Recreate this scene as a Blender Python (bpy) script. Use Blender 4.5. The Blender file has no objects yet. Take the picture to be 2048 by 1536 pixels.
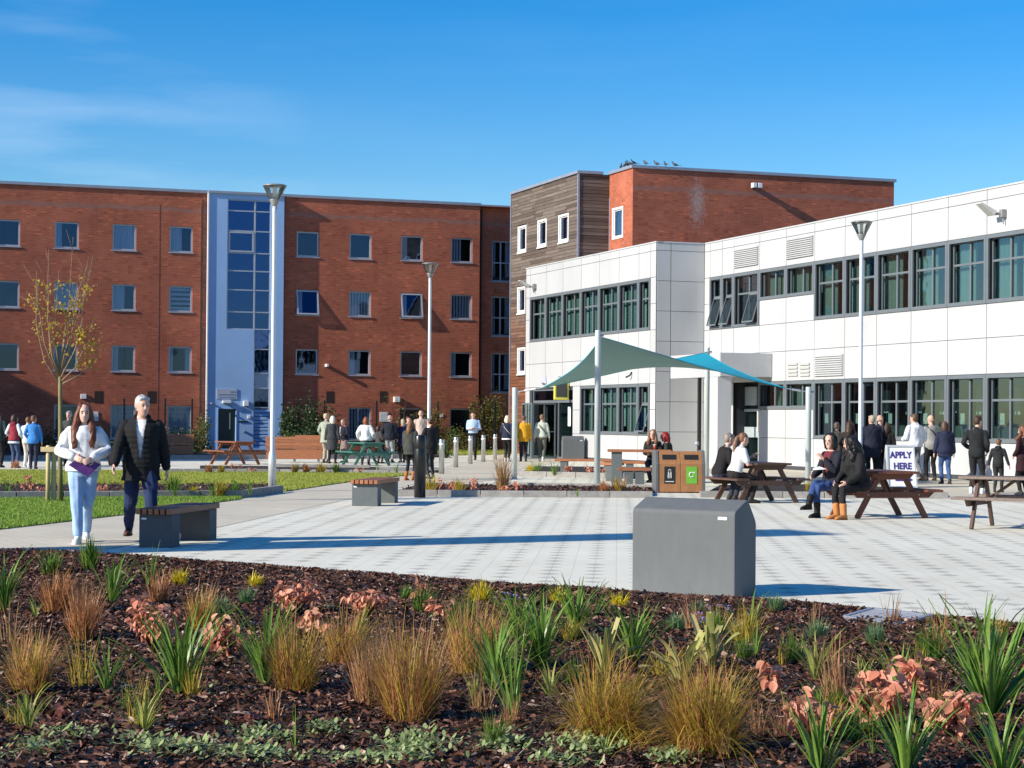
import bpy, bmesh, math, random
import numpy as np
from mathutils import Vector, Matrix, noise as mnoise

rnd = random.Random(7)
SC = bpy.context.scene
COL = SC.collection
V = Vector

# ------------------------------------------------------------------ camera
FPX = 3900.0            # focal length in photograph pixels (2048 wide)
CAMH = 1.52
ROLL = 0.0080
PITCH = math.atan(40.0 / FPX)
SHIFT = 32.0
_fw = V((0, math.cos(PITCH), math.sin(PITCH)))
_up0 = V((0, -math.sin(PITCH), math.cos(PITCH)))
_x0 = V((1, 0, 0))
_r = _x0 * math.cos(ROLL) + _up0 * math.sin(ROLL)
_u = _up0 * math.cos(ROLL) - _x0 * math.sin(ROLL)
CAMP = V((0, 0, CAMH))
cam = bpy.data.cameras.new('camera')
cam.sensor_width = 36.0
cam.sensor_fit = 'HORIZONTAL'
cam.lens = FPX / 2048.0 * 36.0
cam.shift_y = SHIFT / 2048.0
cam.clip_end = 3000.0
camo = bpy.data.objects.new('camera', cam)
COL.objects.link(camo)
mw = Matrix.Identity(4)
for i in range(3):
    mw[i][0] = _r[i]; mw[i][1] = _u[i]; mw[i][2] = -_fw[i]; mw[i][3] = CAMP[i]
camo.matrix_world = mw
SC.camera = camo

# ------------------------------------------------------------------ sky, sun, exposure
SUN_AZ = math.radians(28.5)        # shadows run this far away from +X
SUN_EL = math.radians(25.5)
w = bpy.data.worlds.new('World'); SC.world = w; w.use_nodes = True
nt = w.node_tree
bg = nt.nodes['Background']
sky = nt.nodes.new('ShaderNodeTexSky')
sky.sky_type = 'NISHITA'; sky.sun_disc = False
sky.sun_elevation = SUN_EL
sky.sun_rotation = math.atan2(-math.cos(SUN_AZ), -math.sin(SUN_AZ)) % (2 * math.pi)
sky.altitude = 100.0; sky.air_density = 1.0; sky.dust_density = 0.35; sky.ozone_density = 3.5
# thin cirrus streaks spread over the whole sky
tc = nt.nodes.new('ShaderNodeTexCoord')
mp = nt.nodes.new('ShaderNodeMapping'); mp.inputs['Scale'].default_value = (2.5, 1.0, 16.0)
mp.inputs['Rotation'].default_value = (0, 0.30, 0)
mp.inputs['Location'].default_value = (0.62, 0.2, 0.42)
nz = nt.nodes.new('ShaderNodeTexNoise'); nz.inputs['Scale'].default_value = 2.2
nz.inputs['Detail'].default_value = 5.0; nz.inputs['Roughness'].default_value = 0.5
rp = nt.nodes.new('ShaderNodeValToRGB')
rp.color_ramp.elements[0].position = 0.47; rp.color_ramp.elements[0].color = (0, 0, 0, 1)
rp.color_ramp.elements[1].position = 0.82; rp.color_ramp.elements[1].color = (0.20, 0.20, 0.20, 1)
mx = nt.nodes.new('ShaderNodeMix'); mx.data_type = 'RGBA'
hs = nt.nodes.new('ShaderNodeHueSaturation'); hs.inputs['Saturation'].default_value = 1.5; hs.inputs['Hue'].default_value = 0.508
nt.links.new(tc.outputs['Generated'], mp.inputs['Vector'])
nt.links.new(mp.outputs['Vector'], nz.inputs['Vector'])
nt.links.new(nz.outputs['Fac'], rp.inputs['Fac'])
# the streaks thicken into one faint wisp low on the left
dp = nt.nodes.new('ShaderNodeVectorMath'); dp.operation = 'DOT_PRODUCT'
dp.inputs[1].default_value = V((-.235, .965, .118)).normalized()
nt.links.new(tc.outputs['Generated'], dp.inputs[0])
mr = nt.nodes.new('ShaderNodeMapRange'); mr.inputs['From Min'].default_value = .990; mr.inputs['From Max'].default_value = .9995
mr.inputs['To Min'].default_value = .12; mr.inputs['To Max'].default_value = 1.0
nt.links.new(dp.outputs['Value'], mr.inputs['Value'])
mm = nt.nodes.new('ShaderNodeMath'); mm.operation = 'MULTIPLY'
nt.links.new(rp.outputs['Color'], mm.inputs[0]); nt.links.new(mr.outputs[0], mm.inputs[1])
nt.links.new(mm.outputs[0], mx.inputs['Factor'])
nt.links.new(sky.outputs['Color'], hs.inputs['Color'])
nt.links.new(hs.outputs['Color'], mx.inputs['A'])
mx.inputs['B'].default_value = (8.5, 9.0, 9.8, 1)
nt.links.new(mx.outputs['Result'], bg.inputs['Color'])
bg.inputs['Strength'].default_value = 0.108
sl = bpy.data.lights.new('sun', 'SUN'); sl.energy = 4.6; sl.angle = math.radians(0.55); sl.color = (1.0, 0.93, 0.80)
so = bpy.data.objects.new('sun', sl); COL.objects.link(so)
SUND = V((math.cos(SUN_AZ) * math.cos(SUN_EL), math.sin(SUN_AZ) * math.cos(SUN_EL), -math.sin(SUN_EL)))
so.rotation_euler = SUND.to_track_quat('-Z', 'Y').to_euler()
so.location = (-30, -20, 30)
SC.view_settings.view_transform = 'Standard'
SC.view_settings.look = 'None'
SC.view_settings.gamma = 1.0
SC.view_settings.exposure = 0.56
SC.view_settings.use_curve_mapping = False
SC.render.engine = 'CYCLES'
SC.cycles.max_bounces = 4
SC.cycles.diffuse_bounces = 3
SC.cycles.glossy_bounces = 2
SC.cycles.transparent_max_bounces = 8
SC.cycles.caustics_reflective = False
SC.cycles.caustics_refractive = False

# ------------------------------------------------------------------ pixel -> place helpers
def ray(x, y):
    return (_r * (x - 1024.0) + _u * (768.0 - y + SHIFT) + _fw * FPX)
def G(x, y, z=0.0):
    d = ray(x, y)
    return CAMP + d * ((z - CAMH) / d.z)
def at(x, y, Y):
    d = ray(x, y)
    return CAMP + d * (Y / d.y)
def onplane(x, y, P, n):
    d = ray(x, y)
    return CAMP + d * (n.dot(P - CAMP) / n.dot(d))

_va = ray(-350, 829); A = V((_va.x, _va.y, 0)).normalized()
B = V((A.y, -A.x, 0))
class Wall:
    def __init__(s, P, d, n):
        s.P = V((P[0], P[1], 0)); s.d = d; s.n = n
    def pt(s, u, z, off=0.0):
        return s.P + s.d * u + s.n * off + V((0, 0, z))
    def uz(s, x, y, off=0.0):
        p = onplane(x, y, s.P + s.n * off, s.n)
        return (p - s.P).dot(s.d), p.z
    def u(s, x, y=700):
        return s.uz(x, y)[0]

# ------------------------------------------------------------------ objects
def tag(o, label=None, cat=None, group=None, kind=None):
    if label: o['label'] = label
    if cat: o['category'] = cat
    if group: o['group'] = group
    if kind: o['kind'] = kind
    return o
def empty(name, loc=(0, 0, 0), rz=0.0, label=None, cat=None, group=None):
    o = bpy.data.objects.new(name, None); COL.objects.link(o)
    o.location = loc; o.rotation_euler = (0, 0, rz); o.empty_display_size = 0.2
    return tag(o, label, cat, group)
def link(name, me, parent=None, world=False):
    o = bpy.data.objects.new(name, me); COL.objects.link(o)
    if parent is not None:
        o.parent = parent
        if world:
            o.matrix_parent_inverse = pinv(parent)
    return o
def mworld(o):
    m = Matrix.LocRotScale(o.location, o.rotation_euler, o.scale)
    if o.parent is not None:
        return mworld(o.parent) @ o.matrix_parent_inverse @ m
    return m
def pinv(p):
    return mworld(p).inverted()
def copy_tree(o, parent=None):
    c = o.copy(); COL.objects.link(c); c.parent = parent
    for ch in list(o.children):
        copy_tree(ch, c)
    return c

class MB:
    """collects polygons; build() links them as one mesh object"""
    def __init__(s):
        s.v = []; s.f = []; s.m = []
    def add(s, vs, fs, mi=0):
        b = len(s.v); s.v.extend([tuple(p) for p in vs])
        for f in fs:
            s.f.append(tuple(b + i for i in f)); s.m.append(mi)
        return s
    def quad(s, a, b, c, d, mi=0):
        return s.add([a, b, c, d], [(0, 1, 2, 3)], mi)
    def hexa(s, p, mi=0):
        return s.add(p, [(0, 3, 2, 1), (4, 5, 6, 7), (0, 1, 5, 4), (1, 2, 6, 5), (2, 3, 7, 6), (3, 0, 4, 7)], mi)
    def box(s, lo, hi, mi=0):
        x0, y0, z0 = lo; x1, y1, z1 = hi
        return s.hexa([(x0, y0, z0), (x1, y0, z0), (x1, y1, z0), (x0, y1, z0), (x0, y0, z1), (x1, y0, z1), (x1, y1, z1), (x0, y1, z1)], mi)
    def wbox(s, W, u0, u1, z0, z1, o0, o1, mi=0):
        return s.hexa([W.pt(u0, z0, o0), W.pt(u1, z0, o0), W.pt(u1, z0, o1), W.pt(u0, z0, o1),
                       W.pt(u0, z1, o0), W.pt(u1, z1, o0), W.pt(u1, z1, o1), W.pt(u0, z1, o1)], mi)
    def bar(s, a, b, wx, wy, up=V((0, 0, 1)), mi=0):
        a = V(a); b = V(b); t = (b - a).normalized()
        x = t.cross(up)
        if x.length < 1e-4: x = t.cross(V((0, 1, 0)))
        x.normalize(); y = x.cross(t).normalized()
        x = x * wx * .5; y = y * wy * .5
        return s.hexa([a - x - y, a + x - y, a + x + y, a - x + y, b - x - y, b + x - y, b + x + y, b - x + y], mi)
    def tube(s, pts, rads, n=10, caps=True, mi=0):
        pts = [V(p) for p in pts]
        if not hasattr(rads, '__len__'): rads = [rads] * len(pts)
        rings = []
        ref = None
        b = len(s.v)
        for i, p in enumerate(pts):
            t = (pts[min(i + 1, len(pts) - 1)] - pts[max(i - 1, 0)])
            if t.length < 1e-9: t = V((0, 0, 1))
            t.normalize()
            if ref is None:
                ref = V((1, 0, 0)) if abs(t.x) < .8 else V((0, 1, 0))
            x = (ref - t * ref.dot(t)).normalized(); y = t.cross(x)
            ref = x
            for k in range(n):
                a = 2 * math.pi * k / n
                s.v.append(tuple(p + (x * math.cos(a) + y * math.sin(a)) * rads[i]))
        for i in range(len(pts) - 1):
            for k in range(n):
                k2 = (k + 1) % n
                s.f.append((b + i * n + k, b + i * n + k2, b + (i + 1) * n + k2, b + (i + 1) * n + k)); s.m.append(mi)
        if caps:
            s.f.append(tuple(b + k for k in reversed(range(n)))); s.m.append(mi)
            e = b + (len(pts) - 1) * n
            s.f.append(tuple(e + k for k in range(n))); s.m.append(mi)
        return s
    def lathe(s, prof, c=(0, 0, 0), n=20, mi=0):
        return s.tube([(c[0], c[1], c[2] + z) for r, z in prof], [max(r, 1e-4) for r, z in prof], n, True, mi)
    def loft(s, rings, n=14, mi=0, caps=True):
        """rings of (centre, axis a, axis b) ellipses"""
        b = len(s.v)
        for c, a_, b_ in rings:
            for k in range(n):
                t = 2 * math.pi * k / n
                s.v.append(tuple(c + a_ * math.cos(t) + b_ * math.sin(t)))
        for i in range(len(rings) - 1):
            for k in range(n):
                k2 = (k + 1) % n
                s.f.append((b + i * n + k, b + i * n + k2, b + (i + 1) * n + k2, b + (i + 1) * n + k)); s.m.append(mi)
        if caps:
            s.f.append(tuple(b + k for k in reversed(range(n)))); s.m.append(mi)
            e = b + (len(rings) - 1) * n
            s.f.append(tuple(e + k for k in range(n))); s.m.append(mi)
        return s
    def ball(s, c, r, n=12, m=8, mi=0):
        if not hasattr(r, '__len__'): r = (r, r, r)
        c = V(c); rings = []
        for i in range(m + 1):
            a = -math.pi / 2 + math.pi * i / m
            q = max(math.cos(a), .02)
            rings.append((c + V((0, 0, r[2] * math.sin(a))), V((r[0] * q, 0, 0)), V((0, r[1] * q, 0))))
        return s.loft(rings, n, mi)
    def xform(s, M):
        s.v = [tuple(M @ V(p)) for p in s.v]; return s
    def mesh(s, name, mats, smooth=False):
        me = bpy.data.meshes.new(name)
        me.from_pydata(s.v, [], s.f)
        if not isinstance(mats, (list, tuple)): mats = [mats]
        for m in mats: me.materials.append(m)
        if len(mats) > 1: me.polygons.foreach_set('material_index', s.m)
        if smooth: me.polygons.foreach_set('use_smooth', [True] * len(s.f))
        me.update()
        return me
    def build(s, name, mats, parent=None, smooth=False, world=False, bevel=0.0):
        me = s.mesh(name, mats, smooth)
        if bevel > 0: bevel_mesh(me, bevel)
        return link(name, me, parent, world)

def bevel_mesh(me, w_, seg=2):
    bm = bmesh.new(); bm.from_mesh(me)
    bmesh.ops.recalc_face_normals(bm, faces=bm.faces)
    bmesh.ops.bevel(bm, geom=list(bm.edges), offset=w_, segments=seg, profile=.6, affect='EDGES', clamp_overlap=True)
    bm.to_mesh(me); bm.free()
def fix_normals(me):
    bm = bmesh.new(); bm.from_mesh(me)
    bmesh.ops.recalc_face_normals(bm, faces=bm.faces)
    bm.to_mesh(me); bm.free()

def np_mesh(name, verts, faces_flat, nper, mat, smooth=False):
    """fast mesh from numpy arrays; every face has nper corners"""
    me = bpy.data.meshes.new(name)
    nf = len(faces_flat) // nper
    me.vertices.add(len(verts)); me.loops.add(len(faces_flat)); me.polygons.add(nf)
    me.vertices.foreach_set('co', np.asarray(verts, dtype=np.float32).ravel())
    me.loops.foreach_set('vertex_index', np.asarray(faces_flat, dtype=np.int32))
    me.polygons.foreach_set('loop_start', np.arange(0, nf * nper, nper, dtype=np.int32))
    me.polygons.foreach_set('loop_total', np.full(nf, nper, dtype=np.int32))
    if smooth: me.polygons.foreach_set('use_smooth', np.ones(nf, dtype=bool))
    me.update(calc_edges=True)
    for m in (mat if isinstance(mat, (list, tuple)) else [mat]): me.materials.append(m)
    return me

# ------------------------------------------------------------------ materials
_mats = {}
class NT:
    def __init__(s, name):
        s.m = bpy.data.materials.new(name); s.m.use_nodes = True
        s.t = s.m.node_tree; s.p = s.t.nodes['Principled BSDF']; s.out = s.t.nodes['Material Output']
    def n(s, typ, **kw):
        nd = s.t.nodes.new(typ)
        for k, v in kw.items(): setattr(nd, k, v)
        return nd
    def l(s, a, b): s.t.links.new(a, b)
    def math(s, op, a, b=None, clamp=False):
        nd = s.n('ShaderNodeMath', operation=op); nd.use_clamp = clamp
        for i, q in enumerate((a, b)):
            if q is None: continue
            if isinstance(q, (int, float)): nd.inputs[i].default_value = q
            else: s.l(q, nd.inputs[i])
        return nd.outputs[0]
    def mix(s, f, a, b, mode='MIX'):
        nd = s.n('ShaderNodeMix', data_type='RGBA', blend_type=mode)
        for nm, q in (('Factor', f), ('A', a), ('B', b)):
            if isinstance(q, (int, float)): nd.inputs[nm].default_value = q
            elif isinstance(q, tuple): nd.inputs[nm].default_value = (*q[:3], 1)
            else: s.l(q, nd.inputs[nm])
        return nd.outputs['Result']
    def obj(s):
        return s.n('ShaderNodeTexCoord').outputs['Object']
    def noise(s, vec, scale, detail=3.0, rough=.55):
        nd = s.n('ShaderNodeTexNoise'); nd.inputs['Scale'].default_value = scale
        nd.inputs['Detail'].default_value = detail; nd.inputs['Roughness'].default_value = rough
        s.l(vec, nd.inputs['Vector']); return nd.outputs['Fac']
    def mapv(s, vec, scale=(1, 1, 1), rot=(0, 0, 0), loc=(0, 0, 0)):
        nd = s.n('ShaderNodeMapping'); nd.inputs['Scale'].default_value = scale
        nd.inputs['Rotation'].default_value = rot; nd.inputs['Location'].default_value = loc
        s.l(vec, nd.inputs['Vector']); return nd.outputs[0]
    def ramp(s, f, p0, p1, c0=(0, 0, 0), c1=(1, 1, 1)):
        nd = s.n('ShaderNodeValToRGB'); e = nd.color_ramp.elements
        e[0].position = p0; e[1].position = p1; e[0].color = (*c0, 1); e[1].color = (*c1, 1)
        s.l(f, nd.inputs['Fac']); return nd.outputs['Color']
    def bump(s, h, strength=.3, dist=.01):
        nd = s.n('ShaderNodeBump'); nd.inputs['Strength'].default_value = strength
        nd.inputs['Distance'].default_value = dist
        s.l(h, nd.inputs['Height']); s.l(nd.outputs[0], s.p.inputs['Normal'])
    def base(s, c):
        if isinstance(c, tuple): s.p.inputs['Base Color'].default_value = (*c, 1)
        else: s.l(c, s.p.inputs['Base Color'])
    def dot(s, vec, d):
        nd = s.n('ShaderNodeVectorMath', operation='DOT_PRODUCT'); s.l(vec, nd.inputs[0]); nd.inputs[1].default_value = d
        return nd.outputs['Value']
    def comb(s, x, y, z=0.0):
        nd = s.n('ShaderNodeCombineXYZ')
        for i, q in enumerate((x, y, z)):
            if isinstance(q, (int, float)): nd.inputs[i].default_value = q
            else: s.l(q, nd.inputs[i])
        return nd.outputs[0]

def mul(c, k): return tuple(min(1.0, max(0.0, q * k)) for q in c)
def M(name, col, rough=.6, var=.15, scale=6.0, metal=0.0, bump=0.0, bscale=60.0, island=0.0, spec=.5, stretch=None, objrand=0.0, bdist=.004):
    if name in _mats: return _mats[name]
    q = NT(name); v = q.obj()
    if stretch: v2 = q.mapv(v, stretch)
    else: v2 = v
    f = q.noise(v2, scale, 4.0, .6)
    f = q.ramp(f, .3, .7)
    c = q.mix(f, mul(col, 1 - var), mul(col, 1 + var))
    if island > 0:
        g = q.n('ShaderNodeNewGeometry').outputs['Random Per Island']
        c = q.mix(g, q.mix(1.0, c, (1 - island,) * 3, 'MULTIPLY'), q.mix(1.0, c, (1 + island,) * 3, 'MULTIPLY'))
    if objrand > 0:
        g = q.n('ShaderNodeObjectInfo').outputs['Random']
        c = q.mix(g, q.mix(1.0, c, (1 - objrand,) * 3, 'MULTIPLY'), q.mix(1.0, c, (1 + objrand,) * 3, 'MULTIPLY'))
    q.base(c)
    q.p.inputs['Roughness'].default_value = rough
    q.p.inputs['Metallic'].default_value = metal
    q.p.inputs['Specular IOR Level'].default_value = spec
    if bump > 0: q.bump(q.noise(v2, bscale, 4.0, .65), bump, bdist)
    _mats[name] = q.m
    return q.m

def leafmat(name, c0, c1, trans=.35, rough=.5, island=True):
    if name in _mats: return _mats[name]
    q = NT(name)
    g = q.n('ShaderNodeNewGeometry').outputs['Random Per Island'] if island else q.n('ShaderNodeObjectInfo').outputs['Random']
    c = q.mix(g, c0, c1)
    n_ = q.noise(q.obj(), 30.0, 2.0)
    c = q.mix(q.ramp(n_, .35, .75), c, q.mix(1.0, c, (.72, .72, .72), 'MULTIPLY'))
    q.base(c); q.p.inputs['Roughness'].default_value = rough
    q.p.inputs['Specular IOR Level'].default_value = .35
    tr = q.n('ShaderNodeBsdfTranslucent'); q.l(c, tr.inputs['Color'])
    ms = q.n('ShaderNodeMixShader'); ms.inputs[0].default_value = trans
    q.l(q.p.outputs[0], ms.inputs[1]); q.l(tr.outputs[0], ms.inputs[2]); q.l(ms.outputs[0], q.out.inputs['Surface'])
    _mats[name] = q.m
    return q.m

def brickmat(name, d, c1, c2, mortar, stain=True):
    q = NT(name); v = q.obj()
    u = q.dot(v, (d.x, d.y, 0)); sx = q.n('ShaderNodeSeparateXYZ'); q.l(v, sx.inputs[0]); z = sx.outputs['Z']
    uv = q.comb(u, z)
    bt = q.n('ShaderNodeTexBrick'); q.l(uv, bt.inputs['Vector'])
    bt.inputs['Scale'].default_value = 1.0
    bt.inputs['Brick Width'].default_value = .225; bt.inputs['Row Height'].default_value = .075
    bt.inputs['Mortar Size'].default_value = .006; bt.inputs['Mortar Smooth'].default_value = .2
    bt.inputs['Color1'].default_value = (*c1, 1); bt.inputs['Color2'].default_value = (*c2, 1); bt.inputs['Mortar'].default_value = (*mortar, 1)
    # sparse pale and dark individual bricks
    wn = q.n('ShaderNodeTexWhiteNoise', noise_dimensions='2D')
    cell = q.comb(q.math('FLOOR', q.math('MULTIPLY', u, 1 / .225)), q.math('FLOOR', q.math('MULTIPLY', z, 1 / .075)))
    q.l(cell, wn.inputs['Vector'])
    c = q.mix(q.math('MULTIPLY', q.math('GREATER_THAN', wn.outputs['Value'], .955), .45), bt.outputs['Color'], mul(c1, 1.6))
    c = q.mix(q.math('MULTIPLY', q.math('LESS_THAN', wn.outputs['Value'], .08), .5), c, mul(c2, .7))
    big = q.noise(uv, .55, 5.0, .6)
    c = q.mix(q.ramp(big, .35, .7), q.mix(1.0, c, (.80, .78, .78), 'MULTIPLY'), q.mix(1.0, c, (1.12, 1.1, 1.08), 'MULTIPLY'))
    streak = q.noise(q.mapv(uv, (2.2, .12, 1)), 1.0, 4.0, .6)
    c = q.mix(q.ramp(streak, .52, .80), c, q.mix(1.0, c, (.88, .87, .88), 'MULTIPLY'))
    if stain:
        b0 = q.math('SUBTRACT', z, 10.98)
        wob = q.math('MULTIPLY', q.math('SUBTRACT', q.noise(uv, 1.3, 4.0), .5), .35)
        band = q.math('SUBTRACT', 1.0, q.math('MULTIPLY', q.math('ABSOLUTE', q.math('ADD', b0, wob)), 7.0), True)
        c = q.mix(q.math('MULTIPLY', band, q.noise(uv, 4.0, 3.0)), c, (.20, .17, .16))
    q.base(c); q.p.inputs['Roughness'].default_value = .85
    q.p.inputs['Specular IOR Level'].default_value = .25
    q.bump(bt.outputs['Fac'], -.25, .006)
    _mats[name] = q.m
    return q.m

def glassmat(name, tint=(.55, .66, .66), refl=.22, rough=.02, rc=(.92, .96, 1), fk=1.0):
    if name in _mats: return _mats[name]
    q = NT(name)
    tr = q.n('ShaderNodeBsdfTransparent'); tr.inputs['Color'].default_value = (*tint, 1)
    gl = q.n('ShaderNodeBsdfGlossy'); gl.inputs['Roughness'].default_value = rough; gl.inputs['Color'].default_value = (*rc, 1)
    lw = q.n('ShaderNodeFresnel'); lw.inputs['IOR'].default_value = 1.5
    nz_ = q.noise(q.obj(), 1.2, 2.0)
    nb = q.n('ShaderNodeBump'); nb.inputs['Strength'].default_value = .06; nb.inputs['Distance'].default_value = .05
    q.l(nz_, nb.inputs['Height']); q.l(nb.outputs[0], gl.inputs['Normal'])
    f = q.math('ADD', q.math('MULTIPLY', lw.outputs[0], fk), refl, True)
    ms = q.n('ShaderNodeMixShader'); q.l(f, ms.inputs[0]); q.l(tr.outputs[0], ms.inputs[1]); q.l(gl.outputs[0], ms.inputs[2])
    q.l(ms.outputs[0], q.out.inputs['Surface'])
    _mats[name] = q.m
    return q.m
# ------------------------------------------------------------------ ground materials
def pavingmat():
    q = NT('grey_block_paving'); v = q.obj()
    d = ray(1235, 841.5); d = V((d.x, d.y, 0)).normalized(); e = V((d.y, -d.x, 0))
    T = .444
    a = q.math('MULTIPLY', q.dot(v, (e.x, e.y, 0)), 1 / T); b = q.math('MULTIPLY', q.dot(v, (d.x, d.y, 0)), 1 / T)
    fa = q.math('FLOOR', a); fb = q.math('FLOOR', b)
    ra = q.math('FRACT', a); rb = q.math('FRACT', b)
    dia = q.math('ADD', q.math('ABSOLUTE', q.math('SUBTRACT', ra, .5)), q.math('MULTIPLY', q.math('ABSOLUTE', q.math('SUBTRACT', rb, .5)), .85))
    ra2 = q.math('FRACT', q.math('MULTIPLY', a, 2)); rb2 = q.math('FRACT', q.math('MULTIPLY', b, 2))
    wn = q.n('ShaderNodeTexWhiteNoise', noise_dimensions='2D'); q.l(q.comb(fa, fb), wn.inputs['Vector'])
    dark = q.math('MULTIPLY', q.math('MULTIPLY', q.math('SUBTRACT', .29, dia), 14.0, True), q.math('GREATER_THAN', wn.outputs['Value'], .10))
    ja = q.math('GREATER_THAN', q.math('ABSOLUTE', q.math('SUBTRACT', ra2, .5)), .480)
    jb = q.math('GREATER_THAN', q.math('ABSOLUTE', q.math('SUBTRACT', rb2, .5)), .480)
    j = q.math('MAXIMUM', ja, jb)
    base = q.mix(wn.outputs['Value'], (.79, .755, .615), (.83, .79, .655))
    c = q.mix(dark, base, q.mix(wn.outputs['Value'], (.50, .475, .39), (.60, .57, .47)))
    c = q.mix(q.math('MULTIPLY', j, .35), c, (.38, .36, .32))
    big = q.noise(v, .35, 5.0, .6)
    c = q.mix(q.ramp(big, .3, .72), q.mix(1.0, c, (.90, .89, .87), 'MULTIPLY'), q.mix(1.0, c, (1.04, 1.04, 1.03), 'MULTIPLY'))
    sp = q.noise(v, 2.6, 6.0, .7)
    c = q.mix(q.ramp(sp, .62, .80), c, q.mix(1.0, c, (.86, .85, .83), 'MULTIPLY'))
    vo = q.n('ShaderNodeTexVoronoi'); vo.inputs['Scale'].default_value = 1.1; q.l(v, vo.inputs['Vector'])
    c = q.mix(q.math('MULTIPLY', q.math('LESS_THAN', vo.outputs['Distance'], .045), .35), c, (.34, .32, .28))
    st = q.noise(q.mapv(v, (.5, .12, 1)), 1.6, 5.0, .65)
    c = q.mix(q.ramp(st, .55, .75), c, q.mix(1.0, c, (.91, .90, .88), 'MULTIPLY'))
    q.base(c); q.p.inputs['Roughness'].default_value = .8; q.p.inputs['Specular IOR Level'].default_value = .3
    h = q.math('ADD', q.math('MULTIPLY', j, -1.0), q.math('MULTIPLY', wn.outputs['Value'], .5))
    q.bump(h, .35, .006)
    return q.m
def blockmat(name, d, c1, c2, mortar, bw=.2, rh=.1):
    q = NT(name); v = q.obj(); e = V((d.y, -d.x, 0))
    uv = q.comb(q.dot(v, (e.x, e.y, 0)), q.dot(v, (d.x, d.y, 0)))
    bt = q.n('ShaderNodeTexBrick'); q.l(uv, bt.inputs['Vector'])
    bt.inputs['Scale'].default_value = 1.0; bt.inputs['Brick Width'].default_value = bw; bt.inputs['Row Height'].default_value = rh
    bt.inputs['Mortar Size'].default_value = .006
    bt.inputs['Color1'].default_value = (*c1, 1); bt.inputs['Color2'].default_value = (*c2, 1); bt.inputs['Mortar'].default_value = (*mortar, 1)
    c = q.mix(q.ramp(q.noise(uv, .7, 5.0, .6), .3, .7), q.mix(1.0, bt.outputs['Color'], (.88, .87, .86), 'MULTIPLY'), q.mix(1.0, bt.outputs['Color'], (1.06, 1.05, 1.03), 'MULTIPLY'))
    q.base(c); q.p.inputs['Roughness'].default_value = .85; q.p.inputs['Specular IOR Level'].default_value = .25
    q.bump(bt.outputs['Fac'], -.3, .005)
    return q.m
m_pave = pavingmat()
m_path = blockmat('buff_block_paving', V((.35, .93, 0)).normalized(), (.70, .635, .50), (.64, .58, .455), (.42, .375, .29))
m_far = M('asphalt_ground', (.16, .155, .15), .9, .25, .4, bump=.2, bscale=30)
m_kerb = M('kerb_concrete', (.30, .285, .265), .85, .18, 9.0, bump=.25, bscale=80, objrand=.10)
m_soil = M('dark_soil', (.020, .013, .010), .95, .5, 9.0, bump=.8, bscale=26, bdist=.03)
m_grassb = M('lawn_turf', (.085, .155, .022), .9, .45, 1.6, bump=.6, bscale=40, bdist=.02)

def sheet(name, pts, z, mat, kind='structure', parent=None):
    mb = MB(); mb.add([(p[0], p[1], z) for p in pts], [tuple(range(len(pts)))])
    me = mb.mesh(name, mat); fix_normals(me)
    if me.polygons[0].normal.z < 0: me.flip_normals()
    o = link(name, me, parent)
    if parent is None: o['kind'] = kind
    return o
def gp(px): return [G(x, y) for x, y in px]

mb = MB(); mb.add([(-1200, -60, -.016), (1200, -60, -.016), (1200, 2200, -.016), (-1200, 2200, -.016)], [(0, 1, 2, 3)])
tag(mb.build('ground', m_far), kind='structure')
sheet('plaza_paving', [(-32, 5.2), (32, 5.2), (32, 98), (-32, 98)], 0.0, m_pave)
path_px = [(-160, 1086), (0, 1060), (245, 1031), (485, 998), (568, 986), (700, 965), (850, 948), (885, 938), (905, 927), (1000, 918),
           (1060, 913), (1160, 916), (1130, 924), (1042, 938), (1030, 957), (930, 966), (830, 968), (760, 985), (380, 1067), (150, 1112), (-160, 1178)]
sheet('footpath', gp(path_px), .004, m_path)
strip_px = [(1345, 938), (1500, 953), (1640, 964), (1850, 984), (1900, 994), (2200, 1020), (2200, 972), (1880, 957), (1560, 938), (1410, 929)]
sheet('footpath', gp(strip_px), .004, m_path)
lawn1_px = [(-160, 997), (490, 994), (478, 1000), (245, 1031), (0, 1060), (-160, 1086)]
lawn2_px = [(-160, 942), (0, 942), (530, 944), (850, 947), (700, 964), (568, 984), (540, 972), (-160, 975)]
lawn3_px = [(870, 912), (1000, 909), (1045, 906), (1045, 898), (870, 900)]
lawns = []
for px in (lawn1_px, lawn2_px, lawn3_px):
    lawns.append(gp(px)); sheet('lawn', lawns[-1], .012, m_grassb)

def inpoly(x, y, poly):
    c = False; n = len(poly); j = n - 1
    for i in range(n):
        xi, yi = poly[i][0], poly[i][1]; xj, yj = poly[j][0], poly[j][1]
        if (yi > y) != (yj > y) and x < (xj - xi) * (y - yi) / (yj - yi) + xi: c = not c
        j = i
    return c
def np_inpoly(X, Y, poly):
    c = np.zeros(len(X), bool); n = len(poly); j = n - 1
    for i in range(n):
        xi, yi = poly[i][0], poly[i][1]; xj, yj = poly[j][0], poly[j][1]
        hit = ((yi > Y) != (yj > Y)) & (X < (xj - xi) * (Y - yi) / (yj - yi + 1e-12) + xi)
        c ^= hit; j = i
    return c
rng = np.random.default_rng(11)
def scatter(poly, n):
    xs = [p[0] for p in poly]; ys = [p[1] for p in poly]
    X = rng.uniform(min(xs), max(xs), n); Y = rng.uniform(min(ys), max(ys), n)
    k = np_inpoly(X, Y, poly)
    return X[k], Y[k]
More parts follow.
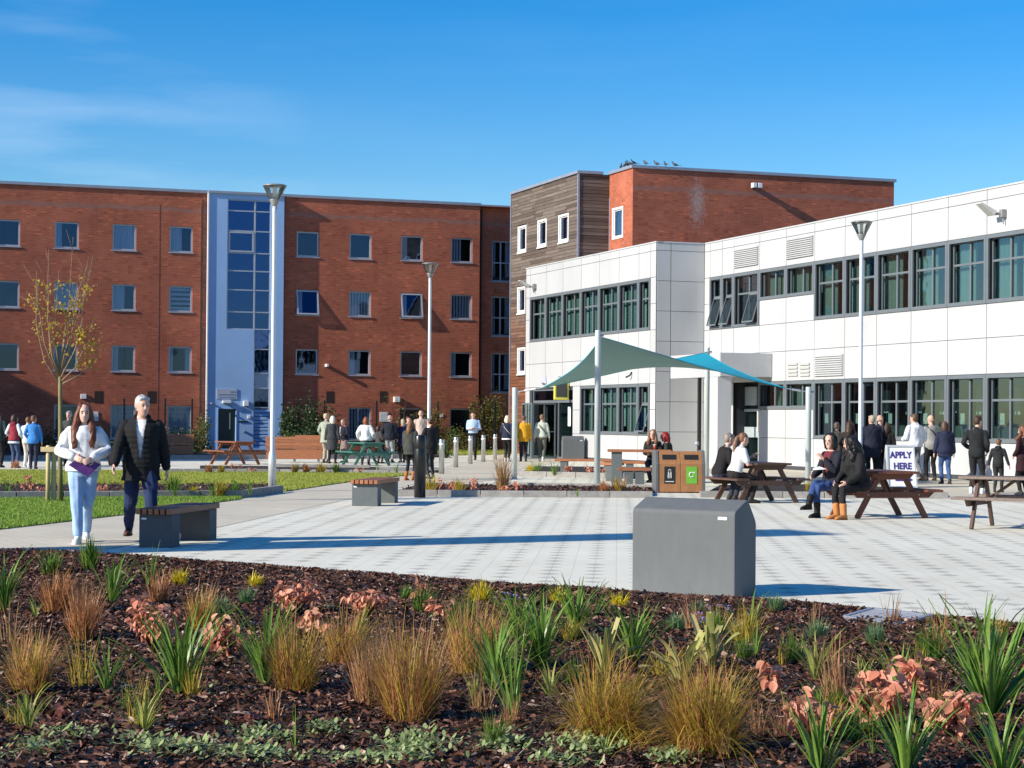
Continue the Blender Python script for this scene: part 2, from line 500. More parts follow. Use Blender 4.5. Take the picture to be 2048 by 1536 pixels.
def blades_mesh(name, X, Y, Z, h, wd, mat, lean=.5):
    """single bent triangle-ish blades: 4 verts / 1 quad each"""
    n = len(X); a = rng.uniform(0, 2 * np.pi, n); hh = h * rng.uniform(.5, 1.2, n); ww = wd * rng.uniform(.7, 1.3, n)
    la = rng.uniform(0, 2 * np.pi, n); ll = hh * lean * rng.uniform(.2, 1, n)
    v = np.zeros((n, 4, 3)); cx, sx = np.cos(a) * ww, np.sin(a) * ww
    v[:, 0] = np.stack([X - cx, Y - sx, Z], 1); v[:, 1] = np.stack([X + cx, Y + sx, Z], 1)
    v[:, 2] = np.stack([X + cx * .25 + np.cos(la) * ll, Y + sx * .25 + np.sin(la) * ll, Z + hh], 1)
    v[:, 3] = np.stack([X - cx * .25 + np.cos(la) * ll, Y - sx * .25 + np.sin(la) * ll, Z + hh], 1)
    return np_mesh(name, v.reshape(-1, 3), np.arange(n * 4), 4, mat)
m_blade = leafmat('lawn_blades', (.20, .36, .035), (.32, .43, .08), .4)
m_blade2 = leafmat('lawn_blades_dry', (.34, .43, .05), (.52, .50, .11), .4)
for poly, n, mt, hh in ((lawns[0], 110000, m_blade, .05), (lawns[1], 150000, m_blade2, .055), (lawns[2], 14000, m_blade2, .10)):
    X, Y = scatter(poly, n)
    o = link('lawn_grass', blades_mesh('lawn_grass', X, Y, np.full(len(X), .010), hh, .008, mt))
    tag(o, {0.05: 'bright mown grass of the near lawn strip', .055: 'yellowish mown grass of the middle lawn', .10: 'rough grass before the brick building'}[hh], 'grass', kind='stuff')

# ------------------------------------------------------------------ kerbed planting beds
def kerbs(bed, pts, width=.12, top=.13, L=.9, base=-.02):
    """row of separate kerb stones along a polyline of ground points, parented to the bed"""
    pts = [V((p[0], p[1], 0)) for p in pts]
    for i in range(len(pts) - 1):
        a, b = pts[i], pts[i + 1]; d = (b - a); ln = d.length; d.normalize(); e = V((-d.y, d.x, 0))
        k = max(1, round(ln / L))
        for j in range(k):
            s0 = a + d * (ln * j / k + .006); s1 = a + d * (ln * (j + 1) / k - .006)
            h = top + rnd.uniform(-.004, .004); wv = rnd.uniform(-.004, .004)
            mb = MB(); s0 = s0 + e * wv; s1 = s1 + e * wv
            mb.hexa([s0 + V((0, 0, base)), s1 + V((0, 0, base)), s1 + e * width + V((0, 0, base)), s0 + e * width + V((0, 0, base)),
                     s0 + V((0, 0, h)), s1 + V((0, 0, h)), s1 + e * width + V((0, 0, h)), s0 + e * width + V((0, 0, h))])
            mb.build('kerb_stone', m_kerb, bed, bevel=.012)
bedL = sheet('planting_bed', gp([(-160, 973), (530, 973), (562, 981), (490, 993), (-160, 998)]), .05, m_soil)
kerbs(bedL, gp([(-160, 1001), (488, 996), (567, 985)]), top=.15)
bedC_px = [(794, 988), (1304, 993), (1304, 979), (985, 975), (838, 974)]
bedC = sheet('planting_bed', gp(bedC_px), .06, m_soil)
kerbs(bedC, gp([(788, 993), (1306, 996)]), top=.13)
kerbs(bedC, gp([(985, 976), (1306, 981)]), top=.13)
bedR = sheet('planting_bed', gp([(1410, 992), (1893, 995), (1880, 984), (1640, 973), (1440, 975)]), .06, m_soil)
kerbs(bedR, gp([(1400, 995), (1897, 998)]), top=.13)
bedE = sheet('planting_bed', gp([(1040, 949), (1325, 955), (1325, 938), (1070, 936)]), .06, m_soil)
kerbs(bedE, gp([(1036, 953), (1330, 959)]), top=.15)
bedF = sheet('planting_bed', gp([(400, 943), (880, 946), (884, 938), (400, 934)]), .05, m_soil)
kerbs(bedF, gp([(300, 946), (560, 947), (852, 950)]), top=.12)
kerbs(bedF, gp([(540, 937), (740, 939)]), top=.14)
kerbs(bedF, gp([(752, 943), (884, 944)]), top=.14)
m_kerbfar = m_kerb
# long low kerb in front of the brick building
bedB = sheet('planting_bed', gp([(-120, 917), (640, 915), (880, 915), (880, 903), (-120, 898)]), .05, m_soil)
kerbs(bedB, gp([(-120, 921), (870, 917)]), top=.16, L=1.8)

# ------------------------------------------------------------------ foreground mulch bed
edge_px = [(-240, 1126), (-60, 1119), (0, 1116), (60, 1108), (130, 1107), (210, 1114), (330, 1125), (450, 1133), (560, 1143), (700, 1155), (880, 1166),
           (1060, 1179), (1260, 1193), (1500, 1210), (1640, 1222), (1780, 1236), (1920, 1247), (2048, 1259), (2300, 1284)]
edge = [G(x, y) for x, y in edge_px]
EX = np.array([p.x for p in edge]); EY = np.array([p.y for p in edge])
def edgeY(x): return np.interp(x, EX, EY)
def bedz(x, y):
    d = np.clip((edgeY(x) - y), 0, 3)
    z = .02 + .05 * np.clip(d / .5, 0, 1)
    return z + .018 * np.sin(x * 3.1 + 1.3 * np.sin(y * 1.7)) * np.clip(d, 0, 1) + .014 * np.sin(y * 4.3 + x * 1.9) * np.clip(d, 0, 1)
nx, ny = 150, 90
gx = np.linspace(-6.4, 4.6, nx); vs = []
for i in range(nx):
    ey = float(edgeY(gx[i]))
    for j in range(ny):
        t = j / (ny - 1); y = ey + (5.4 - ey) * t
        vs.append((gx[i], y, float(bedz(gx[i], y)) if j else -.004))
fs = []
for i in range(nx - 1):
    for j in range(ny - 1):
        fs += [i * ny + j, i * ny + j + 1, (i + 1) * ny + j + 1, (i + 1) * ny + j]
bed0 = link('planting_bed', np_mesh('planting_bed', np.array(vs), np.array(fs), 4, m_soil, True)); bed0['kind'] = 'structure'

def chipmat():
    q = NT('bark_chips')
    g = q.n('ShaderNodeNewGeometry').outputs['Random Per Island']
    cr = q.n('ShaderNodeValToRGB'); e = cr.color_ramp.elements
    e[0].position = 0; e[0].color = (.014, .008, .006, 1); e[1].position = 1; e[1].color = (.62, .46, .37, 1)
    for p, c in ((.22, (.040, .019, .012, 1)), (.50, (.105, .045, .027, 1)), (.78, (.20, .082, .050, 1)), (.93, (.33, .17, .115, 1))):
        k = e.new(p); k.color = c
    q.l(g, cr.inputs['Fac'])
    n_ = q.noise(q.mapv(q.obj(), (1, 1, 1)), 90.0, 2.0)
    c = q.mix(q.ramp(n_, .35, .7), q.mix(1.0, cr.outputs['Color'], (.65, .62, .6), 'MULTIPLY'), cr.outputs['Color'])
    q.base(c); q.p.inputs['Roughness'].default_value = .62; q.p.inputs['Specular IOR Level'].default_value = .28
    return q.m
m_chip = chipmat()
def chips(n):
    Y = np.sqrt(rng.uniform(7.6 ** 2, 21.0 ** 2, n)); X = rng.uniform(-1, 1, n) * Y * .285 + rng.uniform(-.1, .1, n)
    k = (Y < edgeY(X) + rng.normal(0, .035, n)); X, Y = X[k], Y[k]; n = len(X)
    Z = bedz(X, Y) + rng.uniform(-.002, .030, n)
    L = rng.uniform(.018, .056, n) * (1 + .6 * (rng.random(n) > .93)); W_ = L * rng.uniform(.14, .42, n)
    a = rng.uniform(0, 2 * np.pi, n); p = rng.normal(0, .38, n); r = rng.normal(0, .6, n)
    ca, sa, cp, sp, cr_, sr = np.cos(a), np.sin(a), np.cos(p), np.sin(p), np.cos(r), np.sin(r)
    t = np.stack([ca * cp, sa * cp, sp], 1)
    s0 = np.stack([-sa, ca, np.zeros(n)], 1); nn = np.cross(t, s0)
    s = s0 * cr_[:, None] + nn * sr[:, None]; nn = np.cross(t, s)
    c = np.stack([X, Y, Z], 1); bend = (L * rng.normal(0, .10, n))[:, None] * nn
    v = np.zeros((n, 6, 3))
    for q_, (tt, ss) in enumerate(((-1, -.7), (-1, .7), (0, 1), (0, -1), (1, .6), (1, -.6))):
        v[:, q_] = c + t * (L * .5 * tt * rng.uniform(.8, 1.2, n))[:, None] + s * (W_ * .5 * ss)[:, None] + (bend if tt == 0 else 0)
    base = (np.arange(n) * 6)[:, None]
    f = np.concatenate([base + np.array([[0, 3, 2, 1]]), base + np.array([[3, 5, 4, 2]])], 1).reshape(-1)
    return np_mesh('bark_mulch', v.reshape(-1, 3), f, 4, m_chip)
tag(link('bark_mulch', chips(235000)), 'dark brown bark mulch covering the foreground bed', 'mulch', kind='stuff')
# a little mulch on the smaller beds
def smallmulch(polys, n):
    vs_ = []; 
    Xs, Ys = [], []
    for p in polys:
        X, Y = scatter(p, n); Xs.append(X); Ys.append(Y)
    X = np.concatenate(Xs); Y = np.concatenate(Ys); m = len(X)
    a = rng.uniform(0, 6.28, m); L = rng.uniform(.02, .05, m); W_ = L * .4; t = rng.normal(0, .3, m)
    v = np.zeros((m, 4, 3)); Z = .062 + rng.uniform(0, .03, m)
    for q_, (i, j) in enumerate(((-1, -1), (1, -1), (1, 1), (-1, 1))):
        v[:, q_] = np.stack([X + np.cos(a) * L * i - np.sin(a) * W_ * j, Y + np.sin(a) * L * i + np.cos(a) * W_ * j, Z + L * i * t], 1)
    return np_mesh('bark_mulch', v.reshape(-1, 3), np.arange(m * 4), 4, m_chip)
tag(link('bark_mulch', smallmulch([gp(bedC_px), gp([(-160, 973), (530, 973), (562, 981), (490, 993), (-160, 998)])], 5000)), 'bark mulch in the kerbed beds of the plaza', 'mulch', kind='stuff')
# ------------------------------------------------------------------ buildings
m_brickB = brickmat('red_brick', B, (.45, .122, .062), (.38, .096, .050), (.37, .23, .17))
m_brickA = brickmat('red_brick_side', A, (.45, .122, .062), (.38, .096, .050), (.37, .23, .17), False)
m_panel = M('white_cladding', (.475, .482, .488), .45, .06, .9, stretch=(1, 1, .25), objrand=.02)
m_back = M('dark_backing', (.045, .048, .052), .8, .1)
m_wgrey = M('grey_window_frame', (.135, .155, .170), .45, .06, 3.0)
m_alu = M('silver_window_frame', (.42, .45, .50), .40, .06, 3.0, metal=.25)
m_white = M('white_frame', (.78, .78, .76), .5, .05)
m_cap = M('metal_coping', (.34, .36, .42), .40, .08, 2.0, metal=.4)
m_glass = glassmat('window_glass', (.60, .70, .68), .01, .02, (.70, .86, .97), .20)
m_glassd = glassmat('dark_window_glass', (.74, .80, .86), .05, .02, (.40, .60, 1.0), .5)  # blue sky reflection put into the gloss colour
m_glassb = glassmat('blue_tower_glass', (.16, .22, .34), .20, .02, (.16, .34, .85), .8)  # deep blue reflection put into the gloss colour as well
m_room = M('dark_interior', (.030, .032, .036), .9, .3, .6)
m_curt = M('pale_curtain', (.84, .86, .88), .9, .12, 20.0, stretch=(1, 1, .05))
m_blindg = M('green_grey_blind', (.33, .40, .38), .9, .10, 20.0, stretch=(1, 1, .05))
m_blindw = M('white_paper_blind', (.72, .80, .78), .9, .08)
m_blue = M('blue_render', (.31, .49, .77), .75, .05, .8, bump=.05, bscale=90)
m_shadowgap = M('black_gap', (.01, .01, .012), .9, .0)
m_door = M('dark_green_door', (.018, .030, .030), .4, .1)
m_steel = M('brushed_steel', (.55, .56, .57), .30, .06, 4.0, metal=.85)

def walls(mb, W, u0, u1, z0, z1, holes, off=0.0, depth=.22, mi=0):
    """front skin with rectangular openings plus the reveals"""
    us = sorted({u0, u1, *[h[0] for h in holes], *[h[1] for h in holes]}); us = [q for q in us if u0 <= q <= u1]
    zs = sorted({z0, z1, *[h[2] for h in holes], *[h[3] for h in holes]}); zs = [q for q in zs if z0 <= q <= z1]
    for i in range(len(us) - 1):
        j = 0
        while j < len(zs) - 1:
            uc = (us[i] + us[i + 1]) / 2
            def hole(k):
                zc = (zs[k] + zs[k + 1]) / 2
                return any(h[0] < uc < h[1] and h[2] < zc < h[3] for h in holes)
            if hole(j): j += 1; continue
            k = j
            while k < len(zs) - 1 and not hole(k): k += 1
            mb.quad(W.pt(us[i], zs[j], off), W.pt(us[i + 1], zs[j], off), W.pt(us[i + 1], zs[k], off), W.pt(us[i], zs[k], off), mi)
            j = k
    for a, b, c, d in holes:
        mb.quad(W.pt(a, c, off), W.pt(a, d, off), W.pt(a, d, off - depth), W.pt(a, c, off - depth), mi)
        mb.quad(W.pt(b, c, off), W.pt(b, c, off - depth), W.pt(b, d, off - depth), W.pt(b, d, off), mi)
        mb.quad(W.pt(a, d, off), W.pt(b, d, off), W.pt(b, d, off - depth), W.pt(a, d, off - depth), mi)
        mb.quad(W.pt(a, c, off), W.pt(a, c, off - depth), W.pt(b, c, off - depth), W.pt(b, c, off), mi)
def framebox(mb, W, u0, u1, z0, z1, o0, o1, t, mi=0):
    mb.wbox(W, u0, u0 + t, z0, z1, o0, o1, mi); mb.wbox(W, u1 - t, u1, z0, z1, o0, o1, mi)
    mb.wbox(W, u0 + t, u1 - t, z0, z0 + t, o0, o1, mi); mb.wbox(W, u0 + t, u1 - t, z1 - t, z1, o0, o1, mi)
def pane(W, u0, u1, z0, z1, off, mat, parent):
    mb = MB(); mb.wbox(W, u0, u1, z0, z1, off - .006, off, 0)
    return mb.build('pane', mat, parent, world=True)
def curtain(W, u0, u1, z0, z1, off, mat, parent, folds=6, name='curtain', depth=.03):
    n = max(6, folds * 4); mb = MB()
    p0 = None
    for i in range(n + 1):
        u = u0 + (u1 - u0) * i / n; o = off - depth * .5 + depth * .5 * math.sin(i * 2 * math.pi * folds / n + u)
        a, b = W.pt(u, z0, o), W.pt(u, z1, o)
        if p0: mb.quad(p0[0], a, b, p0[1])
        p0 = (a, b)
    return mb.build(name, mat, parent, world=True)
def slats(W, u0, u1, z0, z1, off, mat, parent, n, name='blind_slat', twist=.02):
    for i in range(n):
        mb = MB(); a = u0 + (u1 - u0) * i / n; b = a + (u1 - u0) / n * .72
        mb.hexa([W.pt(a, z0, off), W.pt(b, z0, off - twist), W.pt(b, z0, off - twist - .004), W.pt(a, z0, off - .004),
                 W.pt(a, z1, off), W.pt(b, z1, off - twist), W.pt(b, z1, off - twist - .004), W.pt(a, z1, off - .004)])
        mb.build(name, mat, parent, world=True)

# ---- left brick hall of residence (facade along B)
pL = at(985, 902, 93.8)
WL = Wall(pL, B, -A)
HR = WL.uz(985, 413)[1]
uL0 = WL.u(-130, 420); uRec = WL.u(960, 430); uEnd = WL.u(1046, 430) + 2.5
uT0 = WL.u(415); uT1 = WL.u(567)
hall = empty('brick_hall', WL.pt(WL.u(500), 0), 0, 'long four storey red brick hall with a blue stair tower', 'building')
rows = [(WL.uz(615, 514)[1], WL.uz(615, 463)[1]), (WL.uz(615, 629)[1], WL.uz(615, 581)[1]), (WL.uz(615, 748)[1], WL.uz(615, 699)[1])]
hgt = 1.18
rows = [((a + b) / 2 - hgt / 2, (a + b) / 2 + hgt / 2) for a, b in rows]
cols = [(-10, 39), (108.5, 156.5), (224, 271.5), (338.5, 384.5), (593, 636.5), (698.5, 742), (802, 844.5), (903, 943)]
ucols = []
for a, b in cols:
    c = WL.u((a + b) / 2, 600); ucols.append((c - .53, c + .53))
holes = []
for (z0, z1) in rows:
    for (a, b) in ucols: holes.append((a, b, z0, z1))
gz0, gz1 = WL.uz(720, 880)[1], WL.uz(720, 815)[1]
gcols = [(110, 157), (222, 270), (336, 383), (697, 742), (800, 842), (903, 941)]
gholes = []
for a, b in gcols:
    c = WL.u((a + b) / 2, 840); gholes.append((c - .56, c + .56, gz0, gz1))
mb = MB()
walls(mb, WL, uL0, uT0, 0, HR, [h for h in holes + gholes if h[1] < uT0], 0)
walls(mb, WL, uT1, uRec, 0, HR, [h for h in holes + gholes if h[0] > uT1], 0)
# recessed bay with tall windows
REC = .55
uW0, uW1 = WL.uz(984, 520, -REC)[0], WL.uz(984, 520, -REC)[0] + 1.05
tall = []
for a, b in ((563, 482), (672, 593), (785, 706)):
    tall.append((uW0, uW1, WL.uz(1000, a, -REC)[1], WL.uz(1000, b, -REC)[1]))
walls(mb, WL, uRec, uEnd, 0, HR, tall, -REC)
mb.quad(WL.pt(uRec, 0, 0), WL.pt(uRec, 0, -REC), WL.pt(uRec, HR, -REC), WL.pt(uRec, HR, 0))
mb.quad(WL.pt(uL0, 0, 0), WL.pt(uL0, HR, 0), WL.pt(uL0, HR, -9), WL.pt(uL0, 0, -9))
mb.quad(WL.pt(uL0, HR, -.01), WL.pt(uEnd, HR, -.01), WL.pt(uEnd, HR, -9), WL.pt(uL0, HR, -9))
mb.build('wall', m_brickB, hall, world=True)
mb = MB(); mb.quad(WL.pt(uL0, 0, -1.3), WL.pt(uEnd, 0, -1.3), WL.pt(uEnd, HR, -1.3), WL.pt(uL0, HR, -1.3))
for z in (2.75, 5.45, 8.2):
    mb.wbox(WL, uL0, uEnd, z, z + .25, -1.29, -.66)
mb.build('interior', m_room, hall, world=True)
mb = MB(); mb.wbox(WL, uL0, uRec + .04, HR, HR + .13, -.6, .07); mb.wbox(WL, uRec + .04, uEnd, HR, HR + .13, -1.1, -REC + .07)
mb.build('coping', m_cap, hall, world=True)
def hall_window(h, off=0.0, style='blue', open_=False):
    a, b, z0, z1 = h
    mb = MB(); framebox(mb, WL, a + .002, b - .002, z0 + .002, z1 - .002, off - .16, off - .07, .07)
    wn = mb.build('window', m_alu, hall, world=True)
    mb = MB(); mb.wbox(WL, a - .05, b + .05, z0 - .045, z0 - .004, off - .12, off + .045)
    mb.build('sill', m_alu, wn, world=True)
    if open_:   # top hung sash pushed outwards at the bottom
        t = .24
        P = lambda u, s, o: WL.pt(u, z1 - .03 - s * (z1 - z0 - .05), off - .06 + t * s + o)
        mb = MB()
        for (p, q_, r0, r1) in ((a + .01, b - .01, 0, .06), (a + .01, b - .01, .94, 1), (a + .01, a + .075, .06, .94), (b - .075, b - .01, .06, .94)):
            mb.hexa([P(p, r1, 0), P(q_, r1, 0), P(q_, r1, .05), P(p, r1, .05), P(p, r0, 0), P(q_, r0, 0), P(q_, r0, .05), P(p, r0, .05)])
        mb.build('sash', m_alu, wn, world=True)
        mb = MB(); mb.hexa([P(a + .07, .95, .01), P(b - .07, .95, .01), P(b - .07, .95, .02), P(a + .07, .95, .02), P(a + .07, .05, .01), P(b - .07, .05, .01), P(b - .07, .05, .02), P(a + .07, .05, .02)])
        mb.build('pane', m_glassd, wn, world=True)
    else:
        pane(WL, a + .07, b - .07, z0 + .07, z1 - .07, off - .12, m_glassd, wn)
    i0, i1, j0, j1 = a + .03, b - .03, z0 + .02, z1 - .02
    if style == 'left': curtain(WL, i0, i0 + .30, j0, j1, off - .175, m_curt, wn, 3)
    elif style == 'half': curtain(WL, i0, i0 + .55, j0, j1, off - .175, m_curt, wn, 5)
    elif style == 'full': curtain(WL, i0, i1, j0, j1, off - .175, m_curt, wn, 8)
    elif style == 'slats': slats(WL, i0, i1, j0, j1, off - .175, m_curt, wn, 7)
    elif style == 'lslats': slats(WL, i0, i0 + .55, j0, j1, off - .175, m_curt, wn, 4)
    elif style == 'venet':
        for k in range(5):
            mb = MB(); z = j1 - .08 - k * .21; mb.wbox(WL, i0, i1, z - .13, z, off - .185, off - .172); mb.build('blind_slat', m_curt, wn, world=True)
    elif style == 'parted':
        curtain(WL, i0, i0 + .2, j0, j1, off - .175, m_curt, wn, 2); curtain(WL, i1 - .25, i1, j0, j1, off - .185, m_curt, wn, 3)
    return wn
styles = ['none', 'left', 'full', 'half', 'none', 'none', 'left', 'lslats',
          'none', 'full', 'half', 'venet', 'left', 'slats', 'left', 'slats',
          'none', 'none', 'left', 'parted', 'none', 'left', 'none', 'left']
for k, h in enumerate(holes): hall_window(h, 0, styles[k], k in (12, 14))
for k, h in enumerate(gholes): hall_window(h, 0, ('none', 'full', 'full', 'slats', 'none', 'none')[k])
for k, h in enumerate(tall):
    a, b, z0, z1 = h; o = -REC
    mb = MB(); framebox(mb, WL, a + .002, b - .002, z0 + .002, z1 - .002, o - .15, o - .06, .06)
    um = a + (b - a) * .44; zm = z0 + (z1 - z0) * .46
    mb.wbox(WL, um - .03, um + .03, z0 + .06, z1 - .06, o - .15, o - .065); mb.wbox(WL, a + .06, um - .03, zm - .03, zm + .03, o - .15, o - .065); mb.wbox(WL, um + .03, b - .06, zm - .03, zm + .03, o - .15, o - .065)
    wn = mb.build('window', m_alu, hall, world=True)
    for (p, q_) in ((a + .06, um - .03), (um + .03, b - .06)):
        for (r0, r1) in ((z0 + .06, zm - .03), (zm + .03, z1 - .06)): pane(WL, p, q_, r0, r1, o - .11, m_glassd, wn)
    curtain(WL, a + .02, a + .25, z0, z1, o - .24, m_curt, wn, 2); curtain(WL, b - .3, b, z0, z1, o - .25, m_curt, wn, 3)
    mb = MB(); mb.wbox(WL, a - .05, b + .05, z0 - .05, z0 - .004, o - .12, o + .05); mb.build('sill', m_alu, wn, world=True)
    mb = MB(); mb.wbox(WL, a + .14, a + .34, z1 + .18, z1 + .34, o, o + .16); mb.build('vent_hood', M('vent_terracotta', (.30, .10, .05), .8, .1), hall, world=True)
# movement joints and a rainwater pipe
for x in (317, 400):
    mb = MB(); u = WL.u(x); mb.wbox(WL, u, u + .025, .1, HR - .6, -.01, .006); mb.build('movement_joint', M('joint_sealant', (.12, .05, .035), .9, .1), hall, world=True)
mb = MB(); u = WL.u(402.5)
pts = [WL.pt(u + .02 * math.sin(i * 1.9), HR - .3 - i * .35, .02) for i in range(30)]
mb.tube(pts, .022, 6); mb.build('cable', M('black_cable', (.02, .02, .02), .7, .1), hall, world=True)
mb = MB(); u = WL.u(967); mb.tube([WL.pt(u, 0, -REC + .07), WL.pt(u, HR - .1, -REC + .07)], .05, 8); mb.build('rainwater_pipe', M('brown_pipe', (.07, .03, .022), .6, .1), hall, world=True)
# airbrick openings above the ground floor
for x in (197, 303, 660, 767):
    u, z = WL.uz(x, 792); mb = MB(); mb.wbox(WL, u - .18, u + .18, z - .32, z + .22, -.02, .012); mb.build('recess_panel', M('dark_recess', (.035, .018, .014), .9, .1), hall, world=True)

# ---- blue stair tower on the hall
TP = .28
mbt = MB()
WT = Wall(WL.pt(0, 0, TP), B, -A)
tu = lambda x, y=600: WT.uz(x, y)[0]
tz = lambda y, x=490: WT.uz(x, y)[1]
t0, t1 = tu(416.5), tu(567)
g0, gm, g1 = tu(453.5), tu(509), tu(541)
zr = [tz(q) for q in (399.6, 422, 462, 506, 542, 580, 624, 659)]
zr2 = [tz(q) for q in (659, 698, 746, 776, 815)]
zl0 = .12
dz1 = tz(816); d0, d1 = tu(434, 850), tu(473.5, 850)
th = [(g0, g1, zr[-1], zr[0]), (gm, g1, zl0, zr[-1] - .002), (d0, d1, .05, dz1)]
walls(mbt, WT, t0, t1, 0, HR - .02, th, 0, .16)
mbt.quad(WT.pt(t0, 0, 0), WT.pt(t0, HR - .02, 0), WT.pt(t0, HR - .02, -.5), WT.pt(t0, 0, -.5))
mbt.quad(WT.pt(t1, 0, 0), WT.pt(t1, 0, -.5), WT.pt(t1, HR - .02, -.5), WT.pt(t1, HR - .02, 0))
tower = mbt.build('stair_tower', m_blue, hall, world=True); tower['label'] = 'smooth blue rendered stair tower with a glazed strip'
mb = MB(); mb.wbox(WT, t0 - .06, t0 - .005, 0, HR - .02, -.1, .06); mb.build('edge_trim', m_white, tower, world=True)
mb = MB(); mb.wbox(WT, t0 - .04, t1 + .04, HR - .018, HR + .10, -.5, .08); mb.build('coping', m_cap, tower, world=True)
mb = MB()
framebox(mb, WT, g0, g1, zr[-1], zr[0], -.13, -.05, .05)
mb.wbox(WT, gm - .035, gm + .035, zr[-1] + .05, zr[0] - .05, -.13, -.045)
for z in zr[1:-1]:
    mb.wbox(WT, g0 + .05, gm - .035, z - .028, z + .028, -.13, -.052); mb.wbox(WT, gm + .035, g1 - .05, z - .028, z + .028, -.13, -.052)
mb.wbox(WT, gm, gm + .04, zl0, zr[-1] - .003, -.13, -.05); mb.wbox(WT, g1 - .04, g1, zl0, zr[-1] - .003, -.13, -.05)
for z in zr2[1:]: mb.wbox(WT, gm + .04, g1 - .04, z - .028, z + .028, -.13, -.052)
mb.build('glazing_frame', m_alu, tower, world=True)
for i in range(7):
    pane(WT, g0 + .05, gm - .035, zr[i + 1], zr[i], -.09, m_glassb, tower); pane(WT, gm + .035, g1 - .05, zr[i + 1], zr[i], -.09, m_glassb, tower)
for i in range(4): pane(WT, gm + .04, g1 - .04, zr2[i + 1], zr2[i], -.09, m_glassb if i < 2 else m_glassd, tower)
mb = MB(); framebox(mb, WT, g0 + .06, gm - .05, zr[3] + .04, zr[2] - .04, -.06, -.02, .07); mb.build('opening_light', m_alu, tower, world=True)
# stairs seen through the glass
for k, z in enumerate((zr[4], zr[6])):
    mb = MB()
    mb.wbox(WT, g0, g1, z - .12, z + .1, -1.1, -.5)
    for i in range(7): mb.tube([WT.pt(g0 + .35 + i * .17, z + .1, -.5), WT.pt(g0 + .35 + i * .17, z + .95 - i * .06, -.5)], .015, 5)
    mb.tube([WT.pt(g0 + .3, z + .97, -.5), WT.pt(g1, z + .55, -.5)], .025, 5)
    mb.build('stair_landing', M('pale_stair', (.45, .48, .52), .6, .05), tower, world=True)
mb = MB(); mb.quad(WT.pt(g0 - .3, 0, -.9), WT.pt(g1 + .3, 0, -.9), WT.pt(g1 + .3, HR - .1, -.9), WT.pt(g0 - .3, HR - .1, -.9)); mb.build('interior', m_room, tower, world=True)
for z0 in (zr2[3],):
    mb = MB(); mb.wbox(WT, gm + .04, g1 - .04, z0, zr2[2], -.12, -.10); mb.build('white_infill', m_white, tower, world=True)
n = 11
for i in range(n):
    z = zl0 + (zr2[-1] - .06 - zl0) * i / n
    mb = MB(); mb.hexa([WT.pt(gm + .04, z, -.05), WT.pt(g1 - .04, z, -.05), WT.pt(g1 - .04, z + .03, -.12), WT.pt(gm + .04, z + .03, -.12),
                        WT.pt(gm + .04, z + .10, -.05), WT.pt(g1 - .04, z + .10, -.05), WT.pt(g1 - .04, z + .15, -.12), WT.pt(gm + .04, z + .15, -.12)])
    mb.build('louvre', m_blue, tower, world=True)
mb = MB(); mb.wbox(WT, d0, d1, .05, dz1, -.15, -.10); dr = mb.build('door', m_door, tower, world=True)
mb = MB(); mb.wbox(WT, d1 - .33, d1 - .29, 1.0, 1.75, -.10, -.06); mb.build('handle', m_steel, dr, world=True)
mb = MB(); framebox(mb, WT, d0, d1, .05, dz1, -.10, .02, .05); mb.build('frame', m_blue, dr, world=True)
u0, z0 = WT.uz(433, 798); u1, z1 = WT.uz(474, 778)
mb = MB(); mb.wbox(WT, u0, u1, z0, z1, .0, .03); sg = mb.build('sign_plate', M('pale_sign', (.42, .46, .56), .5, .05), tower, world=True)
for k, (f0, f1) in enumerate(((.66, .92), (.10, .94), (.14, .90))):
    zz = z1 - .14 - k * .13
    mb = MB(); u = u0 + (u1 - u0) * f0
    while u < u0 + (u1 - u0) * f1:
        wv = rnd.uniform(.025, .05); mb.wbox(WT, u, u + wv, zz - .03, zz + .03, .03, .034); u += wv + .018
    mb.build('lettering', M('sign_letters', (.20, .24, .34), .6, .0), sg, world=True)
def bulkhead(W, x, y, wd, hh, dp, parent, name='bulkhead_light', mat=None):
    u, z = W.uz(x, y); mb = MB(); mb.wbox(W, u - wd / 2, u + wd / 2, z - hh / 2, z + hh / 2, 0.001, dp)
    return mb.build(name, mat or m_white, parent, world=True, bevel=.02)
bulkhead(WT, 453, 804, .40, .13, .16, tower); bulkhead(WT, 491, 807, .24, .24, .20, tower)
bulkhead(WT, 422, 807, .08, .08, .25, tower, 'camera_bracket', m_cap)
bulkhead(WT, 486, 843, .45, .07, .04, tower, 'letter_slot', m_door); bulkhead(WT, 498, 834, .14, .16, .05, tower, 'intercom', m_white)
bulkhead(WT, 488, 863, .10, .10, .12, tower, 'tap', m_steel)
# wall lamps on the hall
bulkhead(WL, 652, 731, .12, .14, .32, hall, 'wall_lamp', m_white)
bulkhead(WL, 792, 799, .28, .26, .26, hall, 'wall_lamp', m_white)
bulkhead(WL, 167, 793, .26, .22, .06, hall, 'notice', m_white); bulkhead(WL, 190, 833, .30, .42, .03, hall, 'notice', m_white)
bulkhead(WL, 768, 834, .42, .46, .03, hall, 'notice', m_white); bulkhead(WL, 883, 831, .16, .16, .03, hall, 'notice', m_white)

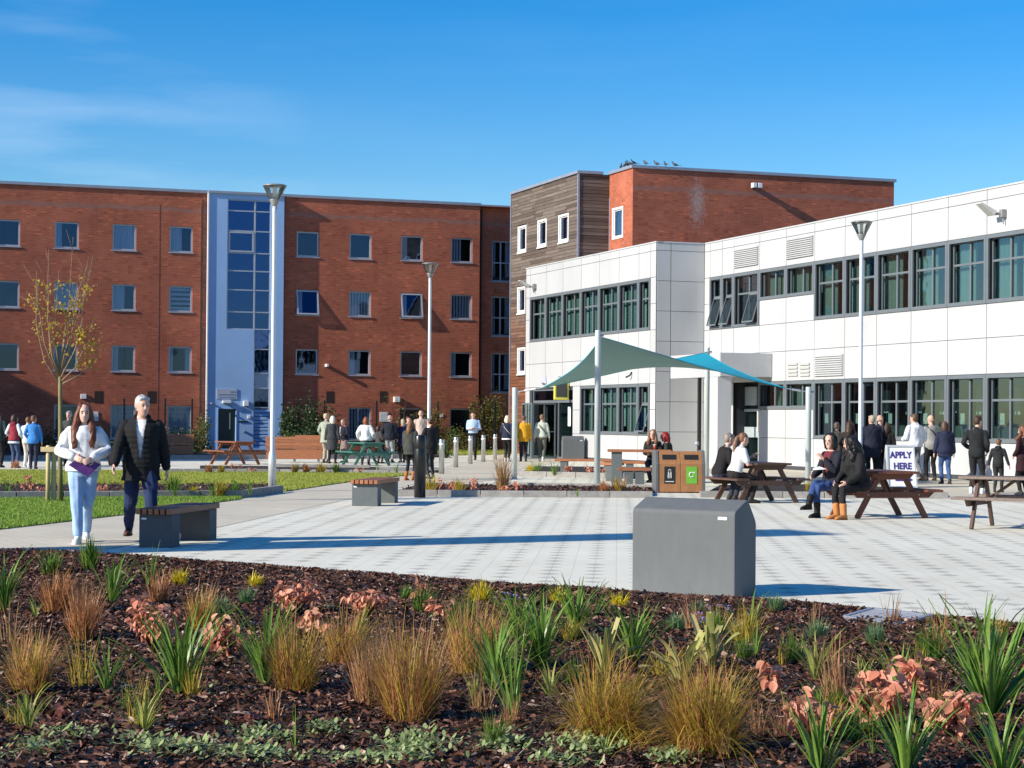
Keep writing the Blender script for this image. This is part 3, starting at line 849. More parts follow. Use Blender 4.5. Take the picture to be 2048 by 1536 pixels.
# ---- far right brick and timber block
cW = at(1155, 600, 80.9)
TW = Wall(cW, A, -B)                                  # timber face, u away from camera
uTl = TW.uz(1022, 600)[0]
z_top = HR
TB = Wall(cW, B, -A)
uB1 = TB.uz(1218, 500)[0]
pA2 = TB.pt(uB1, 0); tA = None
BA = Wall(pA2, A, -B); uA2 = BA.uz(1265, 450)[0]      # negative: towards camera
pB2 = BA.pt(uA2, 0)
BB = Wall(pB2, B, -A); uB2 = BB.uz(1788, 380)[0]
block = empty('brick_and_timber_block', V((cW.x, cW.y, 0)), 0, 'red brick block with weathered timber clad corner behind the white building', 'building')
twin = []
for (a, b, y0, y1) in ((1037, 1053, 503, 453), (1076.5, 1093.5, 491, 441), (1118.5, 1137.5, 481, 431), (1036, 1051, 623, 577), (1036, 1051, 745, 698)):
    ua, za = TW.uz(b, (y0 + y1) / 2); ub, _ = TW.uz(a, (y0 + y1) / 2)
    zc = TW.uz((a + b) / 2, (y0 + y1) / 2)[1]; twin.append((ua, ub, zc - .56, zc + .56))
mb = MB()
walls(mb, TW, 0, uTl, 0, z_top, twin, -.035, .2)
mb.build('timber_wall', m_shadowgap, block, world=True)
mb = MB()
mb.quad(TB.pt(.03, 0, -.035), TB.pt(uB1, 0, -.035), TB.pt(uB1, z_top, -.035), TB.pt(.03, z_top, -.035))
mb.build('timber_wall', m_shadowgap, block, world=True)
def timbermat():
    q = NT('weathered_timber'); v = q.obj()
    g = q.n('ShaderNodeNewGeometry').outputs['Random Per Island']
    sx = q.n('ShaderNodeSeparateXYZ'); q.l(v, sx.inputs[0])
    gr = q.noise(q.mapv(v, (.8, .8, 22)), 2.0, 4.0, .65)
    hz = q.math('MULTIPLY', sx.outputs['Z'], 1 / 11.5)
    wob = q.math('ADD', hz, q.math('MULTIPLY', q.math('SUBTRACT', q.noise(v, .8, 3.0), .5), .55))
    warm = q.mix(g, (.15, .058, .032), (.25, .10, .055)); grey = q.mix(g, (.105, .080, .068), (.22, .180, .155))
    c = q.mix(q.ramp(wob, .30, .62), warm, grey)
    c = q.mix(q.ramp(gr, .35, .7), q.mix(1.0, c, (.62, .6, .58), 'MULTIPLY'), q.mix(1.0, c, (1.15, 1.14, 1.12), 'MULTIPLY'))
    q.base(c); q.p.inputs['Roughness'].default_value = .85; q.p.inputs['Specular IOR Level'].default_value = .25
    q.bump(gr, .3, .004)
    return q.m
m_timber = timbermat()
def boards(W, u0, u1, z0, z1, holes, name):
    mb = MB(); bh = .145; z = z0
    while z < z1 - .02:
        zt = min(z + bh - .012, z1); segs = [(u0, u1)]
        for h in holes:
            if h[2] - .03 < zt and h[3] + .03 > z:
                ns = []
                for (a, b) in segs:
                    if h[1] + .02 <= a or h[0] - .02 >= b: ns.append((a, b)); continue
                    if a < h[0] - .02: ns.append((a, h[0] - .02))
                    if b > h[1] + .02: ns.append((h[1] + .02, b))
                segs = ns
        for (a, b) in segs:
            u = a
            while u < b - .01:
                e = min(b, u + rnd.uniform(1.2, 3.2)); o = rnd.uniform(0, .006); tl = rnd.uniform(0, .008)
                mb.hexa([W.pt(u, z, -.03), W.pt(e - .003, z, -.03), W.pt(e - .003, z, o + tl), W.pt(u, z, o + tl),
                         W.pt(u, zt, -.03), W.pt(e - .003, zt, -.03), W.pt(e - .003, zt, o), W.pt(u, zt, o)])
                u = e
        z += bh
    o = mb.build(name, m_timber, block, world=True); o['kind'] = 'stuff'
boards(TW, .05, uTl, 0, z_top - .02, twin, 'timber_boards')
boards(TB, .05, uB1 - .02, 3, z_top - .02, [], 'timber_boards')
mb = MB(); mb.wbox(TW, -.035, .045, 0, z_top, -.05, .03); mb.build('corner_trim', m_cap, block, world=True)
mb = MB(); mb.wbox(TW, uTl - .02, uTl + .06, 0, z_top, -.3, .05); mb.build('corner_trim', m_cap, block, world=True)
bwin = []
ua, za = BA.uz(1246, 473); ub, zb = BA.uz(1226, 420)
cz = BA.uz(1236, 446)[1]
bwin = [(ua, ub, cz - .62, cz + .62)]
mb = MB(); walls(mb, BA, uA2, 0, 0, z_top, bwin, 0, .2); mb.build('side_wall', m_brickA, block, world=True)
def efflor():
    m2 = m_brickB.copy(); m2.name = 'red_brick_stained'; t = m2.node_tree
    p = t.nodes['Principled BSDF']; src = p.inputs['Base Color'].links[0].from_socket
    u, z = BB.uz(1395, 405); c = BB.pt(u, z)
    tcn = t.nodes.new('ShaderNodeTexCoord'); d = t.nodes.new('ShaderNodeVectorMath'); d.operation = 'SUBTRACT'; d.inputs[1].default_value = c
    t.links.new(tcn.outputs['Object'], d.inputs[0])
    sc = t.nodes.new('ShaderNodeVectorMath'); sc.operation = 'MULTIPLY'; sc.inputs[1].default_value = (2.3, 2.3, .85); t.links.new(d.outputs[0], sc.inputs[0])
    ln = t.nodes.new('ShaderNodeVectorMath'); ln.operation = 'LENGTH'; t.links.new(sc.outputs[0], ln.inputs[0])
    nz_ = t.nodes.new('ShaderNodeTexNoise'); nz_.inputs['Scale'].default_value = 8; nz_.inputs['Detail'].default_value = 6; t.links.new(tcn.outputs['Object'], nz_.inputs['Vector'])
    m_ = t.nodes.new('ShaderNodeMath'); m_.operation = 'SUBTRACT'; t.links.new(nz_.outputs['Fac'], m_.inputs[0])
    k_ = t.nodes.new('ShaderNodeMath'); k_.operation = 'MULTIPLY'; k_.inputs[1].default_value = .50; t.links.new(ln.outputs['Value'], k_.inputs[0]); t.links.new(k_.outputs[0], m_.inputs[1])
    r_ = t.nodes.new('ShaderNodeMath'); r_.operation = 'MULTIPLY'; r_.use_clamp = True; r_.inputs[1].default_value = 1.2; t.links.new(m_.outputs[0], r_.inputs[0])
    mixn = t.nodes.new('ShaderNodeMix'); mixn.data_type = 'RGBA'; t.links.new(r_.outputs[0], mixn.inputs['Factor']); t.links.new(src, mixn.inputs['A'])
    mixn.inputs['B'].default_value = (.46, .40, .38, 1); t.links.new(mixn.outputs['Result'], p.inputs['Base Color'])
    return m2
mb = MB(); mb.quad(BB.pt(0, 0), BB.pt(uB2, 0), BB.pt(uB2, z_top), BB.pt(0, z_top)); mb.quad(BB.pt(uB2, 0), BB.pt(uB2, 0, -8), BB.pt(uB2, z_top, -8), BB.pt(uB2, z_top)); mb.build('front_wall', efflor(), block, world=True)
mb = MB(); mb.add([TW.pt(0, z_top - .01, -.05), TB.pt(uB1, z_top - .01), BB.pt(0, z_top - .01, -.05), BB.pt(uB2, z_top - .01, -.05), BB.pt(uB2, z_top - .01, -8), TW.pt(uTl, z_top - .01, -2)], [(0, 1, 2, 3, 4, 5)]); mb.build('roof', m_cap, block, world=True)
mb = MB(); mb.wbox(TW, -.06, uTl + .08, z_top, z_top + .12, -.3, .07); mb.wbox(TB, .301, uB1 - .302, z_top, z_top + .12, -.3, .07)
mb.wbox(BA, uA2 + .301, .06, z_top + .001, z_top + .121, -.3, .07); mb.wbox(BB, -.07, uB2 + .08, z_top, z_top + .12, -.3, .07)
mb.build('coping', m_cap, block, world=True)
for h in twin + bwin:
    W_ = TW if h in twin else BA
    a, b, z0, z1 = h
    mb = MB(); framebox(mb, W_, a - .03, b + .03, z0 - .03, z1 + .03, -.10, .03, .085)
    if h in twin: mb.wbox(W_, a - .05, b + .05, z0 - .09, z0 - .03, -.05, .06)
    wn = mb.build('window', m_white, block, world=True)
    mb = MB(); framebox(mb, W_, a + .056, b - .056, z0 + .056, z1 - .056, -.12, -.03, .05); mb.build('sash', m_white, wn, world=True)
    pane(W_, a + .10, b - .10, z0 + .10, z1 - .10, -.07, m_glassd, wn)
    curtain(W_, a + .01, a + (b - a) * .62, z0, z1, -.17, m_curt, wn, 4)
mb = MB(); mb.quad(TW.pt(0, 0, -.9), TW.pt(uTl, 0, -.9), TW.pt(uTl, z_top - .1, -.9), TW.pt(0, z_top - .1, -.9)); mb.quad(BA.pt(uA2, 0, -.9), BA.pt(-.1, 0, -.9), BA.pt(-.1, z_top - .1, -.9), BA.pt(uA2, z_top - .1, -.9)); mb.build('interior', m_room, block, world=True)
# twin floodlight on the brick
u, z = BB.uz(1505, 373)
mb = MB(); mb.wbox(BB, u - .06, u + .06, z - .10, z + .10, .0, .45); fl = mb.build('floodlight', M('black_housing', (.02, .02, .022), .5, .1), block, world=True)
for s in (-1, 1):
    mb = MB(); mb.wbox(BB, u + s * .12 - .09, u + s * .12 + .09, z - .10, z + .10, .28, .5); mb.build('lamp_head', m_white, fl, world=True, bevel=.015)
# ------------------------------------------------------------------ white panelled building
_b = G(1587, 940)
W0 = Wall(_b, -A, -B)
C0 = onplane(1409, 700, V((_b.x, _b.y, 0)), -B); C0 = V((C0.x, C0.y, 0))
WR = Wall(C0, -A, -B)
RTt = Wall(C0, -B, -A)                                # return wall, u to the left
s_ret = RTt.uz(1313, 600)[0]
C1 = RTt.pt(s_ret, 0)
WF = Wall(C1, A, -B)                                  # far wall, u away from camera
uF1 = WF.uz(1053, 650)[0]
zR = lambda y, x=1630: WR.uz(x, y)[1]
z_roof, z_cj, z_w1t, z_w1b, z_j, z_w2t, z_w2b = [zR(q) for q in (446, 464, 523, 640.5, 698.5, 760, 877.7)]
white = empty('white_panelled_building', C0, 0, 'two storey white panelled building with dark grey ribbon windows', 'building')
colR = [WR.u(x, 600) for x in (1409, 1420.8, 1445.1, 1468.5, 1520, 1573.4, 1630, 1690.8, 1754.7, 1823.6, 1896.8, 1974.5)]
du = (colR[-1] - colR[6]) / 5
colR += [colR[-1] + du, colR[-1] + 2 * du, colR[-1] + 3 * du]
z_s1 = WR.uz(1573, 595)[1]; z_s2 = WR.uz(1573, 819)[1]
colF = [WF.u(x, 600) for x in (1313, 1302, 1278.5, 1239, 1199.7, 1163.2, 1126.7, 1093, 1061.5, 1053)]
GAP = .008
def panel(W, u0, u1, z0, z1):
    if u1 - u0 < .05 or z1 - z0 < .05: return
    mb = MB(); mb.wbox(W, u0 + .012, u1 - .012, z0 + GAP, z1 - GAP, .004, .020)
    return mb.build('cladding_panel', m_panel, white, world=True)
wcells = []     # (W,u0,u1,z0,z1,style)
holesR, holesF = [], []
def cell(W, u0, u1, z0, z1, style):
    wcells.append((W, u0, u1, z0, z1, style)); (holesR if W is WR else holesF).append((u0 + .07, u1 - .07, z0 + .07, z1 - .07))
for i in range(len(colR) - 1):
    a, b = colR[i], colR[i + 1]
    panel(WR, a, b, z_cj, z_roof); panel(WR, a, b, z_w1t, z_cj)
    panel(WR, a, b, z_j, z_w1b); 
    if i == 0: panel(WR, a, b, z_w1b, (z_w1b + z_w1t) / 2); panel(WR, a, b, (z_w1b + z_w1t) / 2, z_w1t)
    elif i in (1, 2): cell(WR, a, b, z_w1b, z_w1t, 'slim')
    elif i in (4, 5): cell(WR, a, b, z_s1, z_w1t, 'short'); panel(WR, a, b, z_w1b, z_s1)
    else: cell(WR, a, b, z_w1b, z_w1t, 'full' if i != 3 else 'tilt')
    if i >= 4: panel(WR, a, b, z_w2t, z_j)
    if i in (4, 5):
        cell(WR, a, b, z_s2, z_w2t, 'short'); panel(WR, a, b, z_w2b, z_s2); panel(WR, a, b, .12, z_w2b)
    elif i >= 6:
        cell(WR, a, b, z_w2b, z_w2t, 'full2'); panel(WR, a, b, .12, z_w2b)
    elif i <= 2:
        panel(WR, a, b, z_w2t, z_j); panel(WR, a, b, z_w2b, z_w2t); panel(WR, a, b, .12, z_w2b)
    else:
        panel(WR, a, b, z_w2t, z_j)
ent0, ent1 = WF.u(1146, 850), WF.u(1063, 850); z_ent = WF.uz(1105, 777)[1]
for i in range(len(colF) - 1):
    a, b = colF[i], colF[i + 1]
    panel(WF, a, b, z_cj, z_roof); panel(WF, a, b, z_w1t, z_cj); panel(WF, a, b, z_j, z_w1b); panel(WF, a, b, z_w2t, z_j)
    zm = (z_w1b + z_w1t) / 2; zm2 = (z_w2b + z_w2t) / 2
    if i in (0, 8):
        panel(WF, a, b, z_w1b, zm); panel(WF, a, b, zm, z_w1t)
        panel(WF, a, b, z_w2b, zm2); panel(WF, a, b, zm2, z_w2t); panel(WF, a, b, .12, z_w2b)
    else:
        cell(WF, a, b, z_w1b, z_w1t, 'slim' if i == 1 else 'full')
        if i <= 4:
            cell(WF, a, b, z_w2b, z_w2t, 'slimopen' if i == 1 else 'full3'); panel(WF, a, b, .12, z_w2b)
        elif i == 5:
            panel(WF, a, ent0, z_w2b, zm2); panel(WF, a, ent0, zm2, z_w2t); panel(WF, a, ent0, .12, z_w2b)
# return wall panels
zs = [.12, 1.15]; 
step = (z_cj - 1.15) / 6
zs = [.12] + [1.15 + step * i for i in range(7)] + [z_roof]
um = RTt.uz(1341, 600)[0]
for i in range(len(zs) - 1):
    panel(RTt, .03, um, zs[i], zs[i + 1]); panel(RTt, um, s_ret - .005, zs[i], zs[i + 1])
# backing walls
mb = MB()
door0, door1 = WR.u(1466, 850), WR.u(1526, 850); z_d = WR.uz(1500, 765)[1]
holesR.append((door0, door1, .02, z_d)); holesF.append((ent0, ent1 - .02, .02, z_ent))
walls(mb, WR, 0, colR[-1], 0, z_roof - .02, holesR, 0, .16); walls(mb, WF, 0, uF1, 0, z_roof - .02, holesF, 0, .16)
mb.quad(RTt.pt(0, 0), RTt.pt(s_ret, 0), RTt.pt(s_ret, z_roof - .02), RTt.pt(0, z_roof - .02))
mb.quad(WF.pt(uF1, 0), WF.pt(uF1, 0, -6), WF.pt(uF1, z_roof - .02, -6), WF.pt(uF1, z_roof - .02))
mb.quad(WR.pt(colR[-1], 0), WR.pt(colR[-1], z_roof - .02), WR.pt(colR[-1], z_roof - .02, -8), WR.pt(colR[-1], 0, -8))
mb.build('backing_wall', m_back, white, world=True)
mb = MB(); mb.add([WR.pt(colR[-1], z_roof - .03), C0 + V((0, 0, z_roof - .03)), C1 + V((0, 0, z_roof - .03)), WF.pt(uF1, z_roof - .03), WF.pt(uF1, z_roof - .03, -6), WR.pt(0, z_roof - .03, -9), WR.pt(colR[-1], z_roof - .03, -9)], [(0, 1, 2, 3, 4, 5, 6)])
mb.build('roof', m_cap, white, world=True)
mb = MB(); mb.wbox(WR, .06, colR[-1], z_roof - .005, z_roof + .04, -.25, .045); mb.wbox(WF, -.04, uF1 + .03, z_roof - .005, z_roof + .04, -.25, .045); mb.wbox(RTt, .045, s_ret - .02, z_roof - .005, z_roof + .041, -.25, .04)
mb.build('coping', m_panel, white, world=True)
mb = MB(); mb.wbox(WR, 0, colR[-1], 0, .11, -.02, .012); mb.wbox(WF, 0, ent0, 0, .11, -.02, .012); mb.build('plinth', m_back, white, world=True)
m_room2 = M('teal_grey_interior', (.17, .22, .21), .9, .3, .5)
mb = MB()
for W_, e, hh in ((WR, colR[-1], None), (WF, uF1, None)):
    mb.quad(W_.pt(0, 0, -2.6), W_.pt(e, 0, -2.6), W_.pt(e, z_roof - .1, -2.6), W_.pt(0, z_roof - .1, -2.6))
    for z in (z_j - .1, .02, z_roof - .35): mb.wbox(W_, .1, e - .1, z, z + .08, -2.59, -.3)
mb.build('interior', m_room2, white, world=True)
def wwindow(W, u0, u1, z0, z1, style, k):
    mb = MB(); framebox(mb, W, u0 + .006, u1 - .006, z0 + .008, z1 - .008, .004, .05, .10)
    wn = mb.build('window', m_wgrey, white, world=True)
    a, b, c, d = u0 + .072, u1 - .072, z0 + .072, z1 - .072
    left = W is WR     # image-left side has smaller u on WR, larger u on WF
    mb = MB(); framebox(mb, W, a, b, c, d, -.16, -.09, .055)
    zt = d - (d - c) * .37; uc = (a + b) / 2
    slim = style.startswith('slim'); short = style == 'short'
    if not slim: mb.wbox(W, uc - .035, uc + .035, c + .055, d - .055, -.16, -.085)
    parts = [(a + .055, b - .055)] if slim else [(a + .055, uc - .035), (uc + .035, b - .055)]
    zsp = [(c + .055, d - .055)]
    if not short:
        for (p, q_) in parts: mb.wbox(W, p, q_, zt - .03, zt + .03, -.16, -.088)
        zsp = [(c + .055, zt - .03), (zt + .03, d - .055)]
    mb.build('frame', m_wgrey, wn, world=True)
    mb = MB(); mb.wbox(W, uc - (b - a) * .14, uc + (b - a) * .14, d - .045, d - .015, -.09, -.06); mb.build('trickle_vent', m_cap, wn, world=True)
    for (p, q_) in parts:
        for n_, (r0, r1) in enumerate(zsp):
            opened = (style == 'slimopen' and n_ == 0) or (style == 'slim' and W is WR and n_ == 0) or (style == 'tilt' and n_ == 0 and p > uc)
            if opened:
                t = .30; Pf = lambda uu, s, o: W.pt(uu, r1 - s * (r1 - r0), -.10 + t * s + o)
                mb = MB()
                for (x0, x1, y0, y1) in ((p, q_, 0, .05), (p, q_, .95, 1), (p, p + .035, .05, .95), (q_ - .035, q_, .05, .95)):
                    mb.hexa([Pf(x0, y1, 0), Pf(x1, y1, 0), Pf(x1, y1, .03), Pf(x0, y1, .03), Pf(x0, y0, 0), Pf(x1, y0, 0), Pf(x1, y0, .03), Pf(x0, y0, .03)])
                mb.build('sash', m_wgrey, wn, world=True)
                mb = MB(); mb.hexa([Pf(p + .03, .96, .01), Pf(q_ - .03, .96, .01), Pf(q_ - .03, .96, .018), Pf(p + .03, .96, .018), Pf(p + .03, .04, .01), Pf(q_ - .03, .04, .01), Pf(q_ - .03, .04, .018), Pf(p + .03, .04, .018)])
                mb.build('pane', m_glass, wn, world=True)
            else:
                pane(W, p, q_, r0, r1, -.12, m_glass, wn)
    if style in ('full', 'full3') or short:
        p = (a, a + (b - a) * .5) if left else (b - (b - a) * .5, b)
        if not short or k % 2: curtain(W, p[0], p[1], c, d, -.30, m_blindg, wn, 4, 'blind')
        if short: curtain(W, a, b, c, d, -.33, m_blindg, wn, 7, 'blind')
        p = (b - (b - a) * (.20 + .1 * (k % 3)), b) if left else (a, a + (b - a) * (.22 + .06 * (k % 3)))
        if not short: curtain(W, p[0], p[1], c + (.0 if k % 2 else .25), d - .2, -.34, m_blindw, wn, 3, 'blind')
    if style == 'full2':
        mb = MB(); mb.wbox(W, a + (b - a) * .30, a + (b - a) * .44, c + .7, d - .25, -1.8, -1.75); mb.wbox(W, a + (b - a) * .62, a + (b - a) * .84, c + .75, d - .25, -1.8, -1.75); mb.build('far_window', m_blindw, wn, world=True)
        if k % 2 == 0 or k > 22:
            s = a + (b - a) * .16; mb = MB(); mb.wbox(W, s, s + .21, c + .42, c + .72, -.185, -.18); mb.build('paper_notice', m_blindw, wn, world=True)
    return wn
for k, (W_, a, b, c, d, st) in enumerate(wcells): wwindow(W_, a, b, c, d, st, k)
# louvred vents
def louvre(x0, y1, x1, y0, n):
    xm = (x0 + x1) / 2
    u0 = WR.uz(x0, (y0 + y1) / 2)[0]; u1 = WR.uz(x1, (y0 + y1) / 2)[0]; za = WR.uz(xm, y1)[1]; zb = WR.uz(xm, y0)[1]
    mb = MB(); mb.wbox(WR, u0, u1, za, zb, .033, .04); bk = mb.build('louvre_vent', M('vent_back', (.42, .42, .40), .6, .05), white, world=True)
    for i in range(n):
        z = za + (zb - za) * (i + .12) / n; h = (zb - za) / n * .62
        mb = MB(); mb.hexa([WR.pt(u0 + .01, z, .04), WR.pt(u1 - .01, z, .04), WR.pt(u1 - .01, z, .085), WR.pt(u0 + .01, z, .085),
                            WR.pt(u0 + .01, z + h, .04), WR.pt(u1 - .01, z + h, .04), WR.pt(u1 - .01, z + h * .5, .07), WR.pt(u0 + .01, z + h * .5, .07)])
        mb.build('blade', m_panel, bk, world=True)
louvre(1470.5, 533, 1518, 495, 10); louvre(1575, 515, 1628, 474, 10); louvre(1632, 752, 1688, 709, 10)
for (x0, x1) in ((1578, 1597), (1602, 1621)):
    for y in (733, 740.5, 748, 755):
        u0, z = WR.uz(x0, y - 4); u1 = WR.uz(x1, y - 4)[0]; mb = MB(); mb.wbox(WR, u0, u1, z - .03, z + .035, .033, .06); mb.build('vent_slot', M('vent_back', (.42, .42, .40)), white, world=True)
# floodlights on brackets
def flood(W, x, y, s=1.0, par=white):
    u, z = W.uz(x, y); dirn = 1 if W is WF else -1
    mb = MB(); mb.wbox(W, u - .07, u + .07, z - .10, z + .10, .035, .16); mb.tube([W.pt(u, z, .12), W.pt(u + dirn * .10, z - .02, .30)], .035, 8)
    mb.tube([W.pt(u, z - .1, .09), W.pt(u + .03, z - .28, .10)], .018, 6)
    b = mb.build('floodlight', M('grey_housing', (.24, .24, .235), .5, .1), par, world=True)
    c = W.pt(u + dirn * .16, z + .02, .34); du_ = W.d * dirn
    e1 = (W.n * .75 + V((0, 0, .45))).normalized(); e2 = W.d; e3 = e1.cross(e2)
    mb = MB(); L_, w_, t_ = .42 * s, .30 * s, .07
    p = [c + e2 * (q1 * w_ / 2) + e1 * (q2 * L_) + e3 * q3 for (q1, q2, q3) in ((-1, -.1, -t_), (1, -.1, -t_), (.8, 1, -.02), (-.8, 1, -.02), (-1, -.1, t_), (1, -.1, t_), (.8, 1, .02), (-.8, 1, .02))]
    mb.hexa(p); mb.build('lamp_head', M('grey_housing_light', (.50, .50, .48), .4, .1), b, world=True, bevel=.015)
flood(WR, 2012, 427, 1.1); flood(WF, 1073, 573, 1.0)
u, z = WF.uz(1265, 752); mb = MB(); mb.tube([WF.pt(u, z + .14, .03), WF.pt(u, z + .02, .10), WF.pt(u + .1, z - .05, .22)], .03, 6); mb.build('camera_bracket', M('black_housing', (.02, .02, .022)), white, world=True)
u, z = WF.uz(1092, 760); mb = MB(); mb.add([WF.pt(u - .15, z - .15, .04), WF.pt(u + .25, z - .2, .04), WF.pt(u - .05, z + .22, .04), WF.pt(u - .02, z - .1, .2)], [(0, 1, 2), (0, 3, 1), (1, 3, 2), (2, 3, 0)]); mb.build('corner_bracket', m_cap, white, world=True)
# doorway in the right wall
mb = MB(); mb.wbox(WR, door0, door1, .02, z_d, -.62, -.60); mb.wbox(WR, door0 - .02, door0, .02, z_d, -.6, 0); mb.wbox(WR, door1, door1 + .02, .02, z_d, -.6, 0); mb.wbox(WR, door0, door1, z_d, z_d + .03, -.6, 0)
mb.build('door_recess', M('charcoal_recess', (.03, .034, .042), .6, .1), white, world=True)
dA, dB_ = WR.uz(1482, 870, -.45)[0], WR.uz(1520, 870, -.45)[0]; zdt = WR.uz(1500, 818, -.45)[1]
mb = MB(); framebox(mb, WR, dA, dB_, .03, zdt, -.5, -.42, .09); mb.wbox(WR, dA + .09, dB_ - .09, 1.0, 1.35, -.5, -.43); dr = mb.build('door', M('door_grey', (.34, .40, .42), .45, .06), white, world=True)
pane(WR, dA + .09, dB_ - .09, 1.35, zdt - .09, -.46, m_glass, dr); pane(WR, dA + .09, dB_ - .09, .12, 1.0, -.46, m_glass, dr)
mb = MB(); mb.wbox(WR, dB_ - .07, dB_ - .03, 1.2, 1.9, -.42, -.37); mb.build('handle', m_white, dr, world=True)
mb = MB(); mb.wbox(WR, dA - .2, dB_ - .25, zdt + .12, zdt + .75, -.5, -.44); mb.build('overdoor_panel', M('door_grey', (.34, .40, .42)), white, world=True)
# porch canopy
PN = WR.pt(WR.uz(1545, 740)[0], 0); PBw = Wall(PN, -B, -A); sN = PBw.uz(1440, 740)[0]
Np = PBw.pt(sN, 0); zc0, zc1 = PBw.uz(1440, 753)[1], PBw.uz(1440, 705)[1]
NA = Wall(Np, A, -B); tN = NA.uz(1341, 740)[0]
mb = MB(); mb.hexa([NA.pt(0, zc0), NA.pt(tN, zc0), NA.pt(tN, zc0, -sN + .04), NA.pt(0, zc0, -sN + .04), NA.pt(0, zc1), NA.pt(tN, zc1), NA.pt(tN, zc1, -sN + .04), NA.pt(0, zc1, -sN + .04)])
porch = mb.build('porch_canopy', m_panel, white, world=True)
mb = MB(); mb.wbox(PBw, .04, sN - .01, zc0 + .01, zc1 - .01, .004, .03); mb.build('fascia_panel', M('grey_fascia', (.44, .45, .46), .5, .05), porch, world=True)
cp = PBw.uz(1436, 850)[0]; c2 = PBw.uz(1463, 850)[0]
mb = MB(); mb.hexa([PBw.pt(cp, 0, -.03), PBw.pt(c2, 0, -.03), PBw.pt(c2, 0, -.85), PBw.pt(cp, 0, -.85), PBw.pt(cp, zc0 - .01, -.03), PBw.pt(c2, zc0 - .01, -.03), PBw.pt(c2, zc0 - .01, -.85), PBw.pt(cp, zc0 - .01, -.85)])
mb.build('porch_pillar', m_panel, porch, world=True)
pp = NA.uz(1393.5, 850)[0]; mb = MB(); mb.wbox(NA, pp - .05, pp + .05, 0, zc0 - .01, -.14, -.04); mb.build('porch_post', M('black_housing', (.02, .02, .022)), porch, world=True)
pq = NA.pt(pp, WR.uz(1390, 884)[1], -.02); mb = MB(); mb.ball(pq, .09, 10, 6); mb.build('post_lamp', m_cap, porch, True, world=True)
# entrance lobby on the far wall
uN = WF.u(1112, 860); LB = Wall(WF.pt(uN, 0), -B, -A); pj = LB.uz(1063, 860)[0]; zl = LB.uz(1090, 806)[1]
LA = Wall(LB.pt(pj, 0), A, -B); la = LA.uz(1043, 860)[0]
lob = MB()
framebox(lob, LB, .0, pj, .02, zl, -.06, 0, .06); lob.wbox(LB, pj * .45, pj * .45 + .05, .08, zl - .06, -.05, -.01); lob.wbox(LB, .06, pj - .06, 1.05, 1.09, -.04, -.015)
framebox(lob, LA, .062, la, .02, zl, -.06, 0, .06); lob.wbox(LA, la * .5, la * .5 + .05, .08, zl - .06, -.05, -.01)
lobby = lob.build('entrance_lobby', m_wgrey, white, world=True)
for (p, q_) in ((.06, pj * .45), (pj * .45 + .05, pj - .06)): pane(LB, p, q_, .08, zl - .06, -.03, m_glass, lobby)
for (p, q_) in ((.12, la * .5), (la * .5 + .05, la - .06)): pane(LA, p, q_, .08, zl - .06, -.03, m_glass, lobby)
mb = MB(); mb.add([LB.pt(0, zl + .002), LB.pt(pj, zl + .002), LA.pt(la, zl + .002), WF.pt(uN + la, zl + .002)], [(0, 1, 2, 3)]); mb.build('lobby_roof', m_wgrey, lobby, world=True)
mb = MB(); mb.wbox(WF, ent0, ent1 - .02, .02, z_ent, -1.2, -1.18); mb.build('entrance_recess', M('charcoal_recess', (.03, .034, .042)), white, world=True)
mb = MB(); framebox(mb, WF, ent0 + .01, ent1 - .03, .02, z_ent - .01, -.14, -.05, .07)
z_tr = WF.uz(1105, 803)[1]; e2 = WF.u(1114, 860)
mb.wbox(WF, ent0 + .08, ent1 - .1, z_tr - .05, z_tr + .05, -.14, -.045); mb.wbox(WF, e2 - .04, e2 + .04, .09, z_tr - .05, -.14, -.045)
ed = mb.build('entrance_doors', m_wgrey, white, world=True)
pane(WF, ent0 + .08, ent1 - .1, z_tr + .05, z_ent - .08, -.09, m_glassd, ed); pane(WF, ent0 + .08, e2 - .04, .09, z_tr - .05, -.09, m_glass, ed); pane(WF, e2 + .04, ent1 - .1, .09, z_tr - .05, -.09, m_glass, ed)
mb = MB(); uu = ent0 + .45; mb.wbox(WF, uu, uu + .30, 1.3, 2.05, -.08, -.075); mb.build('paper_notice', m_blindw, ed, world=True)
# projecting sign with yellow edge
uu, zz = WF.uz(1140, 780); 
mb = MB(); mb.wbox(WF, uu - .04, uu + .04, zz - .38, zz + .38, .06, .66)
hs_ = mb.build('hanging_sign', M('yellow_edge', (.85, .78, .10), .5, .03), None); tag(hs_, 'dark hanging sign with a bright yellow edge above the glass entrance', 'sign')
mb = MB(); mb.wbox(WF, uu - .055, uu + .055, zz - .28, zz + .28, .13, .59); mb.build('sign_face', M('dark_sign_face', (.05, .055, .05), .5, .1), hs_)
mb = MB(); mb.tube([WF.pt(uu, zz + .34, .03), WF.pt(uu, zz + .50, .06), WF.pt(uu, zz + .50, .5), WF.pt(uu, zz + .37, .5)], .02, 6); mb.build('bracket', m_cap, hs_)

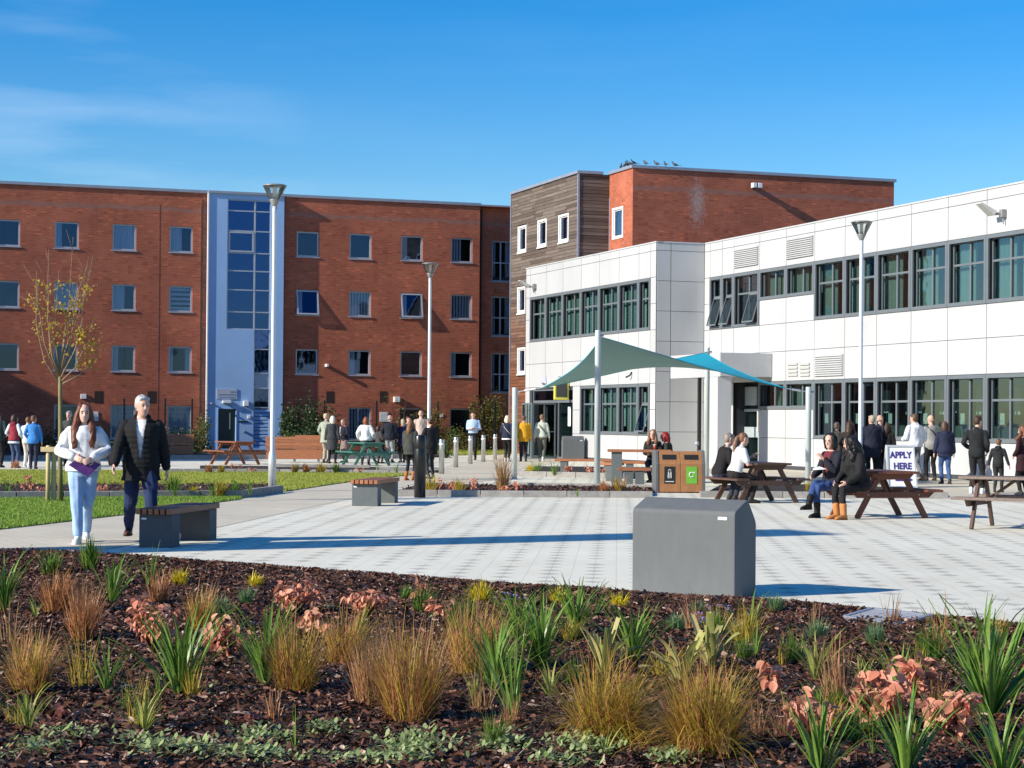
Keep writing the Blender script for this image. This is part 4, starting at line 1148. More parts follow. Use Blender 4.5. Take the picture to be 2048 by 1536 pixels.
# ------------------------------------------------------------------ unseen casters added left of frame to throw the long shadows
caster_u = WL.u(40, 735) - 14.5
mb = MB()
_W = WL
mb.hexa([_W.pt(caster_u - 12, 0, 2.0), _W.pt(caster_u, 0, 2.0), _W.pt(caster_u, 0, 24), _W.pt(caster_u - 12, 0, 24), _W.pt(caster_u - 12, 10.0, 2.0), _W.pt(caster_u, 10.0, 2.0), _W.pt(caster_u, 10.0, 24), _W.pt(caster_u - 12, 10.0, 24)])
wing_caster = mb.build('shadow_caster_wing', m_brickA, None); tag(wing_caster, 'unseen brick block added left of frame to shade the hall', 'building')  # added out of frame only to shade the left hall
mb = MB(); mb.wbox(_W, caster_u - 12.1, caster_u + .1, 10.0, 10.15, 1.9, 24.1); mb.build('coping', m_cap, wing_caster)
_c = V((-12.5, 18.05, 0)); mb = MB(); q_ = V((math.cos(SUN_AZ), math.sin(SUN_AZ), 0)); e_ = V((-q_.y, q_.x, 0))
mb.hexa([_c - e_ * .62 - q_ * .5, _c - e_ * .62 + q_ * .5, _c + e_ * .62 + q_ * .5, _c + e_ * .62 - q_ * .5] + [p + V((0, 0, 8.6)) for p in (_c - e_ * .62 - q_ * .5, _c - e_ * .62 + q_ * .5, _c + e_ * .62 + q_ * .5, _c + e_ * .62 - q_ * .5)])
sh = mb.build('shadow_caster_stack', m_brickB, None); tag(sh, 'tall square brick chimney stack added out of frame to cast the plaza shadow', 'shadow_caster')  # added out of frame for the long shadow across the plaza
mb = MB(); mb.hexa([p + V((0, 0, 8.602)) for p in (_c - e_ * .7 - q_ * .58, _c - e_ * .7 + q_ * .58, _c + e_ * .7 + q_ * .58, _c + e_ * .7 - q_ * .58)] + [p + V((0, 0, 8.8)) for p in (_c - e_ * .7 - q_ * .58, _c - e_ * .7 + q_ * .58, _c + e_ * .7 + q_ * .58, _c + e_ * .7 - q_ * .58)]); mb.build('cap', m_kerb, sh)
# ------------------------------------------------------------------ lamp posts
m_post = M('pale_painted_steel', (.66, .68, .69), .35, .05, 3.0, metal=.35)
m_ring = M('lamp_grey_metal', (.30, .30, .29), .4, .1, metal=.3)
m_clear = glassmat('clear_lantern', (.93, .95, .95), .04)
def lamp_post(p, h, label):
    t = empty('lamp_post', p, 0, label, 'street lamp', 'lamp posts with cone lanterns')
    mb = MB(); mb.lathe([(.082, 0), (.082, .70), (.076, .78), (.050, .84), (.046, h - .55), (.046, h - .42)], n=18); mb.build('pole', m_post, t, True)
    mb = MB(); mb.lathe([(.17, 0), (.17, .025), (.10, .03)], n=18); mb.build('base_plate', m_ring, t)
    mb = MB(); mb.lathe([(.046, h - .44), (.056, h - .42), (.108, h - .31), (.11, h - .30)], n=20); mb.build('lantern_base', m_ring, t, True)
    mb = MB(); n = 24; r0, r1 = .105, .245
    mb.loft([(V((0, 0, h - .30)), V((r0, 0, 0)), V((0, r0, 0))), (V((0, 0, h - .02)), V((r1, 0, 0)), V((0, r1, 0)))], n, caps=False); mb.build('lantern_glass', m_clear, t, True)
    mb = MB(); mb.lathe([(.045, h - .30), (.04, h - .08), (.06, h - .03)], n=12); mb.build('lamp', m_white, t, True)
    mb = MB(); mb.lathe([(.250, h - .022), (.256, h - .008), (.20, h + .012), (.02, h + .018)], n=24); mb.build('lantern_cap', m_ring, t, True)
    return t
lamp_post(G(544, 983), 6.35, 'tall lamp post before the blue stair tower, foot in the left bed')
lamp_post(G(857, 939), 6.25, 'lamp post behind the group of visitors before the brick hall')
lamp_post(G(1720, 975), 6.25, 'slim lamp post before the white building by the apply board')

# ------------------------------------------------------------------ shade sail
m_sailpost = M('pale_green_grey_post', (.52, .58, .58), .4, .04, 3.0, metal=.15)
def sail_post(x, yb, h, r, label):
    p = G(x, yb); t = empty('sail_post', p, 0, label, 'post', 'posts of the shade sail')
    mb = MB(); mb.lathe([(r, 0), (r, h - .02), (r * .97, h)], n=20); mb.build('pole', m_sailpost, t, True)
    mb = MB(); mb.lathe([(r * 1.6, 0), (r * 1.6, .02), (r, .024)], n=20); mb.build('base_plate', m_sailpost, t)
    mb = MB(); mb.tube([(0, 0, h - .12), (r + .06, 0, h - .12)], .025, 8); mb.build('eye_bolt', m_steel, t)
    return p
P1 = sail_post(1194, 976, (976 - 660) / ((976 - 841.2) / 1.52), .07, 'tall grey sail post standing in the centre bed')
P3 = sail_post(1028.5, 959, (959 - 775) / ((959 - 840) / 1.52), .07, 'short sail post beside the path left of the bench table')
_h2 = 3.55; P2 = sail_post(1413, 954, _h2, .07, 'tall sail post at the back before the porch')
P4 = sail_post(1616, 970, 2.38, .07, 'short sail post right of the porch')
h1 = (976 - 660) / ((976 - 841.2) / 1.52); h3 = (959 - 775) / ((959 - 840) / 1.52)
tops = [P1 + V((0, 0, h1 - .12)), P4 + V((0, 0, 2.38 - .12)), P2 + V((0, 0, _h2 - .12)), P3 + V((0, 0, h3 - .12))]
cen = sum(tops, V()) / 4
gaps = [.22, .55, .30, .75]
cs = [t + (cen - t).normalized() * g for t, g in zip(tops, gaps)]
N = 22; mb = MB()
def sail_pt(s, t):
    p = cs[0] * (1 - s) * (1 - t) + cs[1] * s * (1 - t) + cs[2] * s * t + cs[3] * (1 - s) * t
    ks = 4 * t * (1 - t) * (2 * s - 1) ** 4 * .10; kt = 4 * s * (1 - s) * (2 * t - 1) ** 4 * .10
    c = cen + V((0, 0, -.02))
    q = p + (c - p) * min(.3, ks + kt)
    q.z += (p.z - q.z) * .55
    return q
vs = [sail_pt(i / N, j / N) for i in range(N + 1) for j in range(N + 1)]
fs = [(i * (N + 1) + j, (i + 1) * (N + 1) + j, (i + 1) * (N + 1) + j + 1, i * (N + 1) + j + 1) for i in range(N) for j in range(N)]
def sailmat():
    q = NT('teal_sail_cloth'); bf = q.n('ShaderNodeNewGeometry').outputs['Backfacing']
    c = q.mix(bf, (.015, .40, .54), (.17, .30, .28)); c = q.mix(q.ramp(q.noise(q.obj(), 1.4, 3.0), .3, .7), q.mix(1.0, c, (.92, .92, .92), 'MULTIPLY'), c)  # underside shade put into the colour: duller grey-green on back faces
    q.base(c); q.p.inputs['Roughness'].default_value = .75
    tr = q.n('ShaderNodeBsdfTranslucent'); q.l(c, tr.inputs['Color']); ms = q.n('ShaderNodeMixShader'); ms.inputs[0].default_value = .18
    q.l(q.p.outputs[0], ms.inputs[1]); q.l(tr.outputs[0], ms.inputs[2]); q.l(ms.outputs[0], q.out.inputs['Surface'])
    return q.m
m_sail = sailmat()
mb.add(vs, fs); sail = mb.mesh('shade_sail', m_sail, True)
sail = link('shade_sail', sail); tag(sail, 'teal shade sail stretched between four grey posts', 'shade sail')
for c, t in zip(cs, tops):
    mb = MB(); d = (c - t).normalized(); mb.tube([t, c + d * .10], .012, 6); mb.tube([t + (c - t) * .35, t + (c - t) * .75], .028, 8); mb.build('tension_rod', m_steel, sail)
mb = MB()
for a, b in ((0, 1), (1, 2), (2, 3), (3, 0)):
    st = {0: (0, 0), 1: (1, 0), 2: (1, 1), 3: (0, 1)}; p, q = st[a], st[b]
    mb.tube([sail_pt(p[0] + (q[0] - p[0]) * i / 20, p[1] + (q[1] - p[1]) * i / 20) for i in range(21)], .012, 5)
mb.build('edge_hem', m_sail, sail)

# ------------------------------------------------------------------ block seats / hoods, bollards, bins
m_slate = M('charcoal_cast_stone', (.112, .120, .126), .75, .07, 5.0, stretch=(2, 2, .8), bump=.25, bscale=160)
m_slate2 = M('charcoal_leg_block', (.075, .080, .086), .7, .10, 12.0, bump=.2, bscale=140)
m_tim = M('red_brown_hardwood', (.27, .10, .045), .55, .22, 5.0, stretch=(1, 8, 8), bump=.15, bscale=30, objrand=.12)
m_tim2 = M('orange_hardwood', (.33, .125, .055), .55, .20, 5.0, stretch=(1, 8, 8), bump=.15, bscale=30, objrand=.12)
def stone_block(p, rz, wdt, lab, s=1.0):
    t = empty('bin_housing', p, rz, lab, 'housing')
    prof = [(0, 0), (0, .80), (.015, .83), (.24, .93), (.27, .935), (.42, .74), (.44, .70), (.44, 0)]
    mb = MB(); w2 = wdt / 2; n = len(prof)
    vs = [(-w2, y * s, z * s) for y, z in prof] + [(w2, y * s, z * s) for y, z in prof]
    fs = [tuple(range(n)), tuple(reversed(range(n, 2 * n)))] + [(i, n + i, n + (i + 1) % n, (i + 1) % n) for i in range(n)]
    mb.add(vs, fs); mb.build('housing_shell', m_slate, t, bevel=.012)
    mb = MB(); mb.box((w2 - .165, -.006, .745 * s), (w2 - .075, .004, .775 * s)); mb.build('name_plate', m_white, t, bevel=.004)
    return t
pA, pB_ = G(1264, 1184), G(1469, 1197.5)
d = (pB_ - pA); stone_block((pA + pB_) / 2, math.atan2(d.y, d.x), d.length, 'large charcoal stone block with sloped top at the bed edge', .90)
stone_block(G(1147, 921.5), .10, .82, 'dark charcoal block with sloped top beside the glass entrance')
pb = G(839.5, 995); t = empty('black_bollard', pb, 0, 'thick black cylindrical bollard by the slatted bench', 'bollard')
mb = MB(); mb.lathe([(.112, 0), (.112, .93), (.109, .94), (.109, .955), (.112, .965), (.112, 1.19), (.10, 1.21), (.02, 1.215)], n=28); mb.build('post', M('gloss_black', (.010, .010, .011), .30, .05), t, True)
for i, (x, y, lab) in enumerate(((883, 948, 'nearest, beside the black bollard'), (911.5, 935, 'second from the black bollard'), (940.5, 928, 'at the feet of the man in the blue shirt'), (966.5, 924, 'right of the man in the blue shirt'), (990, 919, 'farthest, by the leafy bush'))):
    t = empty('steel_bollard', G(x, y), 0, 'stainless steel bollard ' + lab, 'bollard', 'steel bollards by the path')
    mb = MB(); mb.lathe([(.075, 0), (.075, .95), (.07, .965), (.02, .97)], n=18); mb.build('post', m_steel, t, True)
    mb = MB(); mb.lathe([(.078, .80), (.078, .86)], n=18); mb.build('band', m_white, t, True)
# recycling bins
p = G(1361, 986); binr = empty('recycling_bin', p, .09, 'double recycling bin with timber fronts and grey side', 'bin')
m_oak = M('oak_front', (.36, .165, .065), .5, .18, 4.0, stretch=(6, 6, 1.2), bump=.1)
for s in (-1, 1):
    x0, x1 = (-.47, -.003) if s < 0 else (.003, .47)
    prof = [(0, .02), (0, .62), (.03, .65), (.09, .85), (.12, .88), (.52, .88), (.52, .02)]
    mb = MB(); n = len(prof); vs = [(x0, y, z) for y, z in prof] + [(x1, y, z) for y, z in prof]
    mb.add(vs, [tuple(range(n)), tuple(reversed(range(n, 2 * n)))] + [(i, n + i, n + (i + 1) % n, (i + 1) % n) for i in range(n)])
    bd = mb.build('bin_body', m_oak, binr, bevel=.008)
    c = (x0 + x1) / 2
    sl = lambda xx, f, o: (xx, .03 + .06 * f - o * .95, .65 + .2 * f + o * .28)
    mb = MB(); mb.hexa([sl(c - .15, .28, .0), sl(c + .15, .28, .0), sl(c + .15, .28, .006), sl(c - .15, .28, .006), sl(c - .15, .80, .0), sl(c + .15, .80, .0), sl(c + .15, .80, .006), sl(c - .15, .80, .006)])
    mb.build('slot', m_shadowgap, bd)
    mb = MB(); mb.box((c - .115, -.008, .20), (c + .115, -.002, .56)); pl = mb.build('label_panel', M('black_label', (.018, .020, .022), .4, .05) if s < 0 else M('green_label', (.16, .46, .045), .45, .05), bd)
    mb = MB()
    if s < 0:
        mb.tube([(c - .035, -.012, .32), (c - .028, -.012, .45), (c + .028, -.012, .45), (c + .035, -.012, .32), (c - .035, -.012, .32)], .007, 5); mb.tube([(c - .03, -.012, .48), (c, -.012, .50), (c + .03, -.012, .48)], .007, 5)
        for k in (-.012, .012): mb.tube([(c + k, -.012, .34), (c + k, -.012, .43)], .004, 4)
        mb.box((c - .09, -.012, .235), (c + .09, -.009, .25))
    else:
        mb.tube([(c + .05 * math.cos(a), -.012, .39 + .05 * math.sin(a)) for a in [math.radians(40 + 28 * i) for i in range(11)]], .010, 5)
        mb.add([(c + .02, -.012, .43), (c + .075, -.012, .41), (c + .055, -.012, .465)], [(0, 1, 2)])
    mb.build('symbol', m_white, pl)
mb = MB(); prof = [(-.012, .0), (-.012, .62), (.02, .66), (.085, .88), (.12, .905), (.53, .905), (.53, 0)]; n = len(prof)
mb.add([(-.53, y, z) for y, z in prof] + [(-.473, y, z) for y, z in prof], [tuple(range(n)), tuple(reversed(range(n, 2 * n)))] + [(i, n + i, n + (i + 1) % n, (i + 1) % n) for i in range(n)]); mb.build('side_panel', m_slate, binr, bevel=.006)
mb = MB(); mb.add([(.473, y, z) for y, z in prof] + [(.53, y, z) for y, z in prof], [tuple(range(n)), tuple(reversed(range(n, 2 * n)))] + [(i, n + i, n + (i + 1) % n, (i + 1) % n) for i in range(n)]); mb.build('side_panel', m_slate, binr, bevel=.006)

# ------------------------------------------------------------------ slatted benches on blocks
def slat_bench(pn, pf, lab, width=.44, mat=m_tim, legmat=m_slate2):
    """pn, pf: ground centres under the near and far leg blocks"""
    d = (pf - pn); L = d.length; rz = math.atan2(d.y, d.x) - math.pi / 2
    t = empty('slatted_bench', pn, rz, lab, 'bench', 'slatted benches on stone blocks')
    for y in (0, L):
        mb = MB(); mb.box((-width / 2 + .02, y - .06, 0), (width / 2 - .02, y + .22, .385)); lg = mb.build('leg_block', legmat, t, bevel=.008)
        if y == 0:
            mb = MB(); mb.box((-width / 2 + .05, y - .064, .325), (-width / 2 + .11, y - .058, .345)); mb.build('name_plate', m_white, lg)
    k = 6; sw = width / k
    for i in range(k):
        x = -width / 2 + i * sw
        mb = MB(); mb.box((x + .010, -.14, .388), (x + sw - .010, L + .30, .455)); mb.build('slat', mat, t, bevel=.006)
    for y in (.05, L + .08):
        mb = MB(); mb.box((-width / 2 + .03, y, .372), (width / 2 - .03, y + .05, .3875)); mb.build('cross_bar', m_ring, t)
    return t
slat_bench(G(314, 1094.5), G(391, 1080.5), 'slatted timber bench on dark blocks beside the walking man')
slat_bench(G(731, 1012), G(766, 1005.5), 'slatted timber bench on grey blocks before the black bollard', .50, m_tim2, M('grey_leg_block', (.10, .115, .12), .7, .1, 12.0))

# ------------------------------------------------------------------ picnic tables
m_brown = M('dark_brown_timber', (.085, .042, .028), .6, .28, 6.0, stretch=(1, 6, 6), bump=.2, bscale=25, objrand=.15)
m_redbr = M('red_brown_timber', (.15, .052, .030), .6, .25, 6.0, stretch=(1, 6, 6), bump=.2, bscale=25, objrand=.15)
m_greyb = M('weathered_brown_timber', (.17, .125, .105), .7, .25, 6.0, stretch=(6, 1, 6), bump=.2, bscale=25, objrand=.15)
m_farbr = M('orange_brown_timber', (.23, .085, .04), .6, .2, 6.0, objrand=.12)
m_greent = M('green_painted_timber', (.045, .17, .13), .5, .15, 6.0, objrand=.10)
def picnic(pc, ax, lab, mat, matf=None, L=1.5, plate=False, s=1.0):
    """pc ground centre, ax horizontal direction of the planks"""
    matf = matf or mat
    rz = math.atan2(ax[1], ax[0]); t = empty('picnic_table', pc, rz, lab, 'picnic table', 'A-frame picnic tables')
    t.scale = (s, s, s)
    for i in range(5):
        y = -.36 + i * .146; mb = MB(); mb.box((-L / 2, y, .715), (L / 2, y + .138, .755)); mb.build('top_plank', mat, t, bevel=.006)
    for sd in (-1, 1):
        for i in range(2):
            y = sd * .64 - .135 + i * .138; mb = MB(); mb.box((-L / 2, y, .425), (L / 2, y + .130, .465)); mb.build('seat_plank', mat, t, bevel=.006)
    for x in (-L / 2 + .26, L / 2 - .26):
        for sd in (-1, 1):
            mb = MB(); mb.bar((x, sd * .60, 0), (x, sd * .20, .712), .09, .045, V((1, 0, 0))); mb.build('leg', matf, t, bevel=.005)
        o = .05 if x > 0 else -.05
        mb = MB(); mb.add([(x + o - .022, -.72, .424), (x + o + .022, -.72, .424), (x + o + .022, .72, .424), (x + o - .022, .72, .424), (x + o - .022, -.62, .33), (x + o + .022, -.62, .33), (x + o + .022, .62, .33), (x + o - .022, .62, .33)],
                          [(0, 1, 2, 3), (7, 6, 5, 4), (0, 4, 5, 1), (1, 5, 6, 2), (2, 6, 7, 3), (3, 7, 4, 0)])
        bm_ = mb.build('seat_beam', matf, t, bevel=.004)
        mb = MB()
        for y in (-.44, .44): mb.ball((x + o * 1.5, y, .38), .012, 8, 5)
        mb.build('bolt', m_steel, bm_)
        mb = MB(); mb.add([(x + o - .022, -.36, .712), (x + o + .022, -.36, .712), (x + o + .022, .36, .712), (x + o - .022, .36, .712), (x + o - .022, -.27, .62), (x + o + .022, -.27, .62), (x + o + .022, .27, .62), (x + o - .022, .27, .62)],
                          [(0, 1, 2, 3), (7, 6, 5, 4), (0, 4, 5, 1), (1, 5, 6, 2), (2, 6, 7, 3), (3, 7, 4, 0)]); mb.build('top_beam', matf, t, bevel=.004)
        mb = MB(); mb.bar((x + (.05 if x < 0 else -.05), 0, .39), (x * .25, 0, .70), .06, .04); mb.build('brace', matf, t, bevel=.004)
    if plate:
        mb = MB(); mb.box((-L / 2 + .26 - .085, -.05, .35), (-L / 2 + .26 - .075, .03, .41)); mb.build('plate', M('teal_plate', (.03, .36, .30), .4, .03), t)
    return t
picnic(G(1757, 1034) , (.26, -.97), 'red brown picnic table behind the two women in boots', m_redbr, m_redbr, 1.45, False, 1.0)
picnic(G(1512, 1004), (.34, -.94), 'dark brown picnic table of the couple behind the big stone block', m_brown, m_brown, 1.5)
picnic(G(2052, 1058), (.88, -.47), 'weathered picnic table cut by the right edge of the picture', m_greyb, m_brown, 1.8)
picnic(G(470, 929), (.55, -.83), 'orange brown picnic table before the blue stair tower', m_farbr, m_farbr, 1.6)
picnic(G(732, 931), (.40, -.92), 'green painted picnic table before the woman in the white jacket', m_greent, m_greent, 1.7)
picnic(G(170, 932), (.9, -.3), 'dark shaded picnic table behind the walking pair', m_greent, m_brown, 1.6)

# far timber benches with high backs
def back_bench(pc, rz, L, lab):
    t = empty('timber_bench', pc, rz, lab, 'bench', 'high backed timber benches by the hall')
    for i in range(4):
        mb = MB(); z = .47 + i * .105; mb.box((-L / 2, -.03, z), (L / 2, .01, z + .098)); mb.build('back_slat', m_tim2, t, bevel=.006)
    for i in range(3):
        mb = MB(); y = .06 + i * .135; mb.box((-L / 2, y, .40), (L / 2, y + .125, .44)); mb.build('seat_slat', m_tim2, t, bevel=.006)
    for x in (-L / 2 + .15, 0, L / 2 - .15):
        mb = MB(); mb.box((x - .03, .02, 0), (x + .03, .07, .88)); mb.box((x - .03, .07, .34), (x + .03, .44, .40)); mb.box((x - .03, .39, 0), (x + .03, .44, .34)); mb.build('leg_frame', m_ring, t)
    mb = MB(); mb.box((-L / 2 + .02, -.025, .12), (L / 2 - .02, .0, .44)); mb.build('rear_panel', m_tim2, t)
    return t
back_bench(G(588, 925), .05, 1.95, 'long orange timber bench left of the long dark coat')
back_bench(G(625, 917), -.02, 1.35, 'shorter timber bench behind the long orange bench')
back_bench(G(345, 915), .05, 1.6, 'timber bench half in shade behind the walking man')
# bench table under the sail
p = G(1278, 966); bt = empty('bench_table', p, -.05, 'timber topped table on grey legs where two women sit', 'table')
for i in range(4):
    mb = MB(); y = -.30 + i * .155; mb.box((-.78, y, .76), (.78, y + .145, .82)); mb.build('top_plank', m_tim2, bt, bevel=.008)
for x in (-.55, .45):
    mb = MB(); mb.box((x - .13, -.24, 0), (x + .13, .24, .758)); mb.build('leg_block', M('grey_leg_block', (.10, .115, .12)), bt, bevel=.008)
def stool_bench(pc, rz, L, lab, legs=2, wdt=.36):
    t = empty('block_bench', pc, rz, lab, 'bench', 'small timber benches under the sail')
    for i in range(3):
        mb = MB(); y = -wdt / 2 + i * wdt / 3; mb.box((-L / 2, y, .40), (L / 2, y + wdt / 3 - .012, .47)); mb.build('slat', m_tim2, t, bevel=.008)
    for x in ((-L / 2 + .25, L / 2 - .25) if legs == 2 else (0,)):
        mb = MB(); mb.box((x - .10, -wdt / 2 + .03, 0), (x + .10, wdt / 2 - .03, .398)); mb.build('leg_block', M('grey_leg_block', (.10, .115, .12)), t, bevel=.006)
stool_bench(G(1268, 977), -.05, .75, 'small timber bench on the near side of the bench table', 2)
stool_bench(G(1290, 958), -.05, 1.3, 'timber bench on the far side of the bench table')
stool_bench(G(1172, 952), -.12, 1.7, 'long timber bench in front of the entrance bed')
stool_bench(G(1222, 962), -.3, .60, 'short timber stool bench left of the bench table', 1)

# ------------------------------------------------------------------ A board
pa = G(1799, 975); ab = empty('sandwich_board', pa, .06, 'white sandwich board reading apply here before the queue', 'sign')
for s in (-1, 1):
    mb = MB(); mb.hexa([(-.36, s * .26 - .012, 0), (.36, s * .26 - .012, 0), (.36, s * .26 + .012, 0), (-.36, s * .26 + .012, 0), (-.33, s * .02 - .012, 1.0), (.33, s * .02 - .012, 1.0), (.33, s * .02 + .012, 1.0), (-.33, s * .02 + .012, 1.0)])
    mb.build('board', m_white, ab)
    mb = MB()
    for (a, b, c_, d_) in ((-.36, -.32, 0, 1), (.32, .36, 0, 1), (-.32, .32, .96, 1.0), (-.32, .32, 0, .05)):
        f = lambda xx, zz, o: (xx * (1 - .08 * zz), s * (.26 - .24 * zz) - o, zz)
        mb.hexa([f(a, c_, .013 if s < 0 else -.035), f(b, c_, .013 if s < 0 else -.035), f(b, c_, .035 if s < 0 else -.013), f(a, c_, .035 if s < 0 else -.013), f(a, d_, .013 if s < 0 else -.035), f(b, d_, .013 if s < 0 else -.035), f(b, d_, .035 if s < 0 else -.013), f(a, d_, .035 if s < 0 else -.013)])
    mb.build('frame', m_post, ab)
m_purple = M('purple_print', (.05, .03, .20), .5, .05)
def lettering(txt, size, z, x=0.0, wide=1.0):
    cu = bpy.data.curves.new('lettering', 'FONT'); cu.body = txt; cu.size = size; cu.align_x = 'CENTER'; cu.extrude = .003; cu.offset = .007
    o = bpy.data.objects.new('lettering', cu); COL.objects.link(o)
    dg = bpy.context.evaluated_depsgraph_get(); me = bpy.data.meshes.new_from_object(o.evaluated_get(dg))
    bpy.data.objects.remove(o); bpy.data.curves.remove(cu); me.name = 'lettering'; me.materials.clear(); me.materials.append(m_purple)
    o = link('lettering', me, ab)
    tilt = math.atan2(.24, 1.0); o.rotation_euler = (math.pi / 2 - tilt, 0, 0); o.location = (x, -.26 + .24 * z - .017, z); o.scale = (wide, 1, 1)
lettering('APPLY', .215, .70, 0, .86); lettering('HERE', .215, .44, .03, .86)
mb = MB(); f = lambda xx, zz: (xx, -.26 + .24 * zz - .019, zz)
mb.add([f(-.16, .16), f(.10, .16), f(.10, .10), f(.26, .19), f(.10, .30), f(.10, .24), f(-.16, .24)], [(0, 1, 2, 3, 4, 5, 6)]); mb.build('arrow', m_purple, ab)

# ------------------------------------------------------------------ drain grate in the bed
p0, p1, p2, p3 = G(1690, 1236, .098), G(1800, 1252, .098), G(1862, 1234, .098), G(1745, 1220, .098)
c = (p0 + p1 + p2 + p3) / 4; gr = empty('drain_grate', c, 0, 'galvanised drain grate lying in the mulch near the paving', 'grate')
mb = MB()
for a, b in ((p0, p1), (p1, p2), (p2, p3), (p3, p0)): mb.bar(a - c, b - c, .03, .04)
mb.build('frame', m_cap, gr)
for i in range(1, 14):
    f_ = i / 14; a = p0 + (p3 - p0) * f_; b = p1 + (p2 - p1) * f_; mb = MB(); mb.bar(a - c, b - c, .008, .03); mb.build('bar', m_cap, gr)
for i in range(1, 9):
    f_ = i / 9; a = p0 + (p1 - p0) * f_; b = p3 + (p2 - p3) * f_; mb = MB(); mb.bar(a - c + V((0, 0, .003)), b - c + V((0, 0, .003)), .006, .02); mb.build('bar', m_cap, gr)

# ------------------------------------------------------------------ mesh fence before the hall
FW = Wall(WL.pt(0, 0, 3.2), B, -A)
m_fence = M('dark_green_fence', (.012, .020, .016), .5, .1)
for k, (x0, x1, xs) in enumerate(((592, 1012, (649, 753, 876, 990)), (232, 418, (248, 330, 384)))):
    u0, u1 = FW.u(x0, 850), FW.u(x1, 850)
    f = empty('mesh_fence', FW.pt(u0, 0), 0, ('dark mesh fence running along the hall behind the visitors', 'dark mesh fence left of the blue tower in shade')[k], 'fence')
    for x in xs:
        u = FW.u(x, 850); mb = MB(); mb.wbox(FW, u - .035, u + .035, 0, 2.35, -.035, .035); mb.build('fence_post', m_fence, f, world=True)
    mb = MB()
    for i in range(12): z = .1 + i * .195; mb.wbox(FW, u0, u1, z, z + .007, .036, .043)
    u = u0
    while u < u1: mb.wbox(FW, u, u + .004, .1, 2.25, .0435, .0475); u += .10
    o = mb.build('wire_mesh', m_fence, f, world=True); o['kind'] = 'stuff'

# ------------------------------------------------------------------ pigeons
m_pig = M('pigeon_grey', (.055, .058, .065), .6, .25, 30.0)
def pigeon(p, rz, s, lab):
    t = empty('pigeon', p, rz, lab, 'bird', 'pigeons on the roof edge')
    mb = MB()
    body = [(-.20, .10, .012), (-.13, .115, .035), (-.06, .13, .062), (.01, .15, .072), (.07, .175, .06), (.105, .215, .038), (.12, .25, .032), (.135, .28, .036), (.16, .29, .030), (.185, .287, .012), (.21, .28, .004)]
    mb.tube([(x * s, 0, z * s) for x, z, r in body], [r * s for x, z, r in body], 10)
    b = mb.build('body', m_pig, t, True)
    mb = MB(); mb.hexa([(-.36 * s, -.03 * s, .075 * s), (-.15 * s, -.025 * s, .10 * s), (-.15 * s, .025 * s, .10 * s), (-.36 * s, .03 * s, .075 * s), (-.36 * s, -.03 * s, .085 * s), (-.15 * s, -.025 * s, .125 * s), (-.15 * s, .025 * s, .125 * s), (-.36 * s, .03 * s, .085 * s)]); mb.build('tail', m_pig, t)
    for y in (-.025, .025): mb = MB(); mb.tube([(.0, y * s, .10 * s), (.01, y * s, 0)], .006, 5); mb.build('leg', M('pigeon_leg', (.25, .08, .06)), t)
for i, x in enumerate((1239.5, 1247, 1252, 1257, 1265)):
    fr = (1265.5 - x) / (1265.5 - 1218); u = BA.uz(x, 338)[0]
    pigeon(BA.pt(u, z_top + .121, -.05), rnd.uniform(0, 6.28), .72 + .08 * (i % 2), ('leftmost pigeon on the roof edge', 'second pigeon from the left on the roof edge', 'third pigeon from the left on the roof edge', 'fourth pigeon from the left, beside the roof corner', 'pigeon standing on the roof corner')[i])
for i, x in enumerate((1292, 1314, 1332, 1351)):
    u = BB.uz(x, 338)[0]; pigeon(BB.pt(u, z_top + .12, -.05), (2.2, 2.6, 2.0, 2.9)[i], .8, ('first pigeon right of the roof corner', 'second pigeon right of the roof corner', 'third pigeon right of the roof corner', 'rightmost pigeon on the roof edge')[i])
# ------------------------------------------------------------------ people
TMP = bpy.data.scenes.new('tmp_people')
def voxel(mb, size, smooth=3, fn=None):
    """union of closed lofts -> one continuous skin"""
    me = bpy.data.meshes.new('tmp'); me.from_pydata(mb.v, [], mb.f); me.update()
    o = bpy.data.objects.new('tmp', me); TMP.collection.objects.link(o)
    m = o.modifiers.new('r', 'REMESH'); m.mode = 'VOXEL'; m.voxel_size = size; m.use_smooth_shade = True
    if smooth:
        s = o.modifiers.new('s', 'SMOOTH'); s.factor = .5; s.iterations = smooth
    vl = TMP.view_layers[0]; vl.update(); dg = vl.depsgraph
    res = bpy.data.meshes.new_from_object(o.evaluated_get(dg))
    bpy.data.objects.remove(o); bpy.data.meshes.remove(me)
    n = len(res.vertices)
    if fn and n:
        co = np.empty(n * 3, np.float32); res.vertices.foreach_get('co', co); co = co.reshape(-1, 3)
        no = np.empty(n * 3, np.float32); res.vertices.foreach_get('normal', no); no = no.reshape(-1, 3)
        res.vertices.foreach_set('co', (co + no * fn(co)[:, None]).astype(np.float32).ravel()); res.update()
    return res
def folds(amp, f=14.0, seed=0.0):
    def fn(co):
        x, y, z = co[:, 0], co[:, 1], co[:, 2]
        a = np.sin(f * (z * .9 + .45 * np.sin(x * 6 + seed) + .3 * np.sin(y * 7 + seed * 2))) * np.sin(f * .6 * (x + y * .8) + 2.1 * np.sin(z * 5 + seed))
        b = np.sin(f * 2.1 * (z * .5 + x * .6) + seed * 3 + 1.7 * np.sin(y * 9))
        return amp * (.7 * a + .3 * b)
    return fn
def ik(root, tgt, l1, l2, pole):
    d = tgt - root; L = d.length; mx_ = (l1 + l2) * .998
    if L > mx_: tgt = root + d * (mx_ / L); d = tgt - root; L = mx_
    d.normalize(); a = (l1 * l1 - l2 * l2 + L * L) / (2 * L); h = math.sqrt(max(0, l1 * l1 - a * a))
    p = pole - d * pole.dot(d)
    if p.length < 1e-4: p = V((0, 0, 1))
    p.normalize()
    return root + d * a + p * h, tgt
